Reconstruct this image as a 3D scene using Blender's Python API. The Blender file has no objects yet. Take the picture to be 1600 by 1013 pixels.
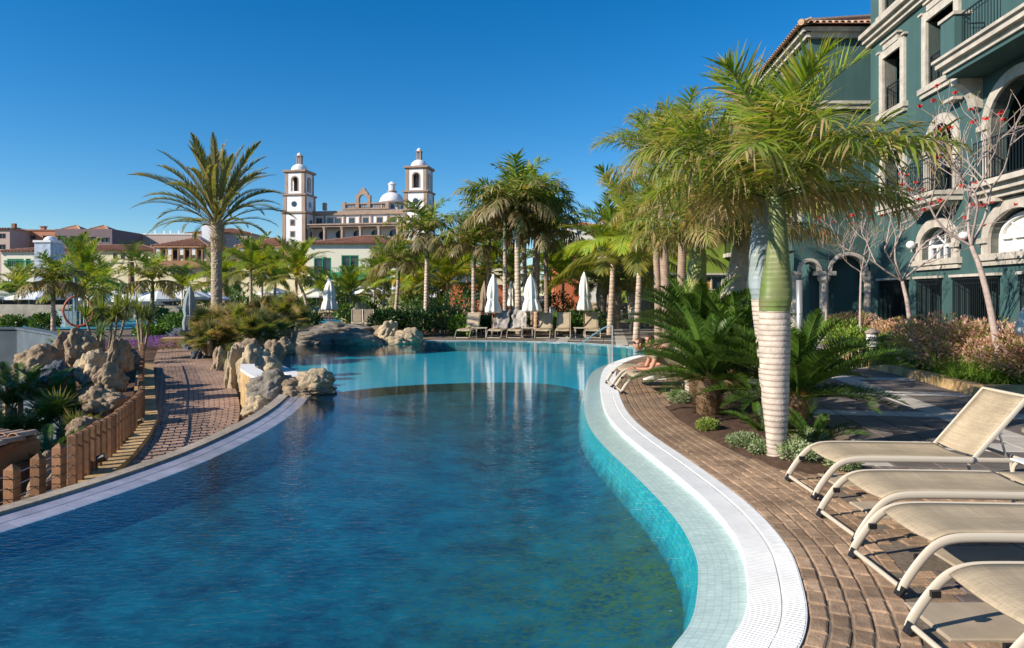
import bpy, bmesh, math, random
from mathutils import Vector, Matrix, noise
from mathutils.geometry import tessellate_polygon
R = math.radians
S = bpy.context.scene
COL = S.collection
random.seed(7)

# ------------------------------------------------------------------ camera, light, sky
EYE = 1.85
FPX = 1067.0      # focal length in pixels of the 1600 px wide photograph (24 mm lens)
HOR = 460.0       # its horizon row
cam_d = bpy.data.cameras.new('camera')
cam_d.lens = 24.0; cam_d.sensor_width = 36.0
cam_d.shift_y = -(506.5 - HOR) / 1600.0
cam_d.clip_start = 0.05; cam_d.clip_end = 2000
cam = bpy.data.objects.new('camera', cam_d); COL.objects.link(cam)
cam.location = (0, 0, EYE); cam.rotation_euler = (R(90), 0, 0)
S.camera = cam

SUN_TRAVEL = Vector((0.90, 0.44, 0)).normalized()
SUN_EL = R(28)
travel = (SUN_TRAVEL * math.cos(SUN_EL) + Vector((0, 0, -math.sin(SUN_EL)))).normalized()
W = bpy.data.worlds.new('World'); S.world = W; W.use_nodes = True
nt = W.node_tree; nt.nodes.clear()
sky = nt.nodes.new('ShaderNodeTexSky'); sky.sky_type = 'NISHITA'; sky.sun_disc = False
sky.sun_elevation = SUN_EL
sky.sun_rotation = math.atan2(-SUN_TRAVEL.x, -SUN_TRAVEL.y)
sky.altitude = 50; sky.air_density = 1.0; sky.dust_density = 0.0; sky.ozone_density = 5.0
hsv = nt.nodes.new('ShaderNodeHueSaturation'); hsv.inputs['Saturation'].default_value = 1.32
hsv.inputs['Hue'].default_value = 0.5
bg = nt.nodes.new('ShaderNodeBackground'); bg.inputs['Strength'].default_value = 0.105
wo = nt.nodes.new('ShaderNodeOutputWorld')
nt.links.new(sky.outputs[0], hsv.inputs['Color']); nt.links.new(hsv.outputs[0], bg.inputs[0]); nt.links.new(bg.outputs[0], wo.inputs[0])
sun_d = bpy.data.lights.new('sun', 'SUN'); sun_d.energy = 5.0; sun_d.angle = R(0.5); sun_d.color = (1.0, 0.9, 0.76)
sun = bpy.data.objects.new('sun', sun_d); COL.objects.link(sun)
sun.rotation_euler = travel.to_track_quat('-Z', 'Y').to_euler()
sun.location = (-30, -15, 25)
S.view_settings.view_transform = 'Standard'; S.view_settings.look = 'None'
S.view_settings.exposure = 0.45; S.view_settings.gamma = 1.0; S.view_settings.use_curve_mapping = False
S.render.engine = 'CYCLES'
S.cycles.use_denoising = True
S.cycles.max_bounces = 6; S.cycles.diffuse_bounces = 2; S.cycles.glossy_bounces = 2
S.cycles.transmission_bounces = 3; S.cycles.transparent_max_bounces = 8
S.cycles.caustics_reflective = False; S.cycles.caustics_refractive = False
S.cycles.sample_clamp_indirect = 4

ORD = ['first', 'second', 'third', 'fourth', 'fifth', 'sixth', 'seventh', 'eighth', 'ninth', 'tenth', 'eleventh', 'twelfth', 'thirteenth', 'fourteenth', 'fifteenth', 'sixteenth', 'seventeenth', 'eighteenth', 'nineteenth', 'twentieth', 'twenty-first', 'twenty-second', 'twenty-third', 'twenty-fourth', 'twenty-fifth', 'twenty-sixth']
# ------------------------------------------------------------------ placing helpers
def gp(px, py, z=0.0):
    """Point at height z that is seen at a row and column of the photograph."""
    d = FPX * (EYE - z) / (py - HOR)
    return Vector(((px - 800) / FPX * d, d, z))
def pp(px, py, d):
    return Vector(((px - 800) / FPX * d, d, EYE + (HOR - py) * d / FPX))
def gx(px, d): return (px - 800) / FPX * d
def gz(py, d): return EYE + (HOR - py) * d / FPX

# ------------------------------------------------------------------ mesh helpers
class MB:
    def __init__(s):
        s.v = []; s.f = []; s.c = None; s.mi = []
        s.smooth = False
    def add(s, vs, fs, col=None, mi=0):
        n = len(s.v); s.v.extend([tuple(v) for v in vs]); s.f.extend([tuple(i + n for i in f) for f in fs])
        s.mi.extend([mi] * len(fs))
        if col is not None:
            if s.c is None: s.c = [(1, 1, 1)] * n
            s.c.extend([col] * len(vs) if isinstance(col[0], (int, float)) else col)
        elif s.c is not None: s.c.extend([(1, 1, 1)] * len(vs))
        return s
    def box(s, c, sz, rz=0, M=None, mi=0, col=None):
        x, y, z = sz[0] / 2, sz[1] / 2, sz[2] / 2
        vs = [Vector(p) for p in ((-x,-y,-z),(x,-y,-z),(x,y,-z),(-x,y,-z),(-x,-y,z),(x,-y,z),(x,y,z),(-x,y,z))]
        if rz: rm = Matrix.Rotation(rz, 3, 'Z'); vs = [rm @ v for v in vs]
        if M: vs = [M @ v for v in vs]
        vs = [v + Vector(c) for v in vs]
        return s.add(vs, [(0,3,2,1),(4,5,6,7),(0,1,5,4),(1,2,6,5),(2,3,7,6),(3,0,4,7)], col, mi)
    def bb(s, a, b, mi=0, col=None):
        return s.box([(a[i] + b[i]) / 2 for i in range(3)], [abs(b[i] - a[i]) for i in range(3)], mi=mi, col=col)
    def tube(s, path, rad, n=8, cap=True, flat=1.0, up=None, mi=0, col=None):
        path = [Vector(p) for p in path]; m = len(path)
        if not hasattr(rad, '__len__'): rad = [rad] * m
        vs = []; prev = None
        for i, p in enumerate(path):
            t = (path[min(i + 1, m - 1)] - path[max(i - 1, 0)]).normalized()
            if up is not None: a = t.cross(Vector(up)); a = a.normalized() if a.length > 1e-5 else Vector((1,0,0))
            else:
                if prev is None: a = t.orthogonal().normalized()
                else:
                    a = prev - t * prev.dot(t); a = a.normalized() if a.length > 1e-6 else t.orthogonal().normalized()
                prev = a
            b = t.cross(a)
            for k in range(n):
                an = 2 * math.pi * k / n
                vs.append(p + (a * math.cos(an) + b * math.sin(an) * flat) * rad[i])
        fs = [(i*n+k, i*n+(k+1)%n, (i+1)*n+(k+1)%n, (i+1)*n+k) for i in range(m-1) for k in range(n)]
        if cap: fs += [tuple(range(n-1, -1, -1)), tuple((m-1)*n + k for k in range(n))]
        return s.add(vs, fs, col, mi)
    def lathe(s, prof, n=16, c=(0,0,0), wob=None, mi=0, col=None):
        vs = []; m = len(prof)
        for r, z in prof:
            for k in range(n):
                a = 2 * math.pi * k / n; rr = r * (wob(a, z) if wob else 1)
                vs.append((c[0] + rr*math.cos(a), c[1] + rr*math.sin(a), c[2] + z))
        fs = [(i*n+k, i*n+(k+1)%n, (i+1)*n+(k+1)%n, (i+1)*n+k) for i in range(m-1) for k in range(n)]
        fs += [tuple(range(n-1, -1, -1)), tuple((m-1)*n + k for k in range(n))]
        return s.add(vs, fs, col, mi)
    def prism(s, poly, z0, z1, mi=0, col=None):
        n = len(poly); vs = [(p[0], p[1], z0) for p in poly] + [(p[0], p[1], z1) for p in poly]
        tri = tessellate_polygon([[Vector((p[0], p[1], 0)) for p in poly]])
        ar = sum(poly[i][0]*poly[(i+1)%n][1] - poly[(i+1)%n][0]*poly[i][1] for i in range(n))
        fs = []
        for t in tri:
            a, b, c = [Vector((poly[i][0], poly[i][1])) for i in t]
            if (b-a).cross(c-a) < 0: t = (t[0], t[2], t[1])
            fs.append(tuple(i + n for i in t)); fs.append((t[0], t[2], t[1]))
        for i in range(n):
            j = (i+1) % n
            fs.append((i, j, j+n, i+n) if ar > 0 else (j, i, i+n, j+n))
        return s.add(vs, fs, col, mi)
    def build(s, name, mats, parent=None, loc=None, rz=0, smooth=None, bevel=0):
        me = bpy.data.meshes.new(name); me.from_pydata(s.v, [], s.f)
        if not isinstance(mats, (list, tuple)): mats = [mats]
        for m in mats: me.materials.append(m)
        if len(mats) > 1: me.polygons.foreach_set('material_index', s.mi)
        if s.c is not None:
            ca = me.color_attributes.new('Col', 'FLOAT_COLOR', 'POINT')
            flat = []
            for c in s.c: flat.extend((c[0], c[1], c[2], 1.0))
            ca.data.foreach_set('color', flat)
        if (s.smooth if smooth is None else smooth): me.polygons.foreach_set('use_smooth', [True] * len(me.polygons))
        me.update()
        return place(name, me, parent, loc, rz, bevel)
def place(name, me, parent=None, loc=None, rz=0, bevel=0):
    o = bpy.data.objects.new(name, me); COL.objects.link(o)
    if parent: o.parent = parent
    if loc is not None: o.location = loc
    if rz: o.rotation_euler = (0, 0, rz)
    if bevel:
        b = o.modifiers.new('bevel', 'BEVEL'); b.width = bevel; b.segments = 2; b.limit_method = 'ANGLE'; b.angle_limit = R(40)
    return o
def tag(o, label, cat=None, group=None, kind=None):
    if label: o['label'] = label
    if cat: o['category'] = cat
    if group: o['group'] = group
    if kind: o['kind'] = kind
    return o
def struct(o): o['kind'] = 'structure'; return o
def thing(name, label, cat, loc=(0,0,0), rz=0, group=None):
    o = bpy.data.objects.new(name, None); COL.objects.link(o)
    o.location = loc; o.rotation_euler = (0, 0, rz); o.empty_display_size = 0.2
    return tag(o, label, cat, group)
def dup(root, loc, rz=0, label=None, scale=None, group=None, top=True):
    r = root.copy(); COL.objects.link(r)
    if top:
        r.location = loc; r.rotation_euler = (0, 0, rz)
        if scale: r.scale = (scale,) * 3 if not hasattr(scale, '__len__') else scale
        if label: r['label'] = label
        if group: r['group'] = group
    for ch in root.children:
        c = ch.copy(); COL.objects.link(c); c.parent = r
        for g in ch.children:
            d = g.copy(); COL.objects.link(d); d.parent = c
    return r
def rnd(a, b): return random.uniform(a, b)
def lerp(a, b, t): return a + (b - a) * t

def resample(pts, step):
    pts = [Vector(p) for p in pts]; out = [pts[0]]; acc = 0
    L = [(pts[i+1] - pts[i]).length for i in range(len(pts)-1)]; tot = sum(L); n = max(2, round(tot / step)); d = tot / n
    i = 0; pos = 0.0
    for k in range(1, n):
        want = k * d
        while pos + L[i] < want: pos += L[i]; i += 1
        out.append(pts[i].lerp(pts[i+1], (want - pos) / L[i]))
    out.append(pts[-1]); return out
def smoothline(pts, it=3):
    pts = [Vector(p) for p in pts]
    for _ in range(it):
        q = [pts[0]]
        for a, b in zip(pts, pts[1:]): q += [a.lerp(b, .25), a.lerp(b, .75)]
        q.append(pts[-1]); pts = q
    return pts
def offset(pts, d):
    """Offset to the right-hand side of the walking direction by d."""
    out = []; n = len(pts)
    for i in range(n):
        t = (pts[min(i+1, n-1)] - pts[max(i-1, 0)]); t.z = 0; t.normalize()
        out.append(pts[i] + Vector((t.y, -t.x, 0)) * d)
    return out
def strip(mb, A, B, za=None, zb=None, mi=0, flip=False):
    vs = []
    for a, b in zip(A, B):
        vs.append((a[0], a[1], a[2] if za is None else za)); vs.append((b[0], b[1], b[2] if zb is None else zb))
    fs = [(2*i, 2*i+1, 2*i+3, 2*i+2) for i in range(len(A)-1)]
    if flip: fs = [f[::-1] for f in fs]
    return mb.add(vs, fs, None, mi)
def inside(p, poly):
    c = False; n = len(poly); j = n - 1
    for i in range(n):
        a, b = poly[i], poly[j]
        if (a[1] > p[1]) != (b[1] > p[1]) and p[0] < (b[0]-a[0]) * (p[1]-a[1]) / (b[1]-a[1]) + a[0]: c = not c
        j = i
    return c

# ------------------------------------------------------------------ materials
def mat(name, col, rough=0.7, var=0.15, scale=8, bump=0.1, bscale=40, col2=None, big=0.0, bigscale=0.6, streak=0, weave=0, metal=0, spec=0.4, objvar=0.0, bdist=0.01, attr=False, bumpmap=None):
    m = bpy.data.materials.new(name); m.use_nodes = True; t = m.node_tree; N = t.nodes; L = t.links
    p = N['Principled BSDF']; p.inputs['Roughness'].default_value = rough; p.inputs['Metallic'].default_value = metal
    p.inputs['Specular IOR Level'].default_value = spec
    tc = N.new('ShaderNodeTexCoord')
    def nz(sc, det=5):
        n = N.new('ShaderNodeTexNoise'); n.inputs['Scale'].default_value = sc; n.inputs['Detail'].default_value = det
        L.new(tc.outputs['Object'], n.inputs['Vector']); return n
    n1 = nz(scale)
    mx = N.new('ShaderNodeMix'); mx.data_type = 'RGBA'
    c2 = col2 or tuple(c * (1 - var) for c in col); c1 = col if col2 else tuple(c * (1 + var) for c in col)
    rp = N.new('ShaderNodeMapRange'); rp.inputs[1].default_value = 0.3; rp.inputs[2].default_value = 0.7
    L.new(n1.outputs['Fac'], rp.inputs[0]); L.new(rp.outputs[0], mx.inputs['Factor'])
    mx.inputs['A'].default_value = (*c2, 1); mx.inputs['B'].default_value = (*c1, 1)
    out = mx.outputs['Result']
    def mulby(out, fac_socket, lo, hi):
        r = N.new('ShaderNodeMapRange'); r.inputs[1].default_value = 0.3 if fac_socket.name != 'Random' else 0; r.inputs[2].default_value = 0.7 if fac_socket.name != 'Random' else 1
        r.inputs[3].default_value = lo; r.inputs[4].default_value = hi; L.new(fac_socket, r.inputs[0])
        v = N.new('ShaderNodeVectorMath'); v.operation = 'SCALE'; L.new(out, v.inputs[0]); L.new(r.outputs[0], v.inputs['Scale']); return v.outputs[0]
    if big: out = mulby(out, nz(bigscale, 3).outputs['Fac'], 1 - big, 1 + big * 0.6)
    if streak:
        mp = N.new('ShaderNodeMapping'); mp.inputs['Scale'].default_value = (1, 1, .06); L.new(tc.outputs['Object'], mp.inputs['Vector'])
        ns = N.new('ShaderNodeTexNoise'); ns.inputs['Scale'].default_value = 2.6; ns.inputs['Detail'].default_value = 8; L.new(mp.outputs[0], ns.inputs['Vector']); out = mulby(out, ns.outputs['Fac'], 1 - streak, 1 + streak * .5)
    if weave:
        for sc in ((2, 160, 60), (160, 3, 60)):
            mp = N.new('ShaderNodeMapping'); mp.inputs['Scale'].default_value = sc; L.new(tc.outputs['Object'], mp.inputs['Vector'])
            ns = N.new('ShaderNodeTexNoise'); ns.inputs['Scale'].default_value = 1; ns.inputs['Detail'].default_value = 3; L.new(mp.outputs[0], ns.inputs['Vector']); out = mulby(out, ns.outputs['Fac'], 1 - weave, 1 + weave)
    if objvar:
        oi = N.new('ShaderNodeObjectInfo'); out = mulby(out, oi.outputs['Random'], 1 - objvar, 1 + objvar)
    if attr:
        a = N.new('ShaderNodeVertexColor'); a.layer_name = 'Col'
        v = N.new('ShaderNodeVectorMath'); v.operation = 'MULTIPLY'; L.new(out, v.inputs[0]); L.new(a.outputs['Color'], v.inputs[1]); out = v.outputs[0]
    L.new(out, p.inputs['Base Color'])
    if bump:
        b = N.new('ShaderNodeBump'); b.inputs['Strength'].default_value = bump; b.inputs['Distance'].default_value = bdist
        L.new(nz(bscale, 6).outputs['Fac'], b.inputs['Height']); L.new(b.outputs[0], p.inputs['Normal'])
    return m
def leafmat(name, rough=0.45, trans=0.42, objvar=0.15, tint=(1,1,1)):
    m = bpy.data.materials.new(name); m.use_nodes = True; t = m.node_tree; N = t.nodes; L = t.links
    p = N['Principled BSDF']; o = N['Material Output']; p.inputs['Roughness'].default_value = rough
    p.inputs['Specular IOR Level'].default_value = 0.35
    a = N.new('ShaderNodeVertexColor'); a.layer_name = 'Col'
    oi = N.new('ShaderNodeObjectInfo')
    r = N.new('ShaderNodeMapRange'); r.inputs[3].default_value = 1 - objvar; r.inputs[4].default_value = 1 + objvar; L.new(oi.outputs['Random'], r.inputs[0])
    tn = N.new('ShaderNodeVectorMath'); tn.operation = 'MULTIPLY'; tn.inputs[1].default_value = tint; L.new(a.outputs['Color'], tn.inputs[0])
    v = N.new('ShaderNodeVectorMath'); v.operation = 'SCALE'; L.new(tn.outputs[0], v.inputs[0]); L.new(r.outputs[0], v.inputs['Scale'])
    L.new(v.outputs[0], p.inputs['Base Color'])
    tr = N.new('ShaderNodeBsdfTranslucent'); v2 = N.new('ShaderNodeVectorMath'); v2.operation = 'MULTIPLY'; v2.inputs[1].default_value = (1.5, 1.5, 0.5)
    L.new(v.outputs[0], v2.inputs[0]); L.new(v2.outputs[0], tr.inputs['Color'])
    mx = N.new('ShaderNodeMixShader'); mx.inputs[0].default_value = trans
    L.new(p.outputs[0], mx.inputs[1]); L.new(tr.outputs[0], mx.inputs[2]); L.new(mx.outputs[0], o.inputs['Surface'])
    return m
def plain(name, col, rough=0.6, metal=0, spec=0.4):
    m = bpy.data.materials.new(name); m.use_nodes = True; p = m.node_tree.nodes['Principled BSDF']
    p.inputs['Base Color'].default_value = (*col, 1); p.inputs['Roughness'].default_value = rough
    p.inputs['Metallic'].default_value = metal; p.inputs['Specular IOR Level'].default_value = spec; return m
def h(s):
    s = s.lstrip('#'); o = []
    for i in (0, 2, 4):
        c = int(s[i:i+2], 16) / 255; o.append(c / 12.92 if c <= .04045 else ((c + .055) / 1.055) ** 2.4)
    return tuple(o)

M = {}
M['leaf'] = leafmat('leaf')
M['leaf_dense'] = leafmat('leaf_dense', 0.35, 0.15, 0.1)
M['leaf_dark'] = leafmat('leaf_dark', 0.5, 0.2, 0.2, (0.45, 0.55, 0.5))
M['soil'] = mat('soil', (0.10, 0.055, 0.032), 0.95, 0.35, 12, 0.8, 60, big=0.25, bdist=0.03)
M['ground'] = mat('ground', (0.16, 0.12, 0.085), 0.9, 0.2, 2, 0.3, 30, big=0.2, bigscale=0.1)
M['mortar'] = mat('mortar', (0.19, 0.15, 0.11), 0.95, 0.3, 25, 0.6, 90, big=0.3, bigscale=1.5)
M['brick'] = mat('brick', (0.44, 0.295, 0.185), 0.88, 0, 14, 0.9, 70, col2=(0.27, 0.175, 0.11), big=0.38, bigscale=2.2, objvar=0.28, bdist=0.009)
M['brick_dark'] = mat('brick_dark', (0.15, 0.12, 0.11), 0.85, 0.3, 9, 0.6, 55, big=0.3, bigscale=1.2, objvar=0.22, bdist=0.006)
M['slab'] = mat('slab', (0.42, 0.34, 0.245), 0.8, 0.12, 5, 0.5, 60, big=0.15, bigscale=1.0, objvar=0.12, bdist=0.004)
M['charcoal'] = mat('charcoal', (0.14, 0.12, 0.11), 0.8, 0.15, 6, 0.3, 70, big=0.15, bigscale=0.8, objvar=0.15)
M['paleslab'] = mat('paleslab', (0.47, 0.43, 0.38), 0.8, 0.1, 6, 0.3, 70, big=0.15, objvar=0.1)
M['coping'] = mat('coping', (0.82, 0.82, 0.80), 0.5, 0.05, 20, 0.15, 80, big=0.07, bigscale=3)
M['whitewall'] = mat('whitewall', (0.78, 0.77, 0.72), 0.7, 0.05, 5, 0.2, 40, big=0.1, bigscale=1)
M['concrete'] = mat('concrete', (0.36, 0.30, 0.235), 0.9, 0.2, 14, 0.5, 80, big=0.3, bigscale=1.0)
M['ochre'] = mat('ochre', (0.48, 0.32, 0.15), 0.9, 0.25, 4, 0.6, 25, big=0.3, bigscale=1.5, bdist=0.02)
M['rock'] = mat('rock', (0.42, 0.31, 0.20), 0.92, 0.0, 3.0, 0.9, 9, col2=(0.21, 0.155, 0.105), big=0.25, bigscale=1.0, objvar=0.12, bdist=0.05)
M['rock_pale'] = mat('rock_pale', (0.56, 0.44, 0.27), 0.92, 0.0, 3.0, 0.8, 9, col2=(0.34, 0.27, 0.19), big=0.2, bigscale=1.0, objvar=0.1, bdist=0.05)
M['rock_grey'] = mat('rock_grey', (0.30, 0.26, 0.21), 0.92, 0.0, 3.0, 0.9, 9, col2=(0.15, 0.135, 0.115), big=0.25, bigscale=1.0, bdist=0.05)
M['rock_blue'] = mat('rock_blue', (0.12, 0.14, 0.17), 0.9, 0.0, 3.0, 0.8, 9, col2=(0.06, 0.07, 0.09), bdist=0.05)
M['wood'] = mat('wood', (0.30, 0.15, 0.075), 0.8, 0.3, 10, 0.5, 60, objvar=0.3, streak=.25, big=.2, bigscale=3)
M['teal'] = mat('teal', (0.050, 0.112, 0.110), 0.85, 0.06, 1.2, 0.15, 60, big=0.16, bigscale=0.25, streak=.16)
M['stone'] = mat('stone', (0.52, 0.47, 0.40), 0.85, 0.14, 5, 0.3, 50, big=0.16, bigscale=1.5, streak=.16)
M['dark'] = plain('dark_interior', (0.012, 0.016, 0.02), 0.9)
M['iron'] = plain('iron', (0.012, 0.018, 0.022), 0.5, 0.0)
M['steel'] = plain('steel', (0.62, 0.60, 0.57), 0.38, 0.75)
M['white'] = mat('white_paint', (0.80, 0.80, 0.78), 0.6, 0.03, 3, 0.05, 30)
M['canvas'] = mat('canvas', (0.80, 0.77, 0.70), 0.85, 0.05, 6, 0.2, 90)
M['sling'] = mat('sling', (0.42, 0.335, 0.225), 0.75, 0.08, 3, 0.5, 300, big=0.10, bigscale=3, bdist=0.003, weave=.16)
M['frame'] = plain('lounger_frame', (0.58, 0.50, 0.39), 0.3)
M['black'] = plain('black_plastic', (0.012, 0.012, 0.014), 0.4)
M['glass'] = plain('window_glass', (0.03, 0.05, 0.07), 0.08, 0, 0.7)
M['tile'] = mat('roof_tile', (0.36, 0.17, 0.10), 0.85, 0.3, 3, 0.4, 20, big=0.25, bigscale=0.5, objvar=0.15)
M['tile_pale'] = mat('roof_tile_pale', (0.48, 0.32, 0.21), 0.85, 0.25, 5, 0.4, 20, objvar=0.2)
M['cream'] = mat('cream_wall', (0.74, 0.66, 0.44), 0.85, 0.05, 1, 0.05, 30, big=0.06, bigscale=0.1)
M['creampale'] = mat('pale_cream_wall', (0.76, 0.72, 0.58), 0.85, 0.04, 1, 0.05, 30)
M['churchwhite'] = mat('church_white', (0.78, 0.77, 0.78), 0.8, 0.04, 1, 0.05, 30)
M['brownstone'] = mat('brown_stone', (0.34, 0.25, 0.19), 0.85, 0.15, 0.8, 0.05, 30)
M['terracotta'] = mat('terracotta_wall', (0.50, 0.22, 0.13), 0.85, 0.05, 1, 0.05, 30)
M['mauve'] = mat('mauve_wall', (0.19, 0.14, 0.155), 0.85, 0.05, 1, 0.05, 30)
M['pinkgrey'] = mat('pinkish_wall', (0.50, 0.38, 0.33), 0.85, 0.05, 1, 0.05, 30)
M['taupe'] = mat('taupe_wall', (0.30, 0.22, 0.15), 0.85, 0.05, 1, 0.05, 30)
M['lime'] = mat('lime_wall', (0.19, 0.27, 0.035), 0.85, 0.06, 1, 0.05, 30)
M['orange'] = mat('orange_wall', (0.55, 0.16, 0.07), 0.85, 0.08, 1, 0.05, 30)
M['greenpaint'] = mat('green_paint', (0.02, 0.28, 0.12), 0.6, 0.1, 4, 0.05, 30)
M['sign_blue'] = plain('blue_panel', (0.02, 0.12, 0.35), 0.4)
M['woodwall'] = mat('wood_pergola', (0.36, 0.19, 0.10), 0.8, 0.15, 3, 0.1, 30)
M['trunk_pale'] = mat('trunk_pale', (0.60, 0.51, 0.43), 0.85, 0.22, 7, 0.6, 45, attr=True, big=.18, bigscale=3)
M['shaft'] = mat('crownshaft', (0.11, 0.18, 0.035), 0.5, 0.0, 4, 0.3, 12, col2=(0.20, 0.20, 0.10), attr=True, big=.2, bigscale=2)
M['shaft_grey'] = mat('crownshaft_grey', (0.30, 0.36, 0.39), 0.5, 0.0, 3, 0.3, 12, col2=(0.22, 0.27, 0.24), attr=True)
M['shaft_white'] = mat('crownshaft_white', (0.62, 0.56, 0.48), 0.7, 0.0, 4, 0.6, 14, col2=(0.42, 0.33, 0.24), attr=True)
M['bark'] = mat('palm_bark', (0.34, 0.27, 0.19), 0.9, 0.3, 10, 0.9, 30, bdist=0.03)
M['twig'] = mat('pale_branch', (0.42, 0.33, 0.29), 0.85, 0.2, 14, 0.3, 50)
M['berry'] = plain('red_flower', (0.55, 0.04, 0.03), 0.6)
M['purple'] = leafmat('purple_flower', 0.6, 0.3, 0.1)
# ------------------------------------------------------------------ the pool
WATER_Z = -0.03
EDGE_RIGHT = [(-7.5,1.2),(-5,.55),(-2.6,.5),(-.8,1.0),(.25,2.0),(.85,3.0),(1.1,3.57),(1.36,3.95),(1.55,4.5),(1.70,5.06),(1.76,5.98),(1.66,7.3),(1.48,8.97),(1.44,10.4),(1.6,12.3),(1.95,15.2),(2.45,17.9),(3.4,20.1),(4.6,22.0)]
EDGE_FAR = [(4.6,22.0),(4.55,23.4),(3.4,25.2),(2.0,26.2),(0,27.1),(-3.8,27.2),(-6.4,26.6),(-8.0,25.8)]
EDGE_LEFT = [(-8.0,25.8),(-8.4,24.0),(-8.0,22),(-7.3,20.1),(-6.1,17.8),(-5.0,16.0),(-4.2,14.6)]
EDGE_WEIR = [(-4.2,14.6),(-3.68,12.4),(-3.42,10.5),(-3.38,8.9),(-3.48,7.37),(-4.02,5.36),(-4.9,3.8),(-6,2.4),(-7.5,1.2)]
v3 = lambda L, z=0: [Vector((p[0], p[1], z)) for p in L]
eR = smoothline(v3(EDGE_RIGHT)); eF = smoothline(v3(EDGE_FAR)); eL = smoothline(v3(EDGE_LEFT)); eW = smoothline(v3(EDGE_WEIR))
pool_poly = eR + eF[1:] + eL[1:] + eW[1:-1]

def sheet(name, poly, z, m, holes=(), parent=None):
    loops = [[Vector((p[0], p[1], 0)) for p in poly]] + [[Vector((p[0], p[1], 0)) for p in hl] for hl in holes]
    tri = tessellate_polygon(loops); flat = [p for lp in loops for p in lp]; mb = MB()
    fs = []
    for t in tri:
        a, b, c = [flat[i] for i in t]
        fs.append(tuple(t) if (b-a).cross(c-a).z > 0 else (t[0], t[2], t[1]))
    mb.add([(p.x, p.y, z) for p in flat], fs)
    return mb.build(name, m, parent)

def water_material():
    m = bpy.data.materials.new('pool_water'); m.use_nodes = True; t = m.node_tree; N = t.nodes; L = t.links; N.clear()
    o = N.new('ShaderNodeOutputMaterial'); mx = N.new('ShaderNodeMixShader'); fr = N.new('ShaderNodeLayerWeight'); fr.inputs['Blend'].default_value = 0.5
    gl = N.new('ShaderNodeBsdfGlossy'); gl.inputs['Roughness'].default_value = 0.03; tr = N.new('ShaderNodeBsdfTransparent'); tr.inputs['Color'].default_value = (0.86, 0.97, 0.98, 1)
    tc = N.new('ShaderNodeTexCoord'); mp = N.new('ShaderNodeMapping'); mp.inputs['Scale'].default_value = (1.0, 2.2, 1); mp.inputs['Rotation'].default_value = (0, 0, 0.2)
    L.new(tc.outputs['Object'], mp.inputs['Vector'])
    n1 = N.new('ShaderNodeTexNoise'); n1.inputs['Scale'].default_value = 9; n1.inputs['Detail'].default_value = 2; n1.inputs['Distortion'].default_value = 0.6
    n2 = N.new('ShaderNodeTexNoise'); n2.inputs['Scale'].default_value = 1.1; n2.inputs['Detail'].default_value = 2
    L.new(mp.outputs[0], n1.inputs['Vector']); L.new(mp.outputs[0], n2.inputs['Vector'])
    b1 = N.new('ShaderNodeBump'); b1.inputs['Strength'].default_value = 0.9; b1.inputs['Distance'].default_value = 0.010; L.new(n1.outputs['Fac'], b1.inputs['Height'])
    sy = N.new('ShaderNodeSeparateXYZ'); L.new(tc.outputs['Object'], sy.inputs[0]); cm = N.new('ShaderNodeMapRange'); cm.inputs[1].default_value = 4; cm.inputs[2].default_value = 12; cm.inputs[3].default_value = 0.85; cm.inputs[4].default_value = 0.14
    L.new(sy.outputs['Y'], cm.inputs[0]); L.new(cm.outputs[0], b1.inputs['Strength'])
    b2 = N.new('ShaderNodeBump'); b2.inputs['Strength'].default_value = 0.3; b2.inputs['Distance'].default_value = 0.010; L.new(n2.outputs['Fac'], b2.inputs['Height']); L.new(b1.outputs[0], b2.inputs['Normal'])
    L.new(b2.outputs[0], fr.inputs['Normal']); L.new(b2.outputs[0], gl.inputs['Normal'])
    pw = N.new('ShaderNodeMath'); pw.operation = 'POWER'; pw.inputs[1].default_value = 4.6; L.new(fr.outputs['Facing'], pw.inputs[0])
    ma = N.new('ShaderNodeMath'); ma.operation = 'MULTIPLY_ADD'; ma.inputs[1].default_value = 0.85; ma.inputs[2].default_value = 0.02; L.new(pw.outputs[0], ma.inputs[0]); L.new(ma.outputs[0], mx.inputs[0]); L.new(tr.outputs[0], mx.inputs[1]); L.new(gl.outputs[0], mx.inputs[2]); L.new(mx.outputs[0], o.inputs['Surface'])
    return m
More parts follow.
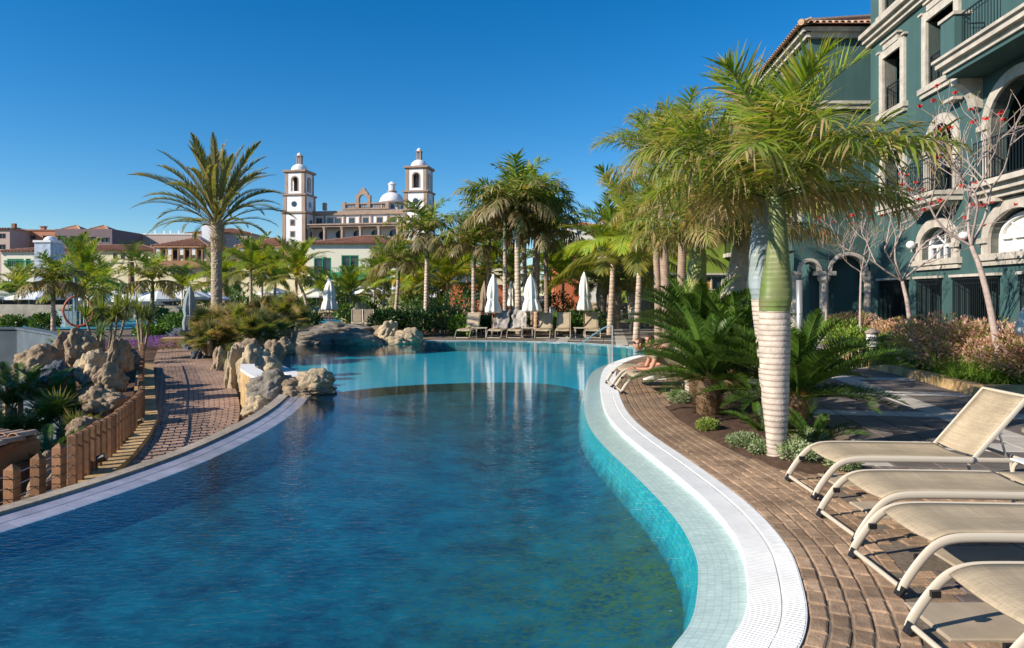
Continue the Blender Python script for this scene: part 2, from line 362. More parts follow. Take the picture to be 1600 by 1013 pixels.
def mosaic_material(name, a, b, c=None, scale=3.0, cell=0):
    """Pool lining: cloudy colour with small mosaic tiles."""
    m = bpy.data.materials.new(name); m.use_nodes = True; t = m.node_tree; N = t.nodes; L = t.links; p = N['Principled BSDF']; p.inputs['Roughness'].default_value = 0.6
    tc = N.new('ShaderNodeTexCoord'); n = N.new('ShaderNodeTexNoise'); n.inputs['Scale'].default_value = scale; n.inputs['Detail'].default_value = 8; n.inputs['Roughness'].default_value = .7
    L.new(tc.outputs['Object'], n.inputs['Vector']); r = N.new('ShaderNodeValToRGB'); L.new(n.outputs['Fac'], r.inputs[0])
    r.color_ramp.elements[0].position = .35; r.color_ramp.elements[1].position = .68
    r.color_ramp.elements[0].color = (*a, 1); r.color_ramp.elements[1].color = (*b, 1); out = r.outputs[0]
    if c:
        v = N.new('ShaderNodeTexVoronoi'); v.inputs['Scale'].default_value = cell; L.new(tc.outputs['Object'], v.inputs['Vector'])
        mx = N.new('ShaderNodeMix'); mx.data_type = 'RGBA'; mx.blend_type = 'MIX'
        sx = N.new('ShaderNodeSeparateXYZ'); L.new(v.outputs['Color'], sx.inputs[0])
        # a ground-coloured reef-like patch towards the curved wall
        sp = N.new('ShaderNodeSeparateXYZ'); L.new(tc.outputs['Object'], sp.inputs[0])
        d = N.new('ShaderNodeVectorMath'); d.operation = 'DISTANCE'; d.inputs[1].default_value = (1.2, 5.6, -0.9)
        sc = N.new('ShaderNodeVectorMath'); sc.operation = 'MULTIPLY'; sc.inputs[1].default_value = (1, 1, 1); L.new(tc.outputs['Object'], sc.inputs[0]); L.new(sc.outputs[0], d.inputs[0])
        mr = N.new('ShaderNodeMapRange'); mr.inputs[1].default_value = 2.6; mr.inputs[2].default_value = 0.2; L.new(d.outputs['Value'], mr.inputs[0])
        ml = N.new('ShaderNodeMath'); ml.operation = 'MULTIPLY'; L.new(mr.outputs[0], ml.inputs[0]); L.new(sx.outputs[0], ml.inputs[1])
        m2 = N.new('ShaderNodeMath'); m2.operation = 'MULTIPLY'; m2.use_clamp = True; L.new(ml.outputs[0], m2.inputs[0]); m2.inputs[1].default_value = 1.1
        L.new(m2.outputs[0], mx.inputs['Factor']); L.new(out, mx.inputs['A']); mx.inputs['B'].default_value = (*c, 1); out = mx.outputs['Result']
    L.new(out, p.inputs['Base Color']); return m
def depth_shaded_wall():  # turquoise tiles; light lost in the water is painted in as darkening with depth
    m = mosaic_material('pool_wall_tiles_depth_shaded', (0.0, 0.40, 0.52), (0.04, 0.56, 0.60), scale=7); t = m.node_tree; N = t.nodes; L = t.links; p = N['Principled BSDF']
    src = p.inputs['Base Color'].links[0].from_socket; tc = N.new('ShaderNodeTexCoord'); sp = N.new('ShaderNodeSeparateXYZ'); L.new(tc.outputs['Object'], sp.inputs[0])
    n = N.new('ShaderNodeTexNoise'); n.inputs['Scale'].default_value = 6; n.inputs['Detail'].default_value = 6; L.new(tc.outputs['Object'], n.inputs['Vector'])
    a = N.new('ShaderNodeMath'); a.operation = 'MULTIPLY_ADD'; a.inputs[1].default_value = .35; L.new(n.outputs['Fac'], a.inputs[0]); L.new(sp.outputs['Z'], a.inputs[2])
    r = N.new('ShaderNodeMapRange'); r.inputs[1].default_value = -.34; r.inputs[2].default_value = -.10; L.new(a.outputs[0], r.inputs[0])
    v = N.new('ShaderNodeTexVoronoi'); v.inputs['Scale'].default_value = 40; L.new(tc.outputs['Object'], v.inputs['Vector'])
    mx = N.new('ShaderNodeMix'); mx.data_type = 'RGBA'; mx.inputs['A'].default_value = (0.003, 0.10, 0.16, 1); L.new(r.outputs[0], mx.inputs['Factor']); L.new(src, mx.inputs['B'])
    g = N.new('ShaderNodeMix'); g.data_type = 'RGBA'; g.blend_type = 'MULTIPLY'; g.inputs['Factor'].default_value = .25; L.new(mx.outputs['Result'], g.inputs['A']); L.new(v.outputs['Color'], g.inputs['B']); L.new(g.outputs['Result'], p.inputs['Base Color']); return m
M['water'] = water_material()
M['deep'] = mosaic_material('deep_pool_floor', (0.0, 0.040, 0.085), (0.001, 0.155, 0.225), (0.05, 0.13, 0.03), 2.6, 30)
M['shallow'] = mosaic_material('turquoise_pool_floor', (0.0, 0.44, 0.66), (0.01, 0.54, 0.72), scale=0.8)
M['poolwall'] = depth_shaded_wall()
M['ledge'] = mosaic_material('underwater_ledge', (0.68, 0.70, 0.66), (0.82, 0.82, 0.77), scale=6)
def uv_rows(name, rows, m):
    vs, uv, fs = [], [], []; n = len(rows[0][0]); vv = 0
    for k, (line, z) in enumerate(rows):
        if k: vv += math.hypot((line[n//2] - rows[k-1][0][n//2]).length, z - rows[k-1][1])
        u = 0
        for i, p in enumerate(line):
            if i: u += (rows[0][0][i] - rows[0][0][i-1]).length
            vs.append((p.x, p.y, z)); uv.append((u, vv))
    for k in range(len(rows) - 1):
        for i in range(n - 1): fs.append((k*n+i, k*n+i+1, (k+1)*n+i+1, (k+1)*n+i))
    me = bpy.data.meshes.new(name); me.from_pydata(vs, [], fs); me.materials.append(m); L_ = me.uv_layers.new(name='UVMap')
    for lp in me.loops: L_.data[lp.index].uv = uv[lp.vertex_index]
    return place(name, me)
def add_tiles(m, size, dark, w=.004, f=.8):
    t = m.node_tree; N = t.nodes; L = t.links; p = N['Principled BSDF']; src = p.inputs['Base Color'].links[0].from_socket
    uvn = N.new('ShaderNodeUVMap'); b = N.new('ShaderNodeTexBrick'); b.offset = 0; b.squash = 1; b.inputs['Scale'].default_value = 1; b.inputs['Brick Width'].default_value = size; b.inputs['Row Height'].default_value = size; b.inputs['Mortar Size'].default_value = w
    b.inputs['Color1'].default_value = (1,1,1,1); b.inputs['Color2'].default_value = (.72,.76,.78,1); b.inputs['Mortar'].default_value = (*dark, 1); L.new(uvn.outputs[0], b.inputs['Vector'])
    g = N.new('ShaderNodeMix'); g.data_type = 'RGBA'; g.blend_type = 'MULTIPLY'; g.inputs['Factor'].default_value = f; L.new(src, g.inputs['A']); L.new(b.outputs['Color'], g.inputs['B']); L.new(g.outputs['Result'], p.inputs['Base Color'])
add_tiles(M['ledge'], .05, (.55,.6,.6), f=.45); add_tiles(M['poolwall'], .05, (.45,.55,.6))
M['weirtile'] = mat('weir_tile', (0.36, 0.35, 0.41), 0.25, 0.18, 5, 0.2, 60, big=0.15, objvar=0.1)

struct(sheet('pool_water', pool_poly, WATER_Z, M['water']))
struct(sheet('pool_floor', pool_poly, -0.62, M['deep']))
arc = smoothline(v3([(1.98,15.3),(1.0,17.6),(-1.5,17.5),(-3.4,16.6),(-4.6,15.0)]))
north = [p for p in eR if p.y > 15.4] + eF[1:] + eL[1:-1]
north = [p for p in north if p.y > 15.1] + list(reversed(arc))
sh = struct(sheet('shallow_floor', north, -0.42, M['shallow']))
mb = MB(); strip(mb, arc, arc, -0.42, -0.62); struct(mb.build('floor_step', M['deep']))
# walls and the underwater ledge
mb = MB(); mb2 = MB()
L1 = offset(eR, -0.31)
bands = [offset(eR, -.31 * k / 8) for k in range(9)]
struct(uv_rows('underwater_ledge', [(b_, lerp(-.07, -.12, k / 8)) for k, b_ in enumerate(bands)], M['ledge']))
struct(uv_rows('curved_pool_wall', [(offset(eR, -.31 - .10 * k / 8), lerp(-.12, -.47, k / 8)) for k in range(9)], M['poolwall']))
mbs = MB(); prs = [(.41, -.47), (.7, -.54), (1.1, -.59), (1.6, -.63)]
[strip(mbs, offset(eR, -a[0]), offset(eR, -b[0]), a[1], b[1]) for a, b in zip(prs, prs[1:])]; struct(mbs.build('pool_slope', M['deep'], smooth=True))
for e in (eF, eL): strip(mb, e, e, 0.0, -0.95)
mbr = MB(); pr_ = [(0, -.045), (.12, -.16), (.3, -.26), (.6, -.37), (1.0, -.46), (1.6, -.54), (2.4, -.595), (3.3, -.63)]
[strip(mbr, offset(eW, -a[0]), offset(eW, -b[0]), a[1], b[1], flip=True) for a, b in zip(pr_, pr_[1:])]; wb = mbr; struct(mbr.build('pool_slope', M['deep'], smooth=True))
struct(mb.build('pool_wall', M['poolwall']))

# white coping with the grated overflow channel: ribbed grate bars and a smooth outer rim
cop_in, cop_mid, cop_out = eR, offset(eR, 0.20), offset(eR, 0.335)
mb = MB(); strip(mb, cop_in, cop_in, -0.07, -0.012); strip(mb, cop_in, cop_mid, -0.012, -0.012); strip(mb, cop_mid, cop_mid, -0.012, 0.0)
strip(mb, cop_mid, cop_out, 0.004, 0.012); strip(mb, cop_out, cop_out, 0.012, -0.05)
coping = struct(mb.build('pool_coping', M['coping']))
mb = MB(); rs = resample([p for p in eR if p.y > 2.0 and p.x > -0.5], 0.026)
for i, p in enumerate(rs[:-1]):
    t = (rs[i+1] - p).normalized(); nrm = Vector((t.y, -t.x, 0)); an = math.atan2(t.y, t.x)
    mb.box(p + nrm * 0.10 + Vector((0, 0, -0.004)), (0.016, 0.19, 0.012), rz=an)
for i, p in enumerate(rs[:-1]):
    t = (rs[i+1] - p).normalized(); nrm = Vector((t.y, -t.x, 0)); an = math.atan2(t.y, t.x)
    mb.box(p + nrm * 0.268 + Vector((0, 0, 0.010)), (0.016, 0.115, 0.010), rz=an)
g = mb.build('grate_bar', M['coping'], coping); g['kind'] = 'stuff'
mb = MB(); strip(mb, offset(eF, 0.0), offset(eF, 0.22), 0.0, 0.0); strip(mb, eF, eF, -0.06, 0.0, flip=False); struct(mb.build('far_coping', M['coping']))

# curved white overflow wall of the far basin
seg = [p for p in eL if 15.2 < p.y < 20.6]
mb = MB(); a, b = seg, offset(seg, -0.32)   # walking towards the camera: the garden lies on the right-hand side
b = offset(seg, 0.34)
strip(mb, a, b, 0.03, 0.03); strip(mb, b, b, 0.03, -0.75); strip(mb, a, a, -0.2, 0.03)
tag(mb.build('overflow_wall', M['whitewall']), 'curved white overflow wall holding the turquoise far basin beside the rocks', 'wall')

# infinity edge: lavender wet tiles and a concrete kerb
w0, w1, w2 = eW, offset(eW, 0.36), offset(eW, 0.53)
mb = MB(); strip(mb, w0, w1, -0.05, -0.012); weir = struct(mb.build('weir_base', M['mortar']))
rs = resample([p for p in eW if p.y < 12.6], 0.48)
for i, (p, q) in enumerate(zip(rs, rs[1:])):
    t = (q - p).normalized(); nr = Vector((t.y, -t.x, 0)); tl = MB(); ga = 0.005
    for k in range(2):
        a0, a1 = 0.18 * k + ga, 0.18 * (k + 1) - ga
        c4 = [p + t*ga + nr*a0, q - t*ga + nr*a0, q - t*ga + nr*a1, p + t*ga + nr*a1]
        zz = [-0.045 + 0.035 * (v) / 0.36 for v in (a0, a0, a1, a1)]
        tl = MB(); tl.add([(c.x, c.y, z) for c, z in zip(c4, zz)] + [(c.x, c.y, z - .02) for c, z in zip(c4, zz)], [(3,2,1,0),(0,1,5,4),(1,2,6,5),(2,3,7,6),(3,0,4,7)])
        tl.build('tile', M['weirtile'], weir)
mb = MB(); strip(mb, w1, w1, -0.05, 0.016); strip(mb, w1, w2, 0.016, 0.012); strip(mb, w2, w2, 0.012, -3.0)
struct(mb.build('weir_kerb', M['concrete']))

# ------------------------------------------------------------------ ground
PIT = [(-8.2,26.2),(-12.3,27.6),(-14.6,28.2),(-17,28.2),(-34,26),(-34,-9),(-7.8,-9),(-7.8,0.9)]
rim = offset(eR, 0.2)
HOLE = [(p.x, p.y) for p in rim] + [(p.x, p.y) for p in offset(eF, 0.15)[1:]] + PIT
g = struct(sheet('ground', [(-700,-200),(700,-200),(700,900),(-700,900)], -0.035, M['ground'], holes=[HOLE]))

PATH_L = [(-14.6,28.5),(-13.4,26),(-11.5,21.9),(-9.0,17.0),(-6.95,12.9),(-5.7,10.4),(-5.3,9.0),(-5.3,7.5),(-5.8,5.5),(-6.6,3.5),(-8.5,1.0)]
PATH_R = [(-12.6,28.5),(-11.7,25.6),(-9.5,21.6),(-6.9,17.0),(-5.3,13.4),(-4.6,11.2),(-4.0,9.4),(-4.05,7.3),(-4.6,5.2),(-5.5,3.4),(-7.4,0.8)]
PATH_Z = [0.0,-0.03,-0.2,-0.36,-0.45,-0.5,-0.5,-0.5,-0.5,-0.5,-0.5]
pl = smoothline([Vector((p[0], p[1], z)) for p, z in zip(PATH_L, PATH_Z)]); pr = smoothline([Vector((p[0], p[1], z)) for p, z in zip(PATH_R, PATH_Z)])
M['pathbrick'] = mat('path_brick', (0.33, 0.215, 0.155), 0.85, 0.25, 6, 0.5, 45, big=0.25, bigscale=0.8, objvar=0.15, bdist=0.006)
mb = MB(); strip(mb, [p - Vector((0,0,.02)) for p in pl], [p - Vector((0,0,.02)) for p in pr], flip=True); path = struct(mb.build('path', M['mortar']))
# the path's bricks: courses across it
allb = []
rsl = resample(pl, 0.135); n = len(rsl)
rsr = []
tot = [0]; 
for a, b in zip(pr, pr[1:]): tot.append(tot[-1] + (b - a).length)
def along(P, T, s):
    for i in range(len(T) - 1):
        if T[i+1] >= s: return P[i].lerp(P[i+1], (s - T[i]) / max(1e-6, T[i+1] - T[i]))
    return P[-1]
rsr = [along(pr, tot, tot[-1] * i / (n - 1)) for i in range(n)]
bricks_far = MB(); npart = 0
for i in range(n - 1):
    if not (8.3 < rsl[i].y < 28): continue
    a, b, c, d = rsl[i], rsl[i+1], rsr[i+1], rsr[i]
    wdt = (a - d).length; k = max(2, round(wdt / 0.225)); sh_ = 0.5 * (i % 2)
    for j in range(k):
        u0, u1 = (j + sh_) / k + .02 / wdt, (j + 1 + sh_) / k
        if u1 > 1: continue
        q = [a.lerp(d, u0), a.lerp(d, u1), b.lerp(c, u1), b.lerp(c, u0)]; m_ = sum(q, Vector()) / 4
        q = [m_ + (p - m_) * 0.965 for p in q]; zt = 0.004 + rnd(-.002, .002)
        vs = [(p.x, p.y, p.z + zt) for p in q] + [(p.x, p.y, p.z - .03) for p in q]
        fs = [(0,1,2,3),(1,0,4,5),(2,1,5,6),(3,2,6,7),(0,3,7,4)]
        if m_.y < 12.0 and npart < 290:
            MB().add(vs, fs).build('brick', M['pathbrick'], path); npart += 1
        else: bricks_far.add(vs, fs)
o = bricks_far.build('brick_field', M['pathbrick'], path); o['kind'] = 'stuff'

ctr = [(a + b) / 2 for a, b in zip(pl, pr)]; half = [(a - b).length / 2 for a, b in zip(pl, pr)]
poolxy = [(p.x, p.y) for p in pool_poly]
def garden_z(x, y):
    best = None
    for i in range(0, len(ctr), 2):
        p = ctr[i]; d = (p.x - x) ** 2 + (p.y - y) ** 2
        if best is None or d < best[0]: best = (d, i)
    i = best[1]; p = ctr[i]; t = (ctr[min(i+2, len(ctr)-1)] - ctr[max(i-2, 0)]); t.z = 0; t.normalize()
    s = t.x * (y - p.y) - t.y * (x - p.x)   # > 0 on the pool side
    d = math.sqrt(best[0]); z = p.z - 0.05
    if s > 0:
        e = max(0, min(1, (d - half[i] - .25) / 0.5)) * (0 if 12.5 < y < 20 else 1); z = lerp(z, -0.02, e * e * (3 - 2 * e))
    else:
        e = max(0, min(1, (d - half[i] - .4) / 2.6)); z = lerp(z, -2.7, e * e * (3 - 2 * e))
    e = max(0, min(1, (y - 23.5) / 4)); z = lerp(z, -0.03, e)
    if x < -24: z = lerp(z, -2.7, 0)
    return z + 0.06 * noise.noise(Vector((x, y, 0))) * (1 - e)
mb = MB(); nx, ny, st = 75, 95, 0.4; ids = {}
for j in range(ny):
    for i in range(nx):
        x, y = -34 + st * i + 0.0, -9 + st * j
        ids[i, j] = len(mb.v); mb.v.append((x, y, garden_z(x, y)))
for j in range(ny - 1):
    for i in range(nx - 1):
        x, y = -34 + st * (i + .5), -9 + st * (j + .5)
        if inside((x, y), poolxy) or not inside((x, y), [(a - 0.0, b) for a, b in HOLE]) and y > 27: continue
        if x > -7.4 and y < 2: continue
        if x > -4.4 and y < 13: continue
        mb.f.append((ids[i,j], ids[i+1,j], ids[i+1,j+1], ids[i,j+1])); mb.mi.append(0)
struct(mb.build('garden_ground', M['soil'], smooth=True))

# ------------------------------------------------------------------ the terrace on the right
BED = [(2.50,11.1),(2.44,9.6),(2.56,8.4),(2.70,7.55),(2.95,6.95),(3.6,7.15),(4.05,8.5),(4.6,10.1),(4.85,11.6),(4.2,12.6),(2.9,12.3)]
bedc = smoothline(v3(BED + [BED[0]]))[:-1]; bedxy = [(p.x, p.y) for p in bedc]
TER = [(p.x, p.y) for p in offset(eR, 0.30) if p.y > 1.5 and p.x > -0.5] + [(4.7,24),(3.6,25.6),(2.2,26.6),(0,27.5),(-3.8,27.6),(-3.8,31),(3,31),(9,60),(17,60),(11,24),(9.7,20),(9.0,17.6),(9.05,16),(8.75,13.8),(8.45,12.2),(14,12.2),(14,1.5)]
ter = struct(sheet('terrace', TER, 0.0, M['mortar'], holes=[bedxy]))
KERB = [(10.7,23),(9.6,19.7),(8.95,17.6),(8.95,16),(8.66,13.8),(8.4,12.2),(14,12.0)]
terxy = TER
def in_terrace(x, y): return inside((x, y), terxy) and not inside((x, y), bedxy)
def brick_verts(cx, cy, an, L_, w_, t=0.012, jig=.003, z0=0.0):
    ca, sa = math.cos(an), math.sin(an); z = z0 + t + rnd(-jig, jig); e = 0.010; vs = []
    jj = [rnd(-.006, .006) for _ in range(8)]
    for k, (u, v) in enumerate(((-1,-1),(1,-1),(1,1),(-1,1))):
        x, y = u * L_/2 + jj[k], v * w_/2 + jj[k+4]; vs.append((cx + x*ca - y*sa, cy + x*sa + y*ca, z0 - .01))
    for k, (u, v) in enumerate(((-1,-1),(1,-1),(1,1),(-1,1))):
        x, y = u * L_/2 + jj[k], v * w_/2 + jj[k+4]; vs.append((cx + x*ca - y*sa, cy + x*sa + y*ca, z - .006))
    for k, (u, v) in enumerate(((-1,-1),(1,-1),(1,1),(-1,1))):
        x, y = u * (L_/2 - e) + jj[k], v * (w_/2 - e) + jj[k+4]; vs.append((cx + x*ca - y*sa, cy + x*sa + y*ca, z))
    fs = [(8,9,10,11)] + [(k, (k+1)%4, 4+(k+1)%4, 4+k) for k in range(4)] + [(4+k, 4+(k+1)%4, 8+(k+1)%4, 8+k) for k in range(4)]
    return vs, fs
pieces = []   # (distance, kind, verts, faces)
def band_w(y):
    return lerp(0.56, 1.22, min(1, max(0, (y - 4.2) / 3.5))) if y < 9 else 1.5
cw, cl = 0.112, 0.185
for c in range(13):
    off = 0.34 + cw * (c + .5)
    line = resample([p for p in offset(eR, off) if p.y > 2.2], cl)
    for i, (a, b) in enumerate(zip(line, line[1:])):
        m_ = a.lerp(b, .5 + (.0 if c % 2 else .25)); t = b - a
        if off - .34 > band_w(m_.y) or m_.y > 21: continue
        if not inside((m_.x, m_.y), terxy) or inside((m_.x, m_.y), bedxy): continue
        pieces.append((m_.length, 'brick', *brick_verts(m_.x, m_.y, math.atan2(t.y, t.x), t.length - .012, cw - .012)))
        pieces[-1] = pieces[-1] + ((m_.x, m_.y),)
edge_out = [(p.x, p.y) for p in offset(eR, 0.34) if p.y > 1.8]
def dist_edge(x, y): return min(math.hypot(x - a, y - b) for a, b in edge_out)
# grid of sandstone slabs with brick panels between, then charcoal slabs with pale bands
def in_slab_zone(x, y): return y < 7.3 + (x - 3) * .0 and x < 6.4 and not (x > 4.9 and y > 6.2)
yy = 2.3; row = 0
SLAB_ROWS = [(2.55,3.0),(3.62,4.08),(4.55,5.0),(5.6,6.05),(6.55,7.0)]
for (y0, y1) in SLAB_ROWS:
    x = next((q / 50 for q in range(60, 300) if dist_edge(q / 50, (y0 + y1) / 2) > band_w((y0 + y1) / 2) + .03), 1.4)
    while x < 6.5:
        wd = rnd(.5, .75); cx, cy = x + wd/2, (y0 + y1)/2
        if dist_edge(cx - wd/2, cy) > band_w(cy) + .02 and in_slab_zone(cx, cy) and in_terrace(cx - wd/2, cy) and in_terrace(cx, cy + .25):
            pieces.append((math.hypot(cx, cy), 'slab', *brick_verts(cx, cy, 0, wd - .015, y1 - y0 - .015, .016), (cx, cy)))
        x += wd
prev = 2.0
for (y0, y1) in SLAB_ROWS + [(7.35, 7.35)]:
    nrow = max(1, round((y0 - prev) / cw)); hgt = (y0 - prev) / nrow
    for r in range(nrow):
        y = prev + hgt * (r + .5); x = 1.2 + (r % 2) * .1
        while x < 6.5:
            if dist_edge(x - .1, y) > band_w(y) + .01 and in_slab_zone(x, y) and in_terrace(x, y): pieces.append((math.hypot(x, y), 'darkbrick' if (int(x * 1.1) + int(y * .8)) % 3 == 0 else 'brick', *brick_verts(x, y, 0, .188, hgt - .012), (x, y)))
            x += .2
    prev = y1
GA = 0.14; gu = Vector((math.cos(GA), -math.sin(GA))); gv = Vector((math.sin(GA), math.cos(GA))); gs = 0.46
for i in range(-16, 20):
    for j in range(-9, 60):
        p = Vector((6.5, 9.5)) + gu * gs * i + gv * gs * j
        if p.y < 2 or not in_terrace(p.x, p.y) or (in_slab_zone(p.x, p.y) and p.y < 7.4): continue
        if dist_edge(p.x, p.y) < 1.72 and p.y < 22: continue
        band = i % 5 == 0 or (j + 3) % 5 == 0
        pieces.append((p.length * (1.0 if p.x / p.y < .76 else 9), 'pale' if band else 'charcoal', *brick_verts(p.x, p.y, -GA, gs - .012, gs - .012, .015, .001), (p.x, p.y)))
far_by = {}
cnt = {'brick': 0, 'slab': 0, 'darkbrick': 0, 'pale': 0, 'charcoal': 0}
lim = {'brick': 230, 'darkbrick': 60, 'slab': 40, 'pale': 120, 'charcoal': 170}
mats = {'brick': M['brick'], 'darkbrick': M['brick_dark'], 'slab': M['slab'], 'pale': M['paleslab'], 'charcoal': M['charcoal']}
names = {'brick': 'brick', 'darkbrick': 'brick', 'slab': 'slab', 'pale': 'paving_slab', 'charcoal': 'paving_slab'}
for d, k, vs, fs, cxy in sorted(pieces, key=lambda q: q[0]):
    vis = cxy[1] > 3.4 and abs(cxy[0]) / cxy[1] < .78
    if vis and cnt[k] < lim[k]: MB().add(vs, fs).build(names[k], mats[k], ter); cnt[k] += 1
    else: far_by.setdefault(k, MB()).add(vs, fs)
for k, mb in far_by.items():
    o = mb.build({'brick': 'brick_field', 'darkbrick': 'dark_brick_field', 'slab': 'slab_field', 'pale': 'pale_band_paving', 'charcoal': 'charcoal_paving'}[k], mats[k], ter); o['kind'] = 'stuff'
# planting bed soil, a little mounded
mb = MB(); cx = sum(p.x for p in bedc) / len(bedc); cy = sum(p.y for p in bedc) / len(bedc)
rings = [1, .93, .8, .6, .35, .0]
for r in rings:
    for p in bedc:
        x, y = lerp(cx, p.x, r), lerp(cy, p.y, r)
        mb.v.append((x, y, -.01 + .06 * min(1, (1 - r) * 6) + .02 * noise.noise(Vector((x*3, y*3, 0)))))
n = len(bedc)
for k in range(len(rings) - 1):
    for i in range(n): mb.f.append((k*n+i, k*n+(i+1)%n, (k+1)*n+(i+1)%n, (k+1)*n+i)); mb.mi.append(0)
struct(mb.build('planting_bed', M['soil'], smooth=True))

# raised planter along the facade: kerb blocks and soil
kb = v3(KERB)
planter = thing('planter_kerb', 'low ochre stone kerb stepping along the shrub border under the teal hotel', 'kerb', (9, 16, 0))
bm_ = MB().box((0, 0, .1), (1, .26, .2)).build('block', M['ochre'], planter, bevel=.015)
first = True; me = bm_.data
for a, b in zip(kb, kb[1:]):
    L_ = (b - a).length; n = max(1, round(L_ / .85)); an = math.atan2((b-a).y, (b-a).x)
    for i in range(n):
        c = a.lerp(b, (i + .5) / n) - planter.location
        o = bm_ if first else bm_.copy()
        if not first: COL.objects.link(o)
        first = False; o.location = (c.x + rnd(-.01,.01), c.y, rnd(-.01, .01)); o.rotation_euler = (0, 0, an + rnd(-.02,.02)); o.scale = (L_ / n - .012, 1, rnd(.95, 1.1))
mb = MB(); A = kb; B = [Vector((11.1 + .094 * p.y, p.y, 0)) for p in kb]
B[-1] = Vector((14, 12.3, 0)); B[-2] = Vector((12.9, 12.3, 0))
strip(mb, A, B, .14, .22); struct(mb.build('planter_soil', M['soil']))
# ------------------------------------------------------------------ foliage library
GREEN = (0.11, 0.19, 0.025); YGREEN = (0.25, 0.36, 0.04); DGREEN = (0.028, 0.085, 0.018); DRY = (0.52, 0.36, 0.20); BROWN = (0.20, 0.12, 0.06)
OLIVE = (0.15, 0.16, 0.06); YELLOW = (0.55, 0.40, 0.04); GREY = (0.15, 0.19, 0.12)
def cmix(a, b, t): return tuple(lerp(x, y, t) for x, y in zip(a, b))
def cvar(c, v):
    k = 1 + rnd(-v, v); return tuple(x * k for x in c)
def leaflet(mb, p, d, n, L, w, droop, c0, c1, seg=3, curl=0.0):
    """One leaflet: a strip that starts at p along d and bends down; c0 at its base, c1 at its tip."""
    d = d.normalized(); side = d.cross(n).normalized(); pts = []; q = p.copy(); st = L / seg
    for i in range(seg + 1):
        t = i / seg; ww = w * (0.55 + 0.45 * min(1, t * 4)) * (1 - t ** 2.2) + w * .04
        pts += [q - side * ww / 2, q + side * ww / 2]
        d = (d + Vector((0, 0, -droop * (0.5 + t)))).normalized()
        if curl: side = (Matrix.Rotation(curl, 3, d) @ side)
        q = q + d * st
    cols = []
    for i in range(seg + 1):
        c = cmix(c0, c1, (i / seg) ** 1.5); cols += [c, c]
    mb.add(pts, [(2*i, 2*i+1, 2*i+3, 2*i+2) for i in range(seg)], cols)
def frond_mesh(name, L=1.5, elev=50, bend=70, n=45, ll=0.45, lw=0.02, fwd=50, droop=.25, vee=25, c=GREEN, tip=DRY, dry=.4, drytip=.6, petiole=.12, pw=.02, seg=3, ragged=.2, plum=0, seed=1, mats=None, side_bend=0, rcol=(0.25, 0.28, 0.09), bendpow=1.4):
    random.seed(seed); mb = MB(); m = 24; pts = [Vector((0, 0, 0))]; ds = []
    for i in range(m):
        t = i / m; e = R(elev) - R(bend) * t ** bendpow; a = R(side_bend) * t
        d = Vector((math.cos(e) * math.cos(a), math.cos(e) * math.sin(a), math.sin(e))); ds.append(d); pts.append(pts[-1] + d * L / m)
    ds.append(ds[-1])
    mb.tube(pts, [pw * (1 - .85 * i / m) for i in range(m + 1)], n=4, flat=.6, up=(0, 0, 1), col=rcol)
    for k in range(n):
        t = petiole + (1 - petiole) * (k + .5) / n; f = t * m; i = min(m - 1, int(f)); p = pts[i].lerp(pts[i+1], f - i); d = ds[i]
        up = (Vector((0, 0, 1)) - d * d.z); up = up.normalized() if up.length > .05 else Vector((-1, 0, 0)); lat = d.cross(up).normalized()
        prof = math.sin(math.pi * min(1, max(0.0, (t - petiole) / (1 - petiole) * .86 + .1))) ** .55
        for s in (-1, 1):
            if random.random() < ragged * .25: continue
            l_ = ll * prof * rnd(1 - ragged, 1 + ragged * .3) * (1 if t < .93 else .8)
            fa = R(fwd + rnd(-7, 7) + 22 * (t - .5) * -1); va = R(vee + rnd(-plum - 5, plum + 5))
            fa2 = fa if t < .9 else fa * .6
            dl = d * math.cos(fa2) + (lat * s * math.cos(va) + up * math.sin(va)) * math.sin(fa2)
            isdry = random.random() < dry
            c0 = cvar(cmix(c, YGREEN, rnd(0, .3)), .2); c1 = cmix(c0, cvar(tip, .25), rnd(.5, 1) * (1 if random.random() < drytip else .15))
            if isdry: c0 = cmix(c0, cvar(tip, .2), rnd(.4, .9)); c1 = cvar(tip, .25)
            leaflet(mb, p, dl, up if abs(dl.dot(up)) < .95 else d, l_, lw * rnd(.8, 1.15), droop * rnd(.6, 1.5), c0, c1, seg, rnd(-.2, .2))
    me = bpy.data.meshes.new(name); me.from_pydata(mb.v, [], mb.f); me.materials.append(mats or M['leaf'])
    ca = me.color_attributes.new('Col', 'FLOAT_COLOR', 'POINT'); fl = []
    for cc in mb.c: fl.extend((*cc, 1.0))
    ca.data.foreach_set('color', fl); me.update(); return me

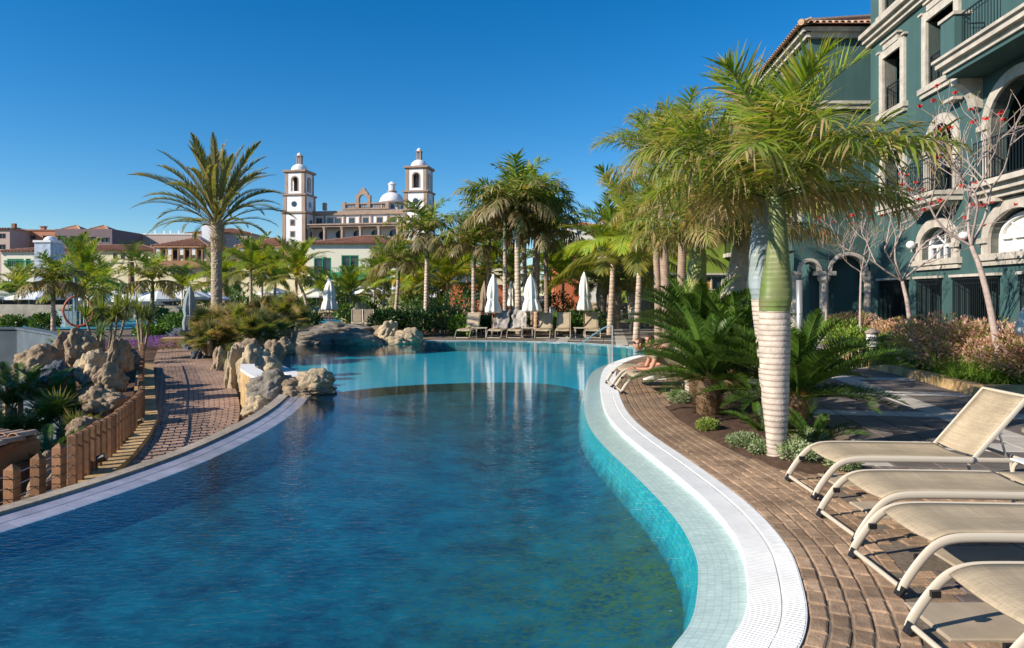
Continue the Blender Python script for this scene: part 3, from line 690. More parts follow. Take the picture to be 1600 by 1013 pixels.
def crown(root, z, specs, at=(0, 0), name='frond', tilt=0.06, sc=1.0):
    """specs: (mesh list, how many, scale, azimuth offset, height offset)."""
    for meshes, n, s, a0, dz in specs:
        for i in range(n):
            o = bpy.data.objects.new(name, random.choice(meshes)); COL.objects.link(o); o.parent = root
            az = a0 + 2 * math.pi * (i + rnd(-.28, .28)) / n
            o.rotation_euler = (rnd(-tilt*3, tilt*3), rnd(-tilt, tilt) * 2, az); k = s * rnd(.88, 1.1) * sc
            o.location = (at[0] + math.cos(az) * .02, at[1] + math.sin(az) * .02, z + dz + rnd(-.03, .03)); o.scale = (k, k, k)
def trunk_mesh(name, pts, radii, m, ring=0.0, ringstep=.09, n=14, c=(1, 1, 1), c2=(.42, .32, .25), noisy=0.0, seed=1, wob=0.03):
    """Palm trunk with leaf-scar rings: pts path and matching radii."""
    random.seed(seed)
    P = smoothline(pts, 2); T = [0]
    for a, b in zip(P, P[1:]): T.append(T[-1] + (b - a).length)
    tt = [0]
    for a, b in zip(pts, pts[1:]): tt.append(tt[-1] + (Vector(b) - Vector(a)).length)
    def rad(s):
        s = s / T[-1] * tt[-1]
        for i in range(len(tt) - 1):
            if s <= tt[i+1] + 1e-6:
                u = (s - tt[i]) / (tt[i+1] - tt[i]); u = lerp(u, u * u * (3 - 2 * u), .3); return lerp(radii[i], radii[i+1], u)
        return radii[-1]
    mb = MB(); s = 0; k = 0; vs = []; cols = []; path = []; rr = []; cc = []
    while s < T[-1]:
        st = ringstep * rnd(.7, 1.3); r = rad(s); cv = cvar(c, .06)
        for du, dr, col in ((0, -ring, cmix(c, c2, .9)), (.07, -ring, cmix(c, c2, .7)), (.14, 0, cmix(cv, c2, .12)), (.5, ring * .3, cv), (.9, 0, cmix(cv, c2, .15))):
            path.append(along(P, T, min(T[-1], s + st * du))); rr.append(r + dr); cc.append(col)
        s += st
    n_ = len(path); prev = Vector((1, 0, 0))
    for i in range(n_):
        for q in range(n):
            a = 2 * math.pi * q / n; p = path[i]; w = 1 + wob * noise.noise(Vector((math.cos(a) * 1.5, math.sin(a) * 1.5, p.z * 3 + seed)))
            if noisy: w += noisy * noise.noise(Vector((math.cos(a) * 5, math.sin(a) * 5, p.z * 14)))
            vs.append((p.x + rr[i] * w * math.cos(a), p.y + rr[i] * w * math.sin(a), p.z)); cols.append(cvar(cc[i], .05))
    fs = [(i*n+q, i*n+(q+1)%n, (i+1)*n+(q+1)%n, (i+1)*n+q) for i in range(n_-1) for q in range(n)] + [tuple((n_-1)*n + q for q in range(n))]
    mb.add(vs, fs, cols); mb.smooth = True
    return mb

def blades(mb, c, n, L, w, spread, col, tip, droop=.2, seg=3, r0=.02, elmin=20, elmax=85):
    c = Vector(c)
    for i in range(n):
        a = rnd(0, 2 * math.pi); e = R(rnd(elmin, elmax)); d = Vector((math.cos(a) * math.cos(e), math.sin(a) * math.cos(e), math.sin(e)))
        p = c + Vector((math.cos(a), math.sin(a), 0)) * rnd(0, r0)
        nrm = d.cross(Vector((-math.sin(a), math.cos(a), 0)))
        leaflet(mb, p, d, nrm, L * rnd(.65, 1.1), w * rnd(.8, 1.2), droop * rnd(.5, 1.4), cvar(col, .25), cmix(col, tip, rnd(.2, 1)), seg)
def leafcloud(mb, clumps, n, size, cols, asp=.5, up=.4, shell=.55):
    """n small leaves spread through ellipsoidal clumps (centre, radii)."""
    tot = sum(r[0]*r[1]*r[2] for c, r in clumps)
    for c, r in clumps:
        for i in range(int(n * r[0]*r[1]*r[2] / tot)):
            v = Vector((random.gauss(0,1), random.gauss(0,1), random.gauss(0,1))).normalized(); k = rnd(shell, 1.04) + .12 * noise.noise(v * 2.5 + Vector(c))
            p = Vector((c[0] + v.x*r[0]*k, c[1] + v.y*r[1]*k, c[2] + v.z*r[2]*k))
            if p.z < 0.01: p.z = rnd(.01, .06)
            d = (v + Vector((rnd(-.9,.9), rnd(-.9,.9), rnd(-.5,.9) + up))).normalized(); s_ = d.cross(Vector((rnd(-1,1), rnd(-1,1), rnd(-1,1)))).normalized()
            l_ = size * rnd(.6, 1.3); w_ = l_ * asp / 2; m_ = p + d * l_ * .5; nn = d.cross(s_) * l_ * .12
            col = cvar(random.choice(cols), .22)
            mb.add([p, m_ + s_ * w_ - nn, p + d * l_, m_ - s_ * w_ - nn], [(0, 1, 2, 3)], col)
def stems(mb, n, r, h_, rad=.02, base=(0,0)):
    for i in range(n):
        a = rnd(0, 6.28); q = [(base[0] + math.cos(a)*r*.1, base[1] + math.sin(a)*r*.1, -.05), (base[0] + math.cos(a)*r*.35, base[1] + math.sin(a)*r*.35, h_*.45), (base[0] + math.cos(a)*r*.7, base[1] + math.sin(a)*r*.7, h_*.85)]
        mb.tube(q, [rad, rad*.8, rad*.4], n=5)
def bush(name, label, cat, loc, rad, hgt, n, size, cols, clumps=5, group=None, m='leaf_dense', rz=0, asp=.5, seed=None, stemmat='twig'):
    if seed is not None: random.seed(seed)
    t = thing(name, label, cat, loc, rz, group); cl = [((0, 0, hgt*.55), (rad*.75, rad*.75, hgt*.45))]
    for i in range(clumps):
        a = 6.28 * i / clumps + rnd(-.4, .4); k = rnd(.4, .62); cl.append(((math.cos(a)*rad*k, math.sin(a)*rad*k, hgt*rnd(.35, .65)), (rad*rnd(.35,.5), rad*rnd(.35,.5), hgt*rnd(.3,.42))))
    mb = MB(); leafcloud(mb, cl, n, size, cols, asp); mb.build('foliage', M[m], t)
    mb = MB(); stems(mb, 6, rad, hgt * .8, rad * .03); mb.build('stem', M[stemmat], t)
    return t

def fan_leaf_mesh(name, r=.4, n=22, c=DGREEN, tip=DRY, pet=.35, dry=.2, seed=1, droop=.15):
    random.seed(seed); mb = MB()
    mb.tube([(0,0,0), (pet*.5,0,.02), (pet,0,0)], [.008,.007,.006], n=4, col=(.2,.22,.08))
    alldry = random.random() < dry
    for i in range(n):
        a = R(-125 + 250 * i / (n-1)); d = Vector((math.cos(a), math.sin(a), .18 + rnd(-.06,.06))); l_ = r * (1 - .25 * abs(a) / 2.2) * rnd(.85, 1.05)
        c0 = cvar(DRY if alldry else c, .2); c1 = cmix(c0, cvar(tip, .2), rnd(.2,.9))
        leaflet(mb, Vector((pet,0,0)), d, Vector((0,0,1)), l_, r * .09, droop * rnd(.4,1.4), c0, c1, 2)
    me = bpy.data.meshes.new(name); me.from_pydata(mb.v, [], mb.f); me.materials.append(M['leaf'])
    ca = me.color_attributes.new('Col', 'FLOAT_COLOR', 'POINT'); fl = []
    for cc in mb.c: fl.extend((*cc, 1.0))
    ca.data.foreach_set('color', fl); me.update(); return me
def fan_ball(root, at, n, meshes, elmin=-25, elmax=85, s=1.0, name='frond'):
    for i in range(n):
        o = bpy.data.objects.new(name, random.choice(meshes)); COL.objects.link(o); o.parent = root
        az = rnd(0, 6.28); el = R(elmin + (elmax - elmin) * ((i + .5) / n)); k = s * rnd(.8, 1.15)
        o.rotation_euler = Matrix.Rotation(az, 3, 'Z').to_4x4().to_3x3().to_euler() if False else (Matrix.Rotation(az, 3, 'Z') @ Matrix.Rotation(-el, 3, 'Y') @ Matrix.Rotation(rnd(-.5,.5), 3, 'X')).to_euler()
        o.location = at; o.scale = (k, k, k)

# frond sets
ROYAL = dict(n=62, ll=.55, lw=.025, fwd=58, petiole=.10, plum=26, ragged=.35, pw=.022)
f_royal = {
 'up':   [frond_mesh('frond', L=1.35, elev=82, bend=55, vee=38, droop=.14, dry=.12, drytip=.35, c=YGREEN, seed=s, **ROYAL) for s in (1, 2)],
 'mid':  [frond_mesh('frond', L=1.5, elev=58, bend=85, vee=22, droop=.28, dry=.22, drytip=.7, c=cmix(GREEN, YGREEN, .5), seed=s, side_bend=sb, **ROYAL) for s, sb in ((3, 12), (4, -10), (5, 0))],
 'low':  [frond_mesh('frond', L=1.5, elev=25, bend=80, vee=4, droop=.45, dry=.5, drytip=.9, c=cmix(OLIVE, YGREEN, .4), seed=s, **ROYAL) for s in (6, 7, 8)],
 'dead': [frond_mesh('frond', L=1.35, elev=5, bend=75, vee=-15, droop=.6, dry=.9, drytip=1, c=OLIVE, tip=DRY, seed=s, **ROYAL) for s in (9, 10)],
}
f_royal['big'] = [frond_mesh('frond', L=1.5, elev=e_, bend=b_, vee=4, droop=.36, dry=.24, drytip=.8, c=cmix(GREEN, YGREEN, .5), seed=s, side_bend=sb, bendpow=1.8, **dict(ROYAL, ragged=.5, plum=34)) for s, e_, b_, sb in ((106, 36, 68, 8), (107, 28, 60, -10), (108, 20, 50, 0))]
f_royal['bigdead'] = [frond_mesh('frond', L=1.45, elev=16, bend=52, vee=-8, droop=.5, dry=.85, drytip=1, c=OLIVE, tip=DRY, seed=s, bendpow=1.8, **dict(ROYAL, ragged=.55, plum=34)) for s in (109, 110)]
RF = dict(n=30, ll=.6, lw=.065, fwd=58, petiole=.10, plum=26, ragged=.3, pw=.025, seg=2)
f_royal_far = {
 'up':   [frond_mesh('frond', L=1.5, elev=78, bend=70, vee=28, droop=.3, dry=.03, drytip=.2, c=cmix(GREEN, YGREEN, .3), seed=s, **RF) for s in (11, 12)],
 'mid':  [frond_mesh('frond', L=1.6, elev=50, bend=95, vee=10, droop=.5, dry=.15, drytip=.5, c=GREEN, seed=s, **RF) for s in (13, 14)],
 'low':  [frond_mesh('frond', L=1.6, elev=18, bend=95, vee=-12, droop=.8, dry=.75, drytip=1, c=OLIVE, tip=(.36,.27,.17), seed=s, **RF) for s in (15, 16)],
}
f_date = [frond_mesh('frond', L=3.1, elev=e, bend=b, n=76, ll=.40, lw=.04, fwd=34, vee=34, droop=.09, c=(.22,.25,.095), tip=DRY, dry=.18, drytip=.6, petiole=.26, pw=.035, seg=2, seed=s, side_bend=sb, ragged=.15, rcol=(.35,.3,.14), bendpow=1.7) for e, b, s, sb in ((84, 20, 21, 5), (70, 42, 22, -8), (56, 60, 23, 10), (40, 70, 24, -5), (20, 66, 25, 0))]
f_coco = [frond_mesh('frond', L=1.9, elev=e, bend=b, n=48, ll=.48, lw=.040, fwd=50, vee=v, droop=.22, c=cc, tip=YELLOW, dry=.05, drytip=.4, petiole=.18, pw=.024, seg=2, seed=s, ragged=.15, rcol=(.38,.36,.06)) for e, b, v, s, cc in ((80, 45, 30, 31, GREEN), (60, 75, 20, 32, cmix(GREEN, YGREEN, .5)), (40, 90, 5, 33, YGREEN), (10, 70, -10, 34, OLIVE))]
f_coco_yellow = [frond_mesh('frond', L=1.8, elev=48, bend=115, n=36, ll=.34, lw=.04, fwd=50, vee=0, droop=.4, c=YELLOW, tip=(.5, .3, .05), dry=.1, drytip=.5, seg=2, seed=35, ragged=.15, rcol=(.5,.38,.04))]
f_canary = [frond_mesh('frond', L=2.6, elev=e, bend=b, n=40, ll=.42, lw=.05, fwd=40, vee=20, droop=.2, c=cmix(DGREEN, OLIVE, .5), tip=OLIVE, dry=.05, drytip=.4, pw=.03, seg=1, seed=s, ragged=.15) for e, b, s in ((75, 70, 41), (50, 95, 42), (20, 90, 43))]
CY = dict(n=115, ll=.175, lw=.0125, fwd=60, petiole=.12, plum=4, ragged=.08, pw=.010, seg=2, mats=M['leaf_dense'], rcol=(.16, .22, .05))
f_cycad = [frond_mesh('frond', L=1.18, elev=e, bend=b, vee=30, droop=.02, dry=.0, drytip=.03, c=tuple(x*.8 for x in cc), tip=YGREEN, seed=s, bendpow=1.8, **CY) for e, b, s, cc in ((78, 40, 51, (.045,.13,.02)), (55, 50, 52, (.035,.11,.02)), (35, 45, 53, (.03,.10,.02)), (12, 40, 54, (.03,.09,.018)))]
fan_meshes = [fan_leaf_mesh('frond', .42, 20, c, DRY, .38, dr, s) for c, dr, s in ((DGREEN, 0, 61), (GREEN, 0, 62), (cmix(GREEN, OLIVE, .7), 0, 63), (OLIVE, 1, 64))]
random.seed(11)
if 0: pass

# ------------------------------------------------------------------ the crownshaft palms in the bed and behind it
def shaft_palm(label, base, trunk, tr, shaft, sr, crown_sets, cs=1.0, shaftcol=(1, 1, 1), shm='shaft', ring=.003, seed=1, tcol=(1,1,1), tn=18):
    t = thing('royal_palm', label, 'palm tree', base)
    trunk_mesh('trunk', trunk, tr, None, ring=ring, ringstep=.06, n=tn, seed=seed, c=tcol, wob=.06).build('trunk', M['trunk_pale'], t, smooth=True)
    mb = trunk_mesh('crownshaft', shaft, sr, None, ring=.0, ringstep=.07, n=tn, seed=seed + 5, c=shaftcol, c2=shaftcol, wob=.12)
    mb.build('crownshaft', M[shm], t, smooth=True)
    top = Vector(shaft[-1]); random.seed(seed)
    crown(t, top.z, [(ms, n, s * cs, a, dz) for ms, n, s, a, dz in crown_sets], at=(top.x, top.y))
    return t
V = Vector
# the big one: its foot stands at the bed's near corner
B1 = gp(1213, 716)
shaft_palm('stout palm with ringed white trunk and swollen green crownshaft at the bed corner', (B1.x, B1.y, 0),
    [V((0,0,-.05)), V((0,0,.15)), V((-.01,0,.7)), V((-.02,0,1.2)), V((-.02,0,1.66))], [.105,.108,.15,.168,.166],
    [V((-.02,0,1.66)), V((-.02,0,1.75)), V((0,0,1.95)), V((.01,0,2.25)), V((.02,0,2.6)), V((.0,0,2.95))], [.167,.178,.168,.125,.098,.07],
    [(f_royal['up'], 9, 1.1, .3, .08), (f_royal['mid'], 9, 1.2, .0, -.02), (f_royal['big'], 10, 1.2, .4, .02), (f_royal['bigdead'], 2, 1.1, 2.3, -.05)], shaftcol=(1, 1, .9), ring=.0022, seed=3, tn=32)
# its neighbour with a grey shaft
B2 = V((gx(1203, 9.3), 9.3, 0))
shaft_palm('slimmer palm with smooth blue-grey crownshaft directly behind the stout green-shafted palm', B2,
    [V((.05,0,-.05)), V((0,0,.8)), V((-.10,0,1.78))], [.12,.14,.15],
    [V((-.10,0,1.78)), V((-.12,0,1.95)), V((-.13,0,2.3)), V((-.13,0,2.8)), V((-.12,0,3.15))], [.152,.162,.15,.105,.07],
    [(f_royal['up'], 5, 1.0, 0, .05), (f_royal['mid'], 6, 1.05, .5, -.02), (f_royal['big'], 8, 1.1, .2, -.05), (f_royal['bigdead'], 3, 1.1, 2.4, -.1)], shm='shaft_grey', seed=5)
B3 = V((gx(1085, 12.6), 12.6, 0))
shaft_palm('shorter palm with yellow-green crownshaft rising behind the cycads', B3,
    [V((0,0,-.05)), V((0,0,.6)), V((0,0,1.5))], [.16,.2,.21],
    [V((0,0,1.5)), V((.0,0,1.8)), V((.04,0,2.3)), V((.1,0,2.95))], [.22,.22,.17,.10],
    [(f_royal['up'], 5, .95, 0.2, .05), (f_royal['mid'], 7, 1.15, .5, -.02), (f_royal['big'], 7, 1.2, .2, -.05), (f_royal['low'], 4, 1.1, .1, -.1)], shaftcol=(1.5, 1.35, 1.0), seed=7)
B4 = V((gx(1150, 13.4), 13.4, 0))
shaft_palm('palm with peeling white leaning crownshaft between the green-shafted palm and the grey-shafted palm', B4,
    [V((-.15,0,-.05)), V((-.13,0,.7)), V((-.1,0,1.5))], [.16,.2,.21],
    [V((-.1,0,1.5)), V((-.05,0,1.9)), V((.08,0,2.5)), V((.12,0,3.2))], [.24,.23,.19,.12],
    [(f_royal['up'], 5, 1.1, 0.9, .05), (f_royal['mid'], 7, 1.2, .1, -.02), (f_royal['big'], 8, 1.25, .6, -.05), (f_royal['bigdead'], 7, 1.2, .3, -.1)], shm='shaft_white', seed=9)
for px, d, top, lab, sd, lean in ((1043, 19.5, 262, 'tall palm with slim pinkish-brown trunk behind the cycads', 11, -.3), (1063, 21.5, 232, 'tallest slim palm with grey-green fronds standing second in the row behind the cycads', 13, .25), (1030, 24, 330, 'lower slim palm with drooping fronds before the lime green building', 15, -.2)):
    zt = gz(top, d); zs = zt - 1.0
    shaft_palm(lab, V((gx(px, d), d, 0)), [V((0,0,-.05)), V((lean*.1,0,zs*.4)), V((lean*.6,0,zs))], [.17,.14,.11],
      [V((lean*.6,0,zs)), V((lean*.75,0,zs+.4)), V((lean,0,zt))], [.125,.11,.06],
      [(f_royal['up'], 6, 1.25, .4, .05), (f_royal['mid'], 8, 1.5, .2, 0), (f_royal['low'], 6, 1.35, .1, -.1)], seed=sd, tcol=(.62,.5,.42), tn=12)

# ------------------------------------------------------------------ cycads
def cycad(label, base, trunk_h, specs, seed, scale=1.0, tr=.2):
    random.seed(seed); t = thing('cycad', label, 'cycad', base)
    mb = MB()
    mb.lathe([(tr*.72, -.05), (tr*.85, .1), (tr, trunk_h*.5), (tr*.9, trunk_h*.9), (tr*.5, trunk_h)], n=16, col=(.20,.13,.075))
    for i in range(700):
        a = rnd(0, 6.28); z = rnd(.02, trunk_h); rr_ = tr * (.8 + .25 * math.sin(z / trunk_h * 3)); up_ = Vector((math.cos(a), math.sin(a), rnd(.3, 1.0)))
        leaflet(mb, Vector((math.cos(a)*rr_*.96, math.sin(a)*rr_*.96, z)), up_, Vector((0,0,1)), rnd(.07,.12), .045, .1, cvar((.28,.19,.11) if z < trunk_h*.85 else (.5,.27,.08), .3), (.40,.28,.17), 1)
    mb.build('trunk', M['leaf_dark'] if False else M['leaf_dense'], t)
    crown(t, trunk_h - .03, [(ms, n, s * scale, a, dz) for ms, n, s, a, dz in specs], tilt=.05)
    return t
c1 = gp(1106, 652)
cycad('cycad with shaggy ochre trunk and dark crown on the pool side of the bed', (c1.x, c1.y, 0), .62, [([f_cycad[0]], 9, .95, 0, .02), ([f_cycad[1]], 18, 1.0, .2, 0), ([f_cycad[2]], 22, 1.05, .1, -.02), ([f_cycad[3]], 18, 1.0, .3, -.05)], 71)
cycad('tallest cycad, its fronds arching over the two reclining guests', (gx(1092, 12.4), 12.4, 0), .98, [([f_cycad[0]], 8, 1.1, 0, .02), ([f_cycad[1]], 20, 1.25, .2, 0), ([f_cycad[2]], 22, 1.25, .1, -.02), ([f_cycad[3]], 8, 1.0, .3, -.0)], 72)
c3 = gp(1246, 672)
cycad('cycad on the terrace side of the bed reaching towards the checkered paving', (c3.x, c3.y, 0), .52, [([f_cycad[0]], 8, .95, 0, .02), ([f_cycad[1]], 15, 1.1, .5, 0), ([f_cycad[2]], 18, 1.2, .1, -.02), ([f_cycad[3]], 12, 1.05, .3, -.05)], 73, 1.05, .15)
cycad('cycad with upright fronds at the back of the bed between two pale palm trunks', (gx(1150, 11.8), 11.8, 0), .75, [([f_cycad[0]], 9, 1.1, 0, .02), ([f_cycad[1]], 10, 1.15, .2, 0), ([f_cycad[2]], 8, 1.1, .1, -.02)], 74)
for (px, py, s, lab) in ((1190, 680, .5, 'young low fern-leaved plant on the soil behind the stout palm trunk'), (1270, 700, .55, 'young low fern-leaved plant arching out by the foot of the terrace cycad')):
    p = gp(px, py); t = thing('young_cycad', lab, 'plant', (p.x, p.y, .02)); crown(t, 0, [([f_cycad[1]], 4, s, 0, 0), ([f_cycad[2]], 7, s, .2, 0)])
# silvery ground cover
SILV = [(.30,.36,.18), (.22,.30,.11), (.38,.42,.27), (.15,.22,.07)]
tufts = [(1062,632,.26,.2,'pale silvery ground plant nearest the two loungers at the tip of the bed'), (1160,632,.3,.2,'silvery ground plant between the cycad trunk and the palm'), (1105,676,.14,.16,'small yellow-green tuft on the bare soil at the pool edge of the bed'), (1165,700,.2,.15,'low silvery tuft along the brick edge before the stout palm'), (1192,712,.14,.14,'low silvery tuft touching the near foot of the stout palm'), (1245,722,.25,.2,'silvery plant spilling over the bricks on the near side of the stout palm'), (1268,700,.22,.18,'silvery plant behind the first lounger by the palm foot'), (1320,738,.16,.14,'smallest silvery plant under the foot end of the first lounger'), (1225,640,.2,.16,'silvery tuft under the fronds of the terrace cycad')]
for i, (px, py, r, hh, lab) in enumerate(tufts):
    r *= 1.15
    p = gp(px, py); bush('ground_plant', lab, 'plant', (p.x, p.y, .02), r, hh, 1500, .035, SILV if i != 2 else [(.3,.36,.08), (.2,.28,.05)], 5, 'silvery ground plants in the bed', seed=80 + i, asp=.4)
DK = [(.035,.08,.02),(.06,.13,.025),(.09,.18,.03),(.03,.06,.02)]; LT = [(.13,.24,.03),(.2,.32,.05),(.09,.17,.03)]
# ------------------------------------------------------------------ rocks
def rock_mesh(seed, sub=5, rough=.28, freq=1.1, crag=.085, flat=.0):
    bm = bmesh.new(); bmesh.ops.create_icosphere(bm, subdivisions=sub, radius=1); o = Vector((seed * 7.3, seed * 3.1, seed))
    for v in bm.verts:
        p = v.co.copy(); n1 = noise.noise(p * freq + o); n2 = noise.fractal(p * 2.6 + o, .9, 2.1, 5); n3 = noise.voronoi(p * 1.7 + o)[0]
        n4 = noise.voronoi(p * 4.2 + o)[0]
        k = 1 + rough * n1 * 1.3 + crag * n2 + .34 * (min(n3[1] - n3[0], .5) - .3) + .03 * (min(n4[1] - n4[0], .35) - .2)
        v.co = p * k
        if v.co.z < -.55: v.co.z = -.55 - (abs(v.co.z) - .55) * .2
    me = bpy.data.meshes.new('boulder'); bm.to_mesh(me); bm.free(); me.polygons.foreach_set('use_smooth', [True] * len(me.polygons)); return me
RK = [rock_mesh(s) for s in range(1, 8)]
RKS = [rock_mesh(20 + s, 3) for s in range(3)]
def rock(px, py, w, hh, d, label, m='rock', k=None, tilt=0, depth=None, name='boulder', group=None, lib=RK):
    """A rock seen at row/column with a seen width and height in pixels, standing d metres away."""
    sx, sz = w / 2 * d / FPX, hh / 2 * d / FPX; k = random.randrange(len(lib)) if k is None else k
    me = lib[k].copy(); me.materials.append(M[m])
    o = place(name, me, None, pp(px, py, d), rnd(0, 6.28)); sy = depth or (sx + sz) * .55
    o.rotation_euler = (rnd(-.15, .15), tilt, 0); o.scale = (sx / 1.02, sy, sz / .95)
    return tag(o, label, 'rock', group)
random.seed(5)
for a in [
 (62,572,80,56,15.5,'broad sandy boulder with a flat ledge on top under the dark garden wall','rock',0),
 (104,556,36,58,16,'narrow tan rock standing beside the flat-topped boulder','rock',1),
 (128,552,40,66,15.5,'tall pointed tan rock with a dark crack rising above its neighbours','rock',2),
 (152,580,56,64,14.5,'blocky cream rock with a light top in the middle of the rockery','rock_pale',3),
 (188,562,30,62,14.2,'upright tan rock at the head of the wooden fence','rock',4),
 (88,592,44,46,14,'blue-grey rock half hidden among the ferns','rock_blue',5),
 (148,618,42,74,13.2,'tall brown rock face dropping into the fern pit','rock',6),
 (174,598,46,50,12.8,'rounded rock nearly touching the fence at its bend','rock',1),
 (160,634,62,50,12.0,'lower rounded rock behind the middle of the slatted fence','rock',2),
 (132,672,46,40,10.6,'small sandy rock peeping over the near fence slats','rock',3),
 (86,742,58,72,8.6,'pale rock seen between the two right wired posts','rock',4),
 (62,770,40,30,8.4,'flat tan rock at the foot of the wired posts','rock',0),
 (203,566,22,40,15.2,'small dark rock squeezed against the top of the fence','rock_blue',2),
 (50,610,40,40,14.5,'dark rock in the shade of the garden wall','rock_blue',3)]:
    rock(*a)
# rock wall between the path and the pool
for a in [
 (388,556,52,44,17.5,'round tan rock topping the rock wall beside the path','rock',5),
 (428,553,34,38,17.6,'second round rock on top of the rock wall','rock',6),
 (446,543,34,26,18.6,'dark pitted rock where the white overflow wall starts','rock',1),
 (404,590,60,86,16.2,'root-like wrinkled rock face beside the path','rock_pale',2),
 (372,586,30,92,16.6,'slim streaked rock pillar along the path','rock_pale',3),
 (396,622,26,40,15.0,'small bluish rock at the foot of the rock wall','rock_blue',4),
 (425,612,84,58,12.9,'craggy grey-brown boulder below the white slab','rock_grey',0),
 (402,640,46,36,12.3,'low rock at the path end of the craggy boulder','rock_pale',6),
 (462,628,50,34,12.6,'dark hollowed rock touching the tiled weir','rock',2),
 (452,606,66,30,12.9,'wide rough rock joining the craggy boulder and the smooth one','rock',3),
 (494,596,64,34,13.0,'smooth sandy boulder jutting into the pool','rock_pale',5),
 (490,610,78,26,13.0,'dark wet base rock under the smooth sandy boulder','rock',1)]:
    rock(*a)
# rocks at the far end of the pool
for a in [
 (505,531,100,30,26.3,'long grey rock at the far left waterline','rock_grey',0),
 (560,534,84,32,25.8,'grey-brown dome rock at the far waterline','rock_grey',1),
 (535,520,90,28,27.4,'flat grey rock lying behind the far waterline rocks','rock_grey',2),
 (590,524,60,28,27.6,'brown rock between the grey dome and the pale rocks','rock',3),
 (607,520,36,36,27.2,'pale upright rock with rounded top at the far rim','rock_pale',4),
 (640,529,48,28,26.6,'pale yellowish rock ending the far rock group','rock_pale',5),
 (618,536,40,18,26.0,'small pale rock dipping into the far water','rock_pale',6),
 (562,494,27,38,44,'pale cone-shaped rock beyond the two back-turned loungers','rock_pale',4),
 (548,502,30,16,43,'low pale rock beside the cone-shaped rock','rock_pale',2)]:
    rock(*a)
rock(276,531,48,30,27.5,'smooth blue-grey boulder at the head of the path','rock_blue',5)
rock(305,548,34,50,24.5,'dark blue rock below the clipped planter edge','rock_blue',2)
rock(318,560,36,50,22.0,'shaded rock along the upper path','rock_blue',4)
rock(345,575,26,56,19.5,'ochre streaked rock beginning the rock wall','rock',6)
for i, (px, py, w, hh, d) in enumerate(((12,510,44,34,42),(42,503,26,18,46),(70,508,34,22,44),(60,499,16,10,50),(92,504,20,16,44),(120,503,26,20,40))):
    rock(px, py, w, hh, d, ('knobbly', 'low flat', 'sunlit round', 'tiny', 'small squat', 'pale broken')[i] + ' pale rock in the splash pool behind the dark wall', 'rock_pale', lib=RKS)

# ochre pier with white slab
t = thing('ochre_pier', 'ochre rendered wall with a curved white slab on top beside the path', 'wall', (0, 0, 0))
PG = [(-6.04,15.2),(-5.73,15.2),(-5.45,14.5),(-5.2,14.1),(-4.82,13.4),(-4.48,13.0),(-4.77,12.7),(-4.89,12.9),(-5.25,13.5),(-5.67,14.26)]
MB().prism(PG, -.6, .245).build('body', M['ochre'], t)
MB().prism([(x*1.004 + .02, y*1.0) for x, y in PG], .25, .30).build('slab', M['whitewall'], t)

# ------------------------------------------------------------------ wooden fence along the path
FX = [(-5.28,8.2),(-5.65,9.6),(-6.15,11.0),(-6.72,12.4),(-7.45,13.7),(-8.2,15.1),(-9.1,16.8),(-10.6,19.6)]
FZ = [.15,.13,.12,.11,.17,.26,.34,.44]; FB = [-.42,-.40,-.38,-.35,-.3,-.26,-.2,-.12]
fp = [V((x, y, z)) for (x, y), z in zip(FX, FZ)]; fb = [V((x, y, z)) for (x, y), z in zip(FX, FB)]
top = resample(fp, .225); bot = [along(fb, [0] + [sum((fb[j+1] - fb[j]).length for j in range(i+1)) for i in range(len(fb)-1)], sum((fb[j+1]-fb[j]).length for j in range(len(fb)-1)) * k / (len(top)-1)) for k in range(len(top))]
fence = thing('wooden_fence', 'brown timber slat fence curving down along the brick path', 'fence', (0, 0, 0))
sl = MB().box((0, 0, .5), (.066, .10, 1.0)).add([(-.033,-.05,1),(.033,-.05,1),(.033,.05,1),(-.033,.05,1),(0,0,1.05)], [(0,1,4),(1,2,4),(2,3,4),(3,0,4)]).build('slat', M['wood'], fence, bevel=.008)
for i, (p, q) in enumerate(zip(top, bot)):
    t_ = top[min(i+1, len(top)-1)] - top[max(i-1, 0)]; an = math.atan2(t_.y, t_.x)
    o = sl if i == 0 else sl.copy()
    if i: COL.objects.link(o)
    o.location = (p.x, p.y, q.z - .1); o.rotation_euler = (0, rnd(-.015, .015), an + rnd(-.05, .05)); o.scale = (1, 1, p.z - q.z + .1 + rnd(-.012, .012))
mb = MB(); inw = [p - V((.05, 0, .12)) for p in top]; mb.tube(inw, .014, n=5); mb.build('rail', M['wood'], fence)
mb = MB(); kl = [V((p.x - .16, p.y, p.z)) for p in bot]; kr = [V((p.x + .30, p.y, p.z)) for p in bot]
strip(mb, [V((p.x,p.y,p.z-.02)) for p in kl], [V((p.x,p.y,p.z-.02)) for p in kr], flip=True); strip(mb, [V((p.x,p.y,p.z-.02)) for p in kr], [V((p.x,p.y,p.z-.4)) for p in kr], flip=True)
struct(mb.build('path_kerb', M['ochre']))
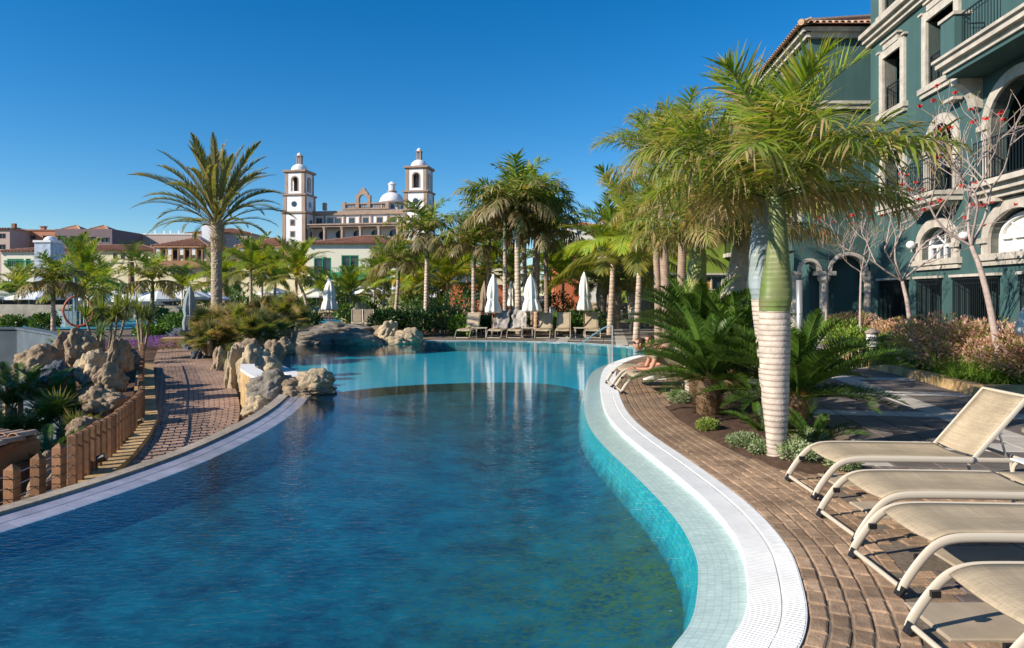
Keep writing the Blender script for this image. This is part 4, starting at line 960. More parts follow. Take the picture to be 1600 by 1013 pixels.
for k_, (x, y, tz, lab) in enumerate(((-5.12,7.72,.17,'third wired wooden post from the frame edge, closest to the slatted fence'),(-5.04,7.26,.16,'second wired wooden post from the frame edge, a pale rock beside it'),(-4.98,6.80,.16,'first wired wooden post from the frame edge, above the tiled roof'),(-5.1,6.33,.16,'wired wooden post just outside the frame edge'))):
    t = thing('fence_post', lab, 'post', (x, y, -.6), group='pointed wooden posts with wires')
    w = .105; H_ = tz + .6 - .05; MB().box((0, 0, H_/2), (w, w, H_)).add([(-w/2,-w/2,H_),(w/2,-w/2,H_),(w/2,w/2,H_),(-w/2,w/2,H_),(0,0,H_+.055)], [(0,1,4),(1,2,4),(2,3,4),(3,0,4)]).build('body', M['wood'], t, bevel=.006)
    [MB().box((0, 0, .12 + .1 * j), (w + .006, w + .006, .006)).build('notch', M['black'], t) for j in range(6)]
pts = [(-5.28,8.2),(-5.12,7.72),(-5.04,7.26),(-4.98,6.80),(-5.1,6.33),(-5.5,5.2)]
for j, z in enumerate((.05, -.07, -.19, -.31)):
    mb = MB(); mb.tube([V((x, y, z)) for x, y in pts], .006, n=5); tag(mb.build('fence_wire', M['steel']), ('topmost', 'second highest', 'third highest', 'lowest')[j] + ' steel wire strung between the pointed wooden posts', 'wire')
for (px, py, d, lab) in ((213, 660, 11.6, 'small black path spotlight fixed at the bend of the fence'), (152, 718, 8.7, 'small black spotlight at the near foot of the fence')):
    t = thing('spotlight', lab, 'lamp', pp(px, py, d)); MB().tube([(0,0,0),(.09,.02,.03)], [.045,.055], n=12).build('body', M['black'], t); MB().tube([(.092,.021,.031),(.10,.022,.034)], .045, n=12).build('lens', M['glass'], t); MB().box((-.01,0,-.08),(.02,.02,.12)).build('bracket', M['black'], t)

# ------------------------------------------------------------------ tiled roof of the hut in the pit
rt = thing('tiled_hut', 'corner of a small hut with a weathered clay tile roof below the wired posts', 'hut', (0, 0, 0))
rx0, rx1 = -8.6, gx(62, 9.6); ry0, ry1 = 8.35, 9.9; rz0, rz1 = gz(712, 8.4), gz(676, 9.9)
vs = [(rx0, ry0, rz0 - .03), (rx1, ry0, rz0 - .03), (rx1 - .25, ry1, rz1 - .03), (rx0, ry1, rz1 - .03), (rx0, ry0, rz0 - .09), (rx1, ry0, rz0 - .09), (rx1 - .25, ry1, rz1 - .09), (rx0, ry1, rz1 - .09)]
MB().add(vs, [(0,1,2,3),(7,6,5,4),(0,4,5,1),(1,5,6,2),(2,6,7,3),(3,7,4,0)]).build('roof_deck', M['wood'], rt)
def bar_tile(L_=.42, r=.085):
    mb = MB(); n = 7; vs = []
    for y, rr in ((0, r), (L_, r * .85)):
        for k in range(n): a = math.pi * k / (n-1); vs.append((rr*math.cos(a), y, rr*math.sin(a)*.8))
        for k in range(n): a = math.pi * k / (n-1); vs.append(((rr-.014)*math.cos(a), y, (rr-.014)*math.sin(a)*.8))
    fs = [(k, k+1, 2*n+k+1, 2*n+k) for k in range(n-1)] + [(n+k+1, n+k, 3*n+k, 3*n+k+1) for k in range(n-1)] + [(k+1, k, n+k, n+k+1) for k in range(n-1)]
    mb.add(vs, fs); return mb
tm = bar_tile().build('tile', M['tile_pale'], rt); fst = True; slp = math.atan2(rz1 - rz0, ry1 - ry0)
for i in range(17):
    for j in range(4):
        x = rx1 - .1 - i * .19 - j * .05; y = ry0 - .03 + j * .37
        o = tm if fst else tm.copy()
        if not fst: COL.objects.link(o)
        fst = False; o.location = (x + rnd(-.01,.01), y, rz0 + (y - ry0) * math.tan(slp) + .012 * (j % 2) + rnd(0,.01)); o.rotation_euler = (slp - .04, 0, rnd(-.03,.03))
MB().bb((rx0, ry0 + .15, -2.7), (rx1 - .2, ry1, rz0 - .11)).build('wall', M['woodwall'], rt)

t = thing('unseen_shade_house', 'unseen plain house block added outside the picture edge to shade the fern pit', 'building', (-16, 5, -2.7))  # unseen house, added and sized to cast shade over the pit
MB().bb((-3.4, -6.5, 0), (3.0, 6.0, 5.7)).build('wall', M['cream'], t); hip_z = 7.11
MB().add([(-3.8,-6.9,5.71),(3.4,-6.9,5.71),(3.4,6.4,5.71),(-3.8,6.4,5.71),(-.2,-3.3,6.6),(-.2,2.8,6.6)], [(0,1,4),(1,2,5,4),(2,3,5),(3,0,4,5),(3,2,1,0)]).build('roof', M['tile'], t)
# ------------------------------------------------------------------ garden wall, splash pool, slide
t = thing('garden_wall', 'dark blue-grey wall cornering above the fern pit', 'wall', (0, 0, 0))
q = [pp(-60, 512, 19.5), pp(26, 512, 19.5), pp(82, 521, 17.2), pp(96, 526, 16.6)]
mb = MB()
for a, b in zip(q, q[1:]):
    n_ = V((-(b-a).y, (b-a).x, 0)).normalized() * .3
    for dz0, dz1, e in ((-3.6, -.06, 0), (-.055, .0, .04)):
        A, B = V((a.x, a.y, 0)), V((b.x, b.y, 0)); d_ = (B - A).normalized() * e; n2 = n_ * 1.0; o_ = n_.normalized() * -e
        P8 = [A + o_, B + o_, B + n2, A + n2]
        vs = [(p.x, p.y, zz + dz0) for p, zz in zip(P8, (a.z, b.z, b.z, a.z))] + [(p.x, p.y, zz + dz1) for p, zz in zip(P8, (a.z, b.z, b.z, a.z))]
        mb.add(vs, [(3,2,1,0),(4,5,6,7),(0,1,5,4),(1,2,6,5),(2,3,7,6),(3,0,4,7)])
M['bluewall'] = mat('blue_grey_wall', (0.085, 0.115, 0.14), 0.8, .2, 3, .3, 30, big=.3)
mb.build('body', M['bluewall'], t)
M['splash'] = mosaic_material('splash_water_floor', (.02,.20,.30), (.04,.30,.40))
struct(sheet('splash_pool', [(-55,36),(-21,36),(-18.5,39),(-20,52),(-55,58)], .02, M['splash']))
tag(MB().bb((-62, 60, 0), (-30, 61, 2.0)).build('water_park_wall', M['bluewall']), 'long dark wall behind the splash pool under the row of parasols', 'wall')
tag(MB().prism([(-62,57.5),(-30,54),(-24,47),(-22,47),(-28,55.5),(-62,59.5)], 0, 1.0).build('sand_wall', M['concrete']), 'sand-coloured curved wall round the splash pool', 'wall')
mb = MB(); r0 = gx(122, 36); c_ = pp(122, 486, 36)
for k in range(1):
    ring_ = [V((c_.x + .62*math.cos(a), c_.y + .25*math.cos(a), c_.z + .80*math.sin(a))) for a in [2*math.pi*i/28 for i in range(29)]]
    mb.tube(ring_, .055, n=6, cap=False)
M['red'] = plain('red_hoop', (.45,.07,.03), .5)
t = thing('water_hoop', 'red hoop with water ropes standing in the splash pool', 'play hoop', (0,0,0)); mb.build('hoop', M['red'], t)
mb = MB(); [mb.tube([(c_.x - .4 + .16*i, c_.y - .15 + .06*i, c_.z + .8*math.sqrt(1-((-.4+.16*i)/.66)**2)), (c_.x - .4 + .16*i, c_.y - .15 + .06*i, c_.z - .8*math.sqrt(1-((-.4+.16*i)/.66)**2))], .018, n=4) for i in range(6)]; mb.build('rope', M['canvas'], t)
MB().bb((c_.x-.05, c_.y-.05, 0), (c_.x+.05, c_.y+.05, c_.z-.78)).build('post', M['red'], t)
M['slide'] = mat('slide_blue', (.20,.26,.28), .4, .15, 4, .1, 20)
p_ = pp(110, 470, 38); mb = MB(); mb.prism([(p_.x-.3,p_.y),(p_.x+.35,p_.y),(p_.x+1.2,p_.y+1.5),(p_.x-1.8,p_.y+1.5)], 0, .9); mb.lathe([(.09,0),(.09,2.2),(.06,2.3)], 10, (p_.x, p_.y+.4, .9)); tag(mb.build('water_column', M['slide']), 'grey-blue water feature with a slim column beside the red hoop', 'fountain')

# ------------------------------------------------------------------ plants on the left
PITG = [DGREEN, (.02,.06,.015), (.05,.11,.02), (.03,.07,.03)]
FERN_L = ['broad dark fern palm in the middle of the pit, against the low rocks','fan-leaved dark palm leaning towards the slatted fence','dark fern below the blue-grey rock','arching fern in front of the flat-topped boulder','fan-leaved palm beneath the lowest rounded rock','small dark fern just above the tiled hut roof','fern squeezed under the tall brown rock face','fan-leaved palm cut by the picture edge over the hut roof','low fern between the hut roof and the pale rock','fern at the foot of the dark garden wall','large fan-leaved palm entering from outside the picture edge','fern in the corner of the garden wall']
spots = [(40,650,11.5,1.15),(95,640,11.8,1.1),(20,610,13,1.1),(75,610,13,1.0),(120,655,11,.8),(60,700,10,.9),(110,610,13,.8),(0,660,10.8,1.0),(95,690,10,.8),(30,590,14.5,1.0),(-40,630,12,1.2),(10,580,16,.9)]
for i, (px, py, d, s) in enumerate(spots):
    p = pp(px, py, d); t = thing('pit_fern', FERN_L[i], 'plant', (p.x, p.y, p.z - .35), group='ferns filling the shaded pit')
    mb = MB(); mb.tube([(0,0,-1.6),(0,0,0)], [.09,.07], n=6); mb.build('stem', M['bark'], t)
    if i % 3 == 1: fan_ball(t, (0,0,0), 22, fan_meshes[:3], -10, 80, s * .95)
    else: crown(t, 0, [([f_canary[1], f_canary[2]], 8, .30 * s, 0, 0), ([f_cycad[1], f_cycad[2]], 10, .85 * s, .3, 0)])
def yucca(px, py, d, heads, lab, seed, L_=.55, name='yucca', col=(.16,.22,.05), tip=(.42,.40,.15), dens=70, base_py=None):
    random.seed(seed); b = V((gx(px, d), d, 0)); t = thing(name, lab, 'plant', b)
    sm = MB(); fm = MB()
    for hx, hy in heads:
        p = V((gx(hx, d) - b.x, rnd(-.25,.25), gz(hy, d))); sm.tube([(p.x*.3, p.y*.3, -.05), (p.x*.75, p.y*.75, p.z*.5), (p.x, p.y, p.z)], [.05,.04,.035], n=6)
        blades(fm, p, dens, L_, .045, 1, col, tip, .12, 3, .03, -35, 88)
    sm.build('stem', M['bark'], t); fm.build('leaves', M['leaf'], t); return t
yucca(165, 530, 21, [(140,496),(158,488),(172,500),(186,490),(200,480),(178,478)], 'spiky yellow-green yucca clump on pale stems at the head of the rockery', 91, .62)
yucca(222, 520, 23, [(222,494),(212,484),(232,500)], 'darker yucca with several heads just behind the purple flowers', 92, .6, col=(.09,.14,.04))
yucca(150, 535, 20, [(146,524),(160,522)], 'low grey-green agave at the base of the yucca stems', 93, .45, 'agave', (.10,.17,.10), (.25,.3,.18), 40)
t = thing('philodendron', 'bright green split-leaf plant at the corner of the dark garden wall', 'plant', (gx(96,17.5), 17.4, gz(545, 17.5))); mb = MB(); blades(mb, (0,0,0), 60, .62, .11, 1, (.16,.30,.03), (.35,.42,.06), .45, 3, .05, -5, 75); mb.build('leaves', M['leaf'], t)
random.seed(31)
for px, d, w, lab in ((215, 24.5, 1.7, 'mat of purple flowers at the head of the path, before the yuccas'), (268, 26.5, 1.3, 'mat of purple flowers between the blue-grey boulder and the closed grey parasol')):
    p = V((gx(px, d), d, 0)); t = thing('purple_flowers', lab, 'flower bed', p); mb = MB()
    leafcloud(mb, [((0,0,.05),(w,.8,.16)), ((w*.4,.2,.05),(w*.5,.6,.2)), ((-w*.4,-.1,.05),(w*.5,.6,.18))], 2600, .06, [(.28,.10,.50), (.36,.16,.60), (.20,.08,.38), (.10,.12,.06)]); mb.build('blossoms', M['purple'], t)
bush('leafy_shrub', 'low fresh-green shrub between the two purple flower mats', 'shrub', (gx(240,27.5), 27.5, 0), .9, .6, 1400, .14, [(.14,.26,.03),(.2,.34,.05),(.08,.16,.03)], 4, seed=33)
bush('leafy_shrub', 'round mid-green shrub behind the purple flowers and beside the closed grey parasol', 'shrub', (gx(280,30), 30, 0), .9, 1.0, 1500, .14, [(.07,.16,.03),(.12,.22,.04)], 4, seed=34)
# dwarf fan palm thicket
def fan_clump(px, d, w, hgt, n_heads, lab, seed, heads_z=(.5, 1), nl=26, s=1.0, dryfan=.3, x_sp=1.0):
    random.seed(seed); b = V((gx(px, d), d, 0)); t = thing('dwarf_fan_palm', lab, 'palm', b); sm = MB()
    for i in range(n_heads):
        a = 6.28 * i / n_heads + rnd(-.3,.3); k = rnd(.35, 1) if i else 0; p = V((math.cos(a)*w*k, math.sin(a)*w*k*.6, hgt * rnd(*heads_z) * (1 - .35*k)))
        sm.tube([(p.x*.4, p.y*.4, -.05), (p.x*.8, p.y*.8, p.z*.5), (p.x, p.y, p.z)], [.08,.09,.06], n=6)
        fan_ball(t, p, nl, fan_meshes if random.random() < dryfan * 2 else fan_meshes[:3], -40, 85, s)
    sm.build('stem', M['bark'], t)
fan_clump(355, 23, 1.15, 1.15, 8, 'broad dwarf fan palm thicket with bleached tips along the path', 41, s=.95)
fan_clump(400, 22, .9, 1.3, 7, 'tall dwarf fan palm with green heads above the rock wall', 42, s=.95)
fan_clump(452, 24.5, .95, 1.35, 6, 'dark dwarf fan palm on visible trunks next to the far pool corner', 43, (.75, 1.1), s=.9, dryfan=.1)
fan_clump(330, 21.5, .6, .6, 4, 'low dwarf fan palm overhanging the blue-grey rocks', 44, s=.8)
fan_clump(420, 28, 1.3, 1.5, 7, 'sunlit dwarf fan palm at the back of the thicket', 45, s=1.0, dryfan=.4)
# small fan palm leaning over the path wall
fan_clump(372, 18.5, .2, .25, 2, 'little green fan palm sprouting on top of the rock wall', 46, s=.5)
tag(MB().box((gx(290,25), 25, .02), (1.5, 1.0, .5), .3).build('planter_box', M['ochre']), 'ochre sided planter edge between the path and the dark blue rock', 'planter')

# ------------------------------------------------------------------ tall date palm
random.seed(51)
D_ = 27.0; t = thing('date_palm', 'tall date palm with thick scarred trunk and wide grey-green crown', 'palm tree', (gx(338, D_), D_, 0))
ztop = gz(347, D_)
mb = trunk_mesh('trunk', [V((0,0,-.05)), V((.02,0,1.5)), V((.0,0,3.2)), V((.04,0,ztop))], [.24,.21,.20,.245], None, ring=.012, ringstep=.07, n=20, c=(.50,.40,.29), c2=(.24,.18,.12), noisy=.10, seed=4)
for i in range(260):
    z = rnd(ztop - 1.2, ztop + .05); a = rnd(0, 6.28); d_ = V((math.cos(a), math.sin(a), rnd(.5, 1.4))); leaflet(mb, V((.03 + math.cos(a)*.24, math.sin(a)*.24, z)), d_, V((0,0,1)), rnd(.14,.3), .07, .02, (.42,.33,.2), (.55,.45,.25), 1)
M['datetrunk'] = mat('date_trunk', (1,1,1), .95, .15, 10, .8, 30, attr=True, bdist=.03)
mb.build('trunk', M['datetrunk'], t, smooth=False)
crown(t, ztop - .05, [([f_date[0]], 8, 1.1, 0, .12), ([f_date[1]], 12, 1.1, .2, .1), ([f_date[2]], 15, 1.08, .5, .0), ([f_date[3]], 15, 1.0, .1, -.1), ([f_date[4]], 12, .8, .4, -.15)], tilt=.07)

# ------------------------------------------------------------------ feathery palms of the garden
def slim_palm(px, d, top_py, lab, seed, s=1.0, lean=0, tr=.11, sets=None, base=0, shaftg=True, dead=5, kind='palm', tcol=(.85,.78,.72), two=None, nm='feather_palm'):
    random.seed(seed); zt = gz(top_py, d); t = thing(nm, lab, 'palm tree', (gx(px, d), d, base)); zs = zt - base - (1.0 * s if shaftg else .1)
    trunk_mesh('trunk', [V((-lean*.8,0,-.05)), V((-lean*.3,0,zs*.5)), V((0,0,zs))], [tr*1.15, tr, tr*.85], None, ring=.006, ringstep=.16, n=10, seed=seed, c=tcol).build('trunk', M['trunk_pale'], t, smooth=True)
    if two is not None: trunk_mesh('trunk', [V((two,0,-.05)), V((two*.8,0,zs*.5)), V((.05,0,zs))], [tr*1.1, tr, tr*.8], None, ring=.006, ringstep=.16, n=10, seed=seed+1, c=tcol).build('trunk', M['trunk_pale'], t, smooth=True)
    if shaftg:
        trunk_mesh('crownshaft', [V((0,0,zs)), V((0,0,zs+.4*s)), V((0,0,zt-base))], [tr*1.05, tr*1.0, tr*.5], None, n=10, ringstep=.2, seed=seed).build('crownshaft', M['shaft'], t, smooth=True)
        crown(t, zt - base, [(f_royal_far['up'], 4, s*1.1, 0, .05), (f_royal_far['mid'], 8, s*1.25, .3, 0), (f_royal_far['low'], dead + 1, s*1.2, .1, -.08)])
    else: crown(t, zt - base, sets)
    return t
G_ = 'royal palms behind the far loungers'
slim_palm(667, 36, 366, 'slender royal palm with a straight white trunk apart from the palm cluster', 61, 1.25, .1, .12, tcol=(1.05,1,.95))
slim_palm(622, 38, 408, 'lower royal palm with slightly curved trunk left of the white-trunked palm', 62, 1.05, .3, .10)
slim_palm(740, 34, 384, 'royal palm with a dark band painted on its trunk behind the first far lounger', 63, 1.1, .0, .11)
slim_palm(764, 38, 352, 'royal palm half hidden behind the first closed white parasol', 64, 1.25, .1, .11)
slim_palm(789, 33, 330, 'royal palm with a smooth grey trunk between two towel-covered loungers', 65, 1.35, .0, .10)
slim_palm(808, 32, 318, 'tallest royal palm of the cluster with a pale thick trunk', 66, 1.45, -.1, .14, tcol=(1,.95,.85))
slim_palm(818, 36, 338, 'royal palm leaning close behind the tallest one', 67, 1.3, -.3, .13)
slim_palm(841, 35, 342, 'royal palm with pinkish trunk behind the second closed parasol', 68, 1.3, .15, .12, tcol=(.9,.7,.55))
slim_palm(853, 33.5, 362, 'dark shaded royal palm at the edge of the cluster', 69, 1.25, -.1, .12, tcol=(.45,.4,.36))
slim_palm(836, 40, 318, 'thin royal palm with green crown at the back of the cluster', 70, 1.4, .2, .10)
coco = lambda s, y=0: [([f_coco[0]], 6, s, 0, 0), ([f_coco[1]], 8, s, .3, 0), ([f_coco[2]], 7, s, .1, -.03), ([f_coco[3]], 5, s, .4, -.06)] + ([(f_coco_yellow, y, s, .2, -.05)] if y else [])
slim_palm(463, 44, 432, 'golden-green coconut palm on two thin trunks with arching yellow fronds', 71, 1, .1, .11, coco(1.55, 4), shaftg=False, two=.8)
slim_palm(392, 46, 424, 'coconut palm beside the tall date palm with upright green fronds', 72, 1, 0, .11, coco(1.45, 1), shaftg=False)
slim_palm(130, 40, 452, 'spreading green coconut palm near the red hoop', 73, 1, 0, .12, coco(1.6), shaftg=False)
slim_palm(83, 30, 440, 'ragged palm with bright green crest and dead brown skirt at the splash pool', 74, .85, 0, .09, dead=9)
slim_palm(118, 44, 418, 'tall windblown feather palm in front of the purple hotel', 75, 1, 0, .12, [([f_coco[0]], 9, 1.2, 0, 0), ([f_coco[1]], 6, .9, .3, 0)], shaftg=False)
slim_palm(238, 32, 438, 'small royal palm with bright green shaft before the row of parasols', 76, .95, .1, .09, tcol=(.5,.6,.3), dead=4)
slim_palm(205, 70, 408, 'round-headed dark canary palm before the tiled pergola house', 77, 1, 0, .3, [([f_canary[0]], 10, 1.1, 0, 0), ([f_canary[1]], 14, 1.15, .2, 0), ([f_canary[2]], 12, 1.1, .4, 0)], shaftg=False, tcol=(.4,.3,.22))
slim_palm(352, 62, 425, 'dark canary palm half hidden by the tall date palm trunk', 78, 1, 0, .25, [([f_canary[0]], 8, .9, 0, 0), ([f_canary[1]], 12, 1.0, .2, 0), ([f_canary[2]], 10, 1.0, .4, 0)], shaftg=False, tcol=(.4,.3,.22))
slim_palm(548, 50, 460, 'short coconut palm beneath the green balcony', 79, 1, 0, .1, coco(1.2), shaftg=False)
slim_palm(645, 44, 452, 'low coconut palm with an arching golden frond before the green balcony', 80, 1, .1, .1, coco(1.6, 3), shaftg=False)
slim_palm(700, 42, 440, 'bushy yellow-green coconut palm between the white-trunked palm and the cluster', 81, 1, .1, .1, coco(1.7, 2), shaftg=False)
slim_palm(585, 54, 452, 'coconut palm beside the open white parasol pair', 82, 1, .1, .1, coco(1.3), shaftg=False)
slim_palm(880, 42, 440, 'coconut palm glowing green in front of the orange wall', 83, 1, .1, .1, coco(1.5, 1), shaftg=False)
slim_palm(160, 52, 452, 'mid-green coconut palm behind the yucca clump', 84, 1, 0, .1, coco(1.4), shaftg=False)
slim_palm(285, 58, 450, 'coconut palm between the canary palm and the date palm', 85, 1, 0, .1, coco(1.2), shaftg=False)
slim_palm(500, 60, 456, 'coconut palm beside the cream house corner', 86, 1, 0, .1, coco(1.2), shaftg=False)
slim_palm(765, 46, 425, 'low coconut palm filling the gap behind the first closed parasol', 87, 1, 0, .1, coco(1.6, 2), shaftg=False)
for _px, _d, _t, _s, _l in ((340,50,440,1.5,'coconut palm spreading behind the tall date palm trunk'),(430,52,436,1.4,'green coconut palm behind the dwarf fan palms'),(600,46,436,1.5,'coconut palm left of the white-trunked palm'),(730,48,420,1.6,'green coconut palm behind the dark banded palm'),(800,50,430,1.6,'coconut palm deep behind the tallest royal palm'),(860,46,430,1.6,'coconut palm near the orange house'),(915,50,440,1.5,'coconut palm beside the taupe building'),(670,54,428,1.6,'coconut palm behind the slender white trunk'),(410,64,425,1.5,'coconut palm before the timber loggia'),(530,66,456,1.0,'coconut palm right under the cream house corner')): slim_palm(_px, _d, _t, _l, 500 + _px, 1, .1, .1, coco(_s), shaftg=False)
slim_palm(30, 60, 450, 'coconut palm in front of the white house with the green balustrade', 88, 1, 0, .1, coco(1.2), shaftg=False)
slim_palm(958, 31, 408, 'golden-green palm with long arching fronds in front of the taupe building', 89, 1, .2, .13, coco(1.75, 1), shaftg=False)
slim_palm(1000, 27, 400, 'ragged golden-green palm before the lime green wall', 90, 1, .2, .12, coco(1.9), shaftg=False)
random.seed(87)
for px, d, hh, lab in ((8,61,3.2,'tall dark bush over the long dark wall at the picture edge'),(45,61.5,2.6,'green bush growing over the long dark wall'),(92,61.5,2.8,'leafy bush above the end of the long dark wall'),(70,33,.9,'low bush at the near rim of the splash pool'),(20,34,.8,'low bush at the splash pool by the picture edge')):
    bush('wall_shrub', lab, 'shrub', (gx(px, d), d, 0), 2.0 if d > 50 else .8, hh, 1200, .3 if d > 50 else .15, DK + LT, 6)
random.seed(88)
for i in range(16):
    px = (105, 130, 155, 180, 250, 300, 350, 410, 440, 480, 540, 575, 560, 610, 640, 670)[i]; d = (40, 44, 38, 46, 42, 40, 36, 38, 42, 40, 46, 48, 40, 44, 42, 45)[i]; q_ = i % 3
    bush('garden_shrub', ORD[i] + ' ' + ('dark', 'bright green', 'mixed green')[q_] + ' garden shrub counted from the red hoop, before the parasol row', 'shrub', (gx(px, d), d, 0), rnd(.8, 1.4), rnd(.7, 1.35), 900, .2, (DK, LT, DK + LT)[q_], 5, 'garden shrubs before the parasol row')
# washingtonia-like shaggy palms
for i, (px, d, py, lab) in enumerate(((962,36,432,'shaggy fan palm with brown skirt at the far terrace'),(990,34,436,'middle one of the shaggy fan palms by the lime green building'),(1008,38,428,'shaggy fan palm nearest the lime green building'),(940,40,440,'shaggy fan palm closest to the third closed parasol'))):
    random.seed(100 + i); t = thing('shaggy_fan_palm', lab, 'palm tree', (gx(px, d), d, 0)); z = gz(py, d)
    mb = MB(); mb.lathe([(.22,-.05),(.26,z*.3),(.34,z*.7),(.2,z)], 12, wob=lambda a, zz: 1 + .12 * noise.noise(V((math.cos(a)*3, math.sin(a)*3, zz*5)))); mb.build('trunk', M['bark'], t)
    fan_ball(t, (0,0,z), 46, fan_meshes, -60, 88, 1.6)

# ------------------------------------------------------------------ shrubs round the far deck
for i, (px, py, d, r, hh, cols, lab) in enumerate((
  (607,500,30,.95,1.15,DK,'dark glossy shrub at the end of the far rocks'),(648,500,30,1.0,1.2,DK,'glossy green shrub below the white-trunked palm'),(690,500,31,1.1,1.35,DK+[(.3,.27,.08)],'tall mixed shrub with yellowing leaves before the palm cluster'),
  (722,505,30.5,.8,.9,LT,'light green shrub beside the first far lounger'),(760,505,32.5,.9,.8,DK,'dark shrub behind the first far lounger'),(800,505,33.5,1.0,.9,DK,'dark shrub between the towel loungers and the palms'),
  (868,500,31.5,.8,.9,LT,'bright green shrub behind the fourth far lounger'),(895,500,33,.9,1.0,DK,'dark shrub behind the fifth far lounger'),(915,500,33,1.1,1.2,DK,'dark shrub under the third closed parasol'),
  (715,480,37,1.6,2.2,DK,'large dark shrub mass between the palm trunks'),(650,480,40,1.6,1.8,DK+LT,'broad shrub behind the white-trunked palm'),(870,470,40,1.4,2.0,DK,'tall dark shrub in front of the orange wall'))):
    bush('leafy_shrub', lab, 'shrub', (gx(px, d), d, 0), r, hh, 1500, .16, cols, 6, seed=200 + i)
struct(sheet('far_soil', [(-6,28.6),(4.2,28.9),(4.0,42),(-9,42),(-9,29.2)], -.012, M['soil']))
random.seed(77)
for i in range(26):
    px = rnd(0, 760); d = rnd(62, 78)
    px = i * 29.5 + rnd(-8, 8); q_ = random.choice((0, 1, 2))
    bush('hedge_shrub', ORD[i] + ' ' + ('dark', 'light green', 'mottled green')[q_] + ' shrub, counted from the white house, behind the far parasols', 'shrub', (gx(px, d), d, 0), rnd(1.2, 2.4), rnd(1.4, 3.2), 700, .34, (DK, LT, DK + LT)[q_], 5, 'shrubs behind the far parasols')
# ------------------------------------------------------------------ building helpers
class Frame:
    """A wall plane: origin, direction along it, outward normal."""
    def __init__(s, O, U, N=None):
        s.O = V(O); s.U = V(U).normalized(); s.N = V(N).normalized() if N else V((s.U.y, -s.U.x, 0))
    def P(s, a, z, n=0): p = s.O + s.U * a + s.N * n; return V((p.x, p.y, s.O.z + z))
def oface(mb, fr, vs, fs, want):
    """Add faces whose normals should point along want."""
    out = []
    for f in fs:
        a, b, c = vs[f[0]], vs[f[1]], vs[f[2]]
        out.append(f if (b-a).cross(c-a).dot(want) > 0 else f[::-1])
    mb.add(vs, out)
def wall_holes(mb, fr, outer, holes, depth=.25, back=None):
    loops = [[V((a, z, 0)) for a, z in lp] for lp in [outer] + holes]
    tri = tessellate_polygon(loops); flat = [p for lp in loops for p in lp]; vs = [fr.P(p.x, p.y) for p in flat]
    oface(mb, fr, vs, [tuple(t) for t in tri], fr.N)
    for hl in holes:
        n = len(hl)
        ca = sum(p[0] for p in hl) / n; cz = sum(p[1] for p in hl) / n
        for i in range(n):
            a, b = hl[i], hl[(i+1) % n]; q = [fr.P(*a), fr.P(*b), fr.P(b[0], b[1], -depth), fr.P(a[0], a[1], -depth)]
            oface(mb, fr, q, [(0,1,2,3)], fr.P(ca, cz) - (q[0] + q[1]) / 2)
    if back:
        for (a, z) in [outer[0]]: pass
def wbox(mb, fr, a0, a1, z0, z1, n0, n1):
    vs = [fr.P(a, z, n) for n in (n0, n1) for a, z in ((a0,z0),(a1,z0),(a1,z1),(a0,z1))]; c = sum(vs, V((0,0,0))) / 8
    for f in ((0,1,2,3),(4,5,6,7),(0,1,5,4),(1,2,6,5),(2,3,7,6),(3,0,4,7)):
        m_ = sum((vs[i] for i in f), V((0,0,0))) / 4; a, b, d = vs[f[0]], vs[f[1]], vs[f[2]]
        mb.add([vs[i] for i in (f if (b-a).cross(d-a).dot(m_-c) > 0 else f[::-1])], [(0,1,2,3)])
    return mb
def rect(a0, a1, z0, z1): return [(a0,z0),(a1,z0),(a1,z1),(a0,z1)]
def arch(a0, a1, z0, zs, rise, n=14):
    c, r = (a0 + a1) / 2, (a1 - a0) / 2
    return [(a0, z0), (a1, z0)] + [(c + r * math.cos(math.pi * k / n), zs + rise * math.sin(math.pi * k / n)) for k in range(n + 1)]
def arch_trim(mb, fr, a0, a1, z0, zs, rise, w, proud=.08, n=14, depth=0):
    c, r = (a0 + a1) / 2, (a1 - a0) / 2
    inn = [(a1, z0)] + [(c + r * math.cos(math.pi*k/n), zs + rise * math.sin(math.pi*k/n)) for k in range(n+1)] + [(a0, z0)]
    out = [(a1 + w, z0)] + [(c + (r+w) * math.cos(math.pi*k/n), zs + (rise+w) * math.sin(math.pi*k/n)) for k in range(n+1)] + [(a0 - w, z0)]
    m = len(inn)
    for i in range(m - 1):
        q = [inn[i], inn[i+1], out[i+1], out[i]]; vs = [fr.P(a, z, proud) for a, z in q] + [fr.P(a, z, -depth) for a, z in q]; c_ = sum(vs, V((0,0,0))) / 8
        for f in ((0,1,2,3),(0,1,5,4),(2,3,7,6),(1,2,6,5),(3,0,4,7)):
            m_ = sum((vs[k] for k in f), V((0,0,0))) / 4; A, B, D = vs[f[0]], vs[f[1]], vs[f[2]]
            mb.add([vs[k] for k in (f if (B-A).cross(D-A).dot(m_-c_) > 0 else f[::-1])], [(0,1,2,3)])
def rect_trim(mb, fr, a0, a1, z0, z1, w, proud=.08, depth=0):
    wbox(mb, fr, a0 - w, a0, z0, z1 + w, -depth, proud); wbox(mb, fr, a1, a1 + w, z0, z1 + w, -depth, proud); wbox(mb, fr, a0, a1, z1, z1 + w, -depth, proud)
def railing(parent, fr, a0, a1, z0, z1, n, step=.13, name='railing', m='iron', rad=.011):
    mb = MB(); mb.tube([fr.P(a0, z1, n), fr.P(a1, z1, n)], .022, n=4); mb.tube([fr.P(a0, z0 + .06, n), fr.P(a1, z0 + .06, n)], .016, n=4); mb.tube([fr.P(a0, z1 - .13, n), fr.P(a1, z1 - .13, n)], .012, n=4)
    k = max(2, int((a1 - a0) / step))
    for i in range(k + 1):
        a = lerp(a0, a1, i / k); mb.tube([fr.P(a, z0, n), fr.P(a, z1, n)], rad, n=4, cap=False)
    o = mb.build(name, M[m], parent); return o

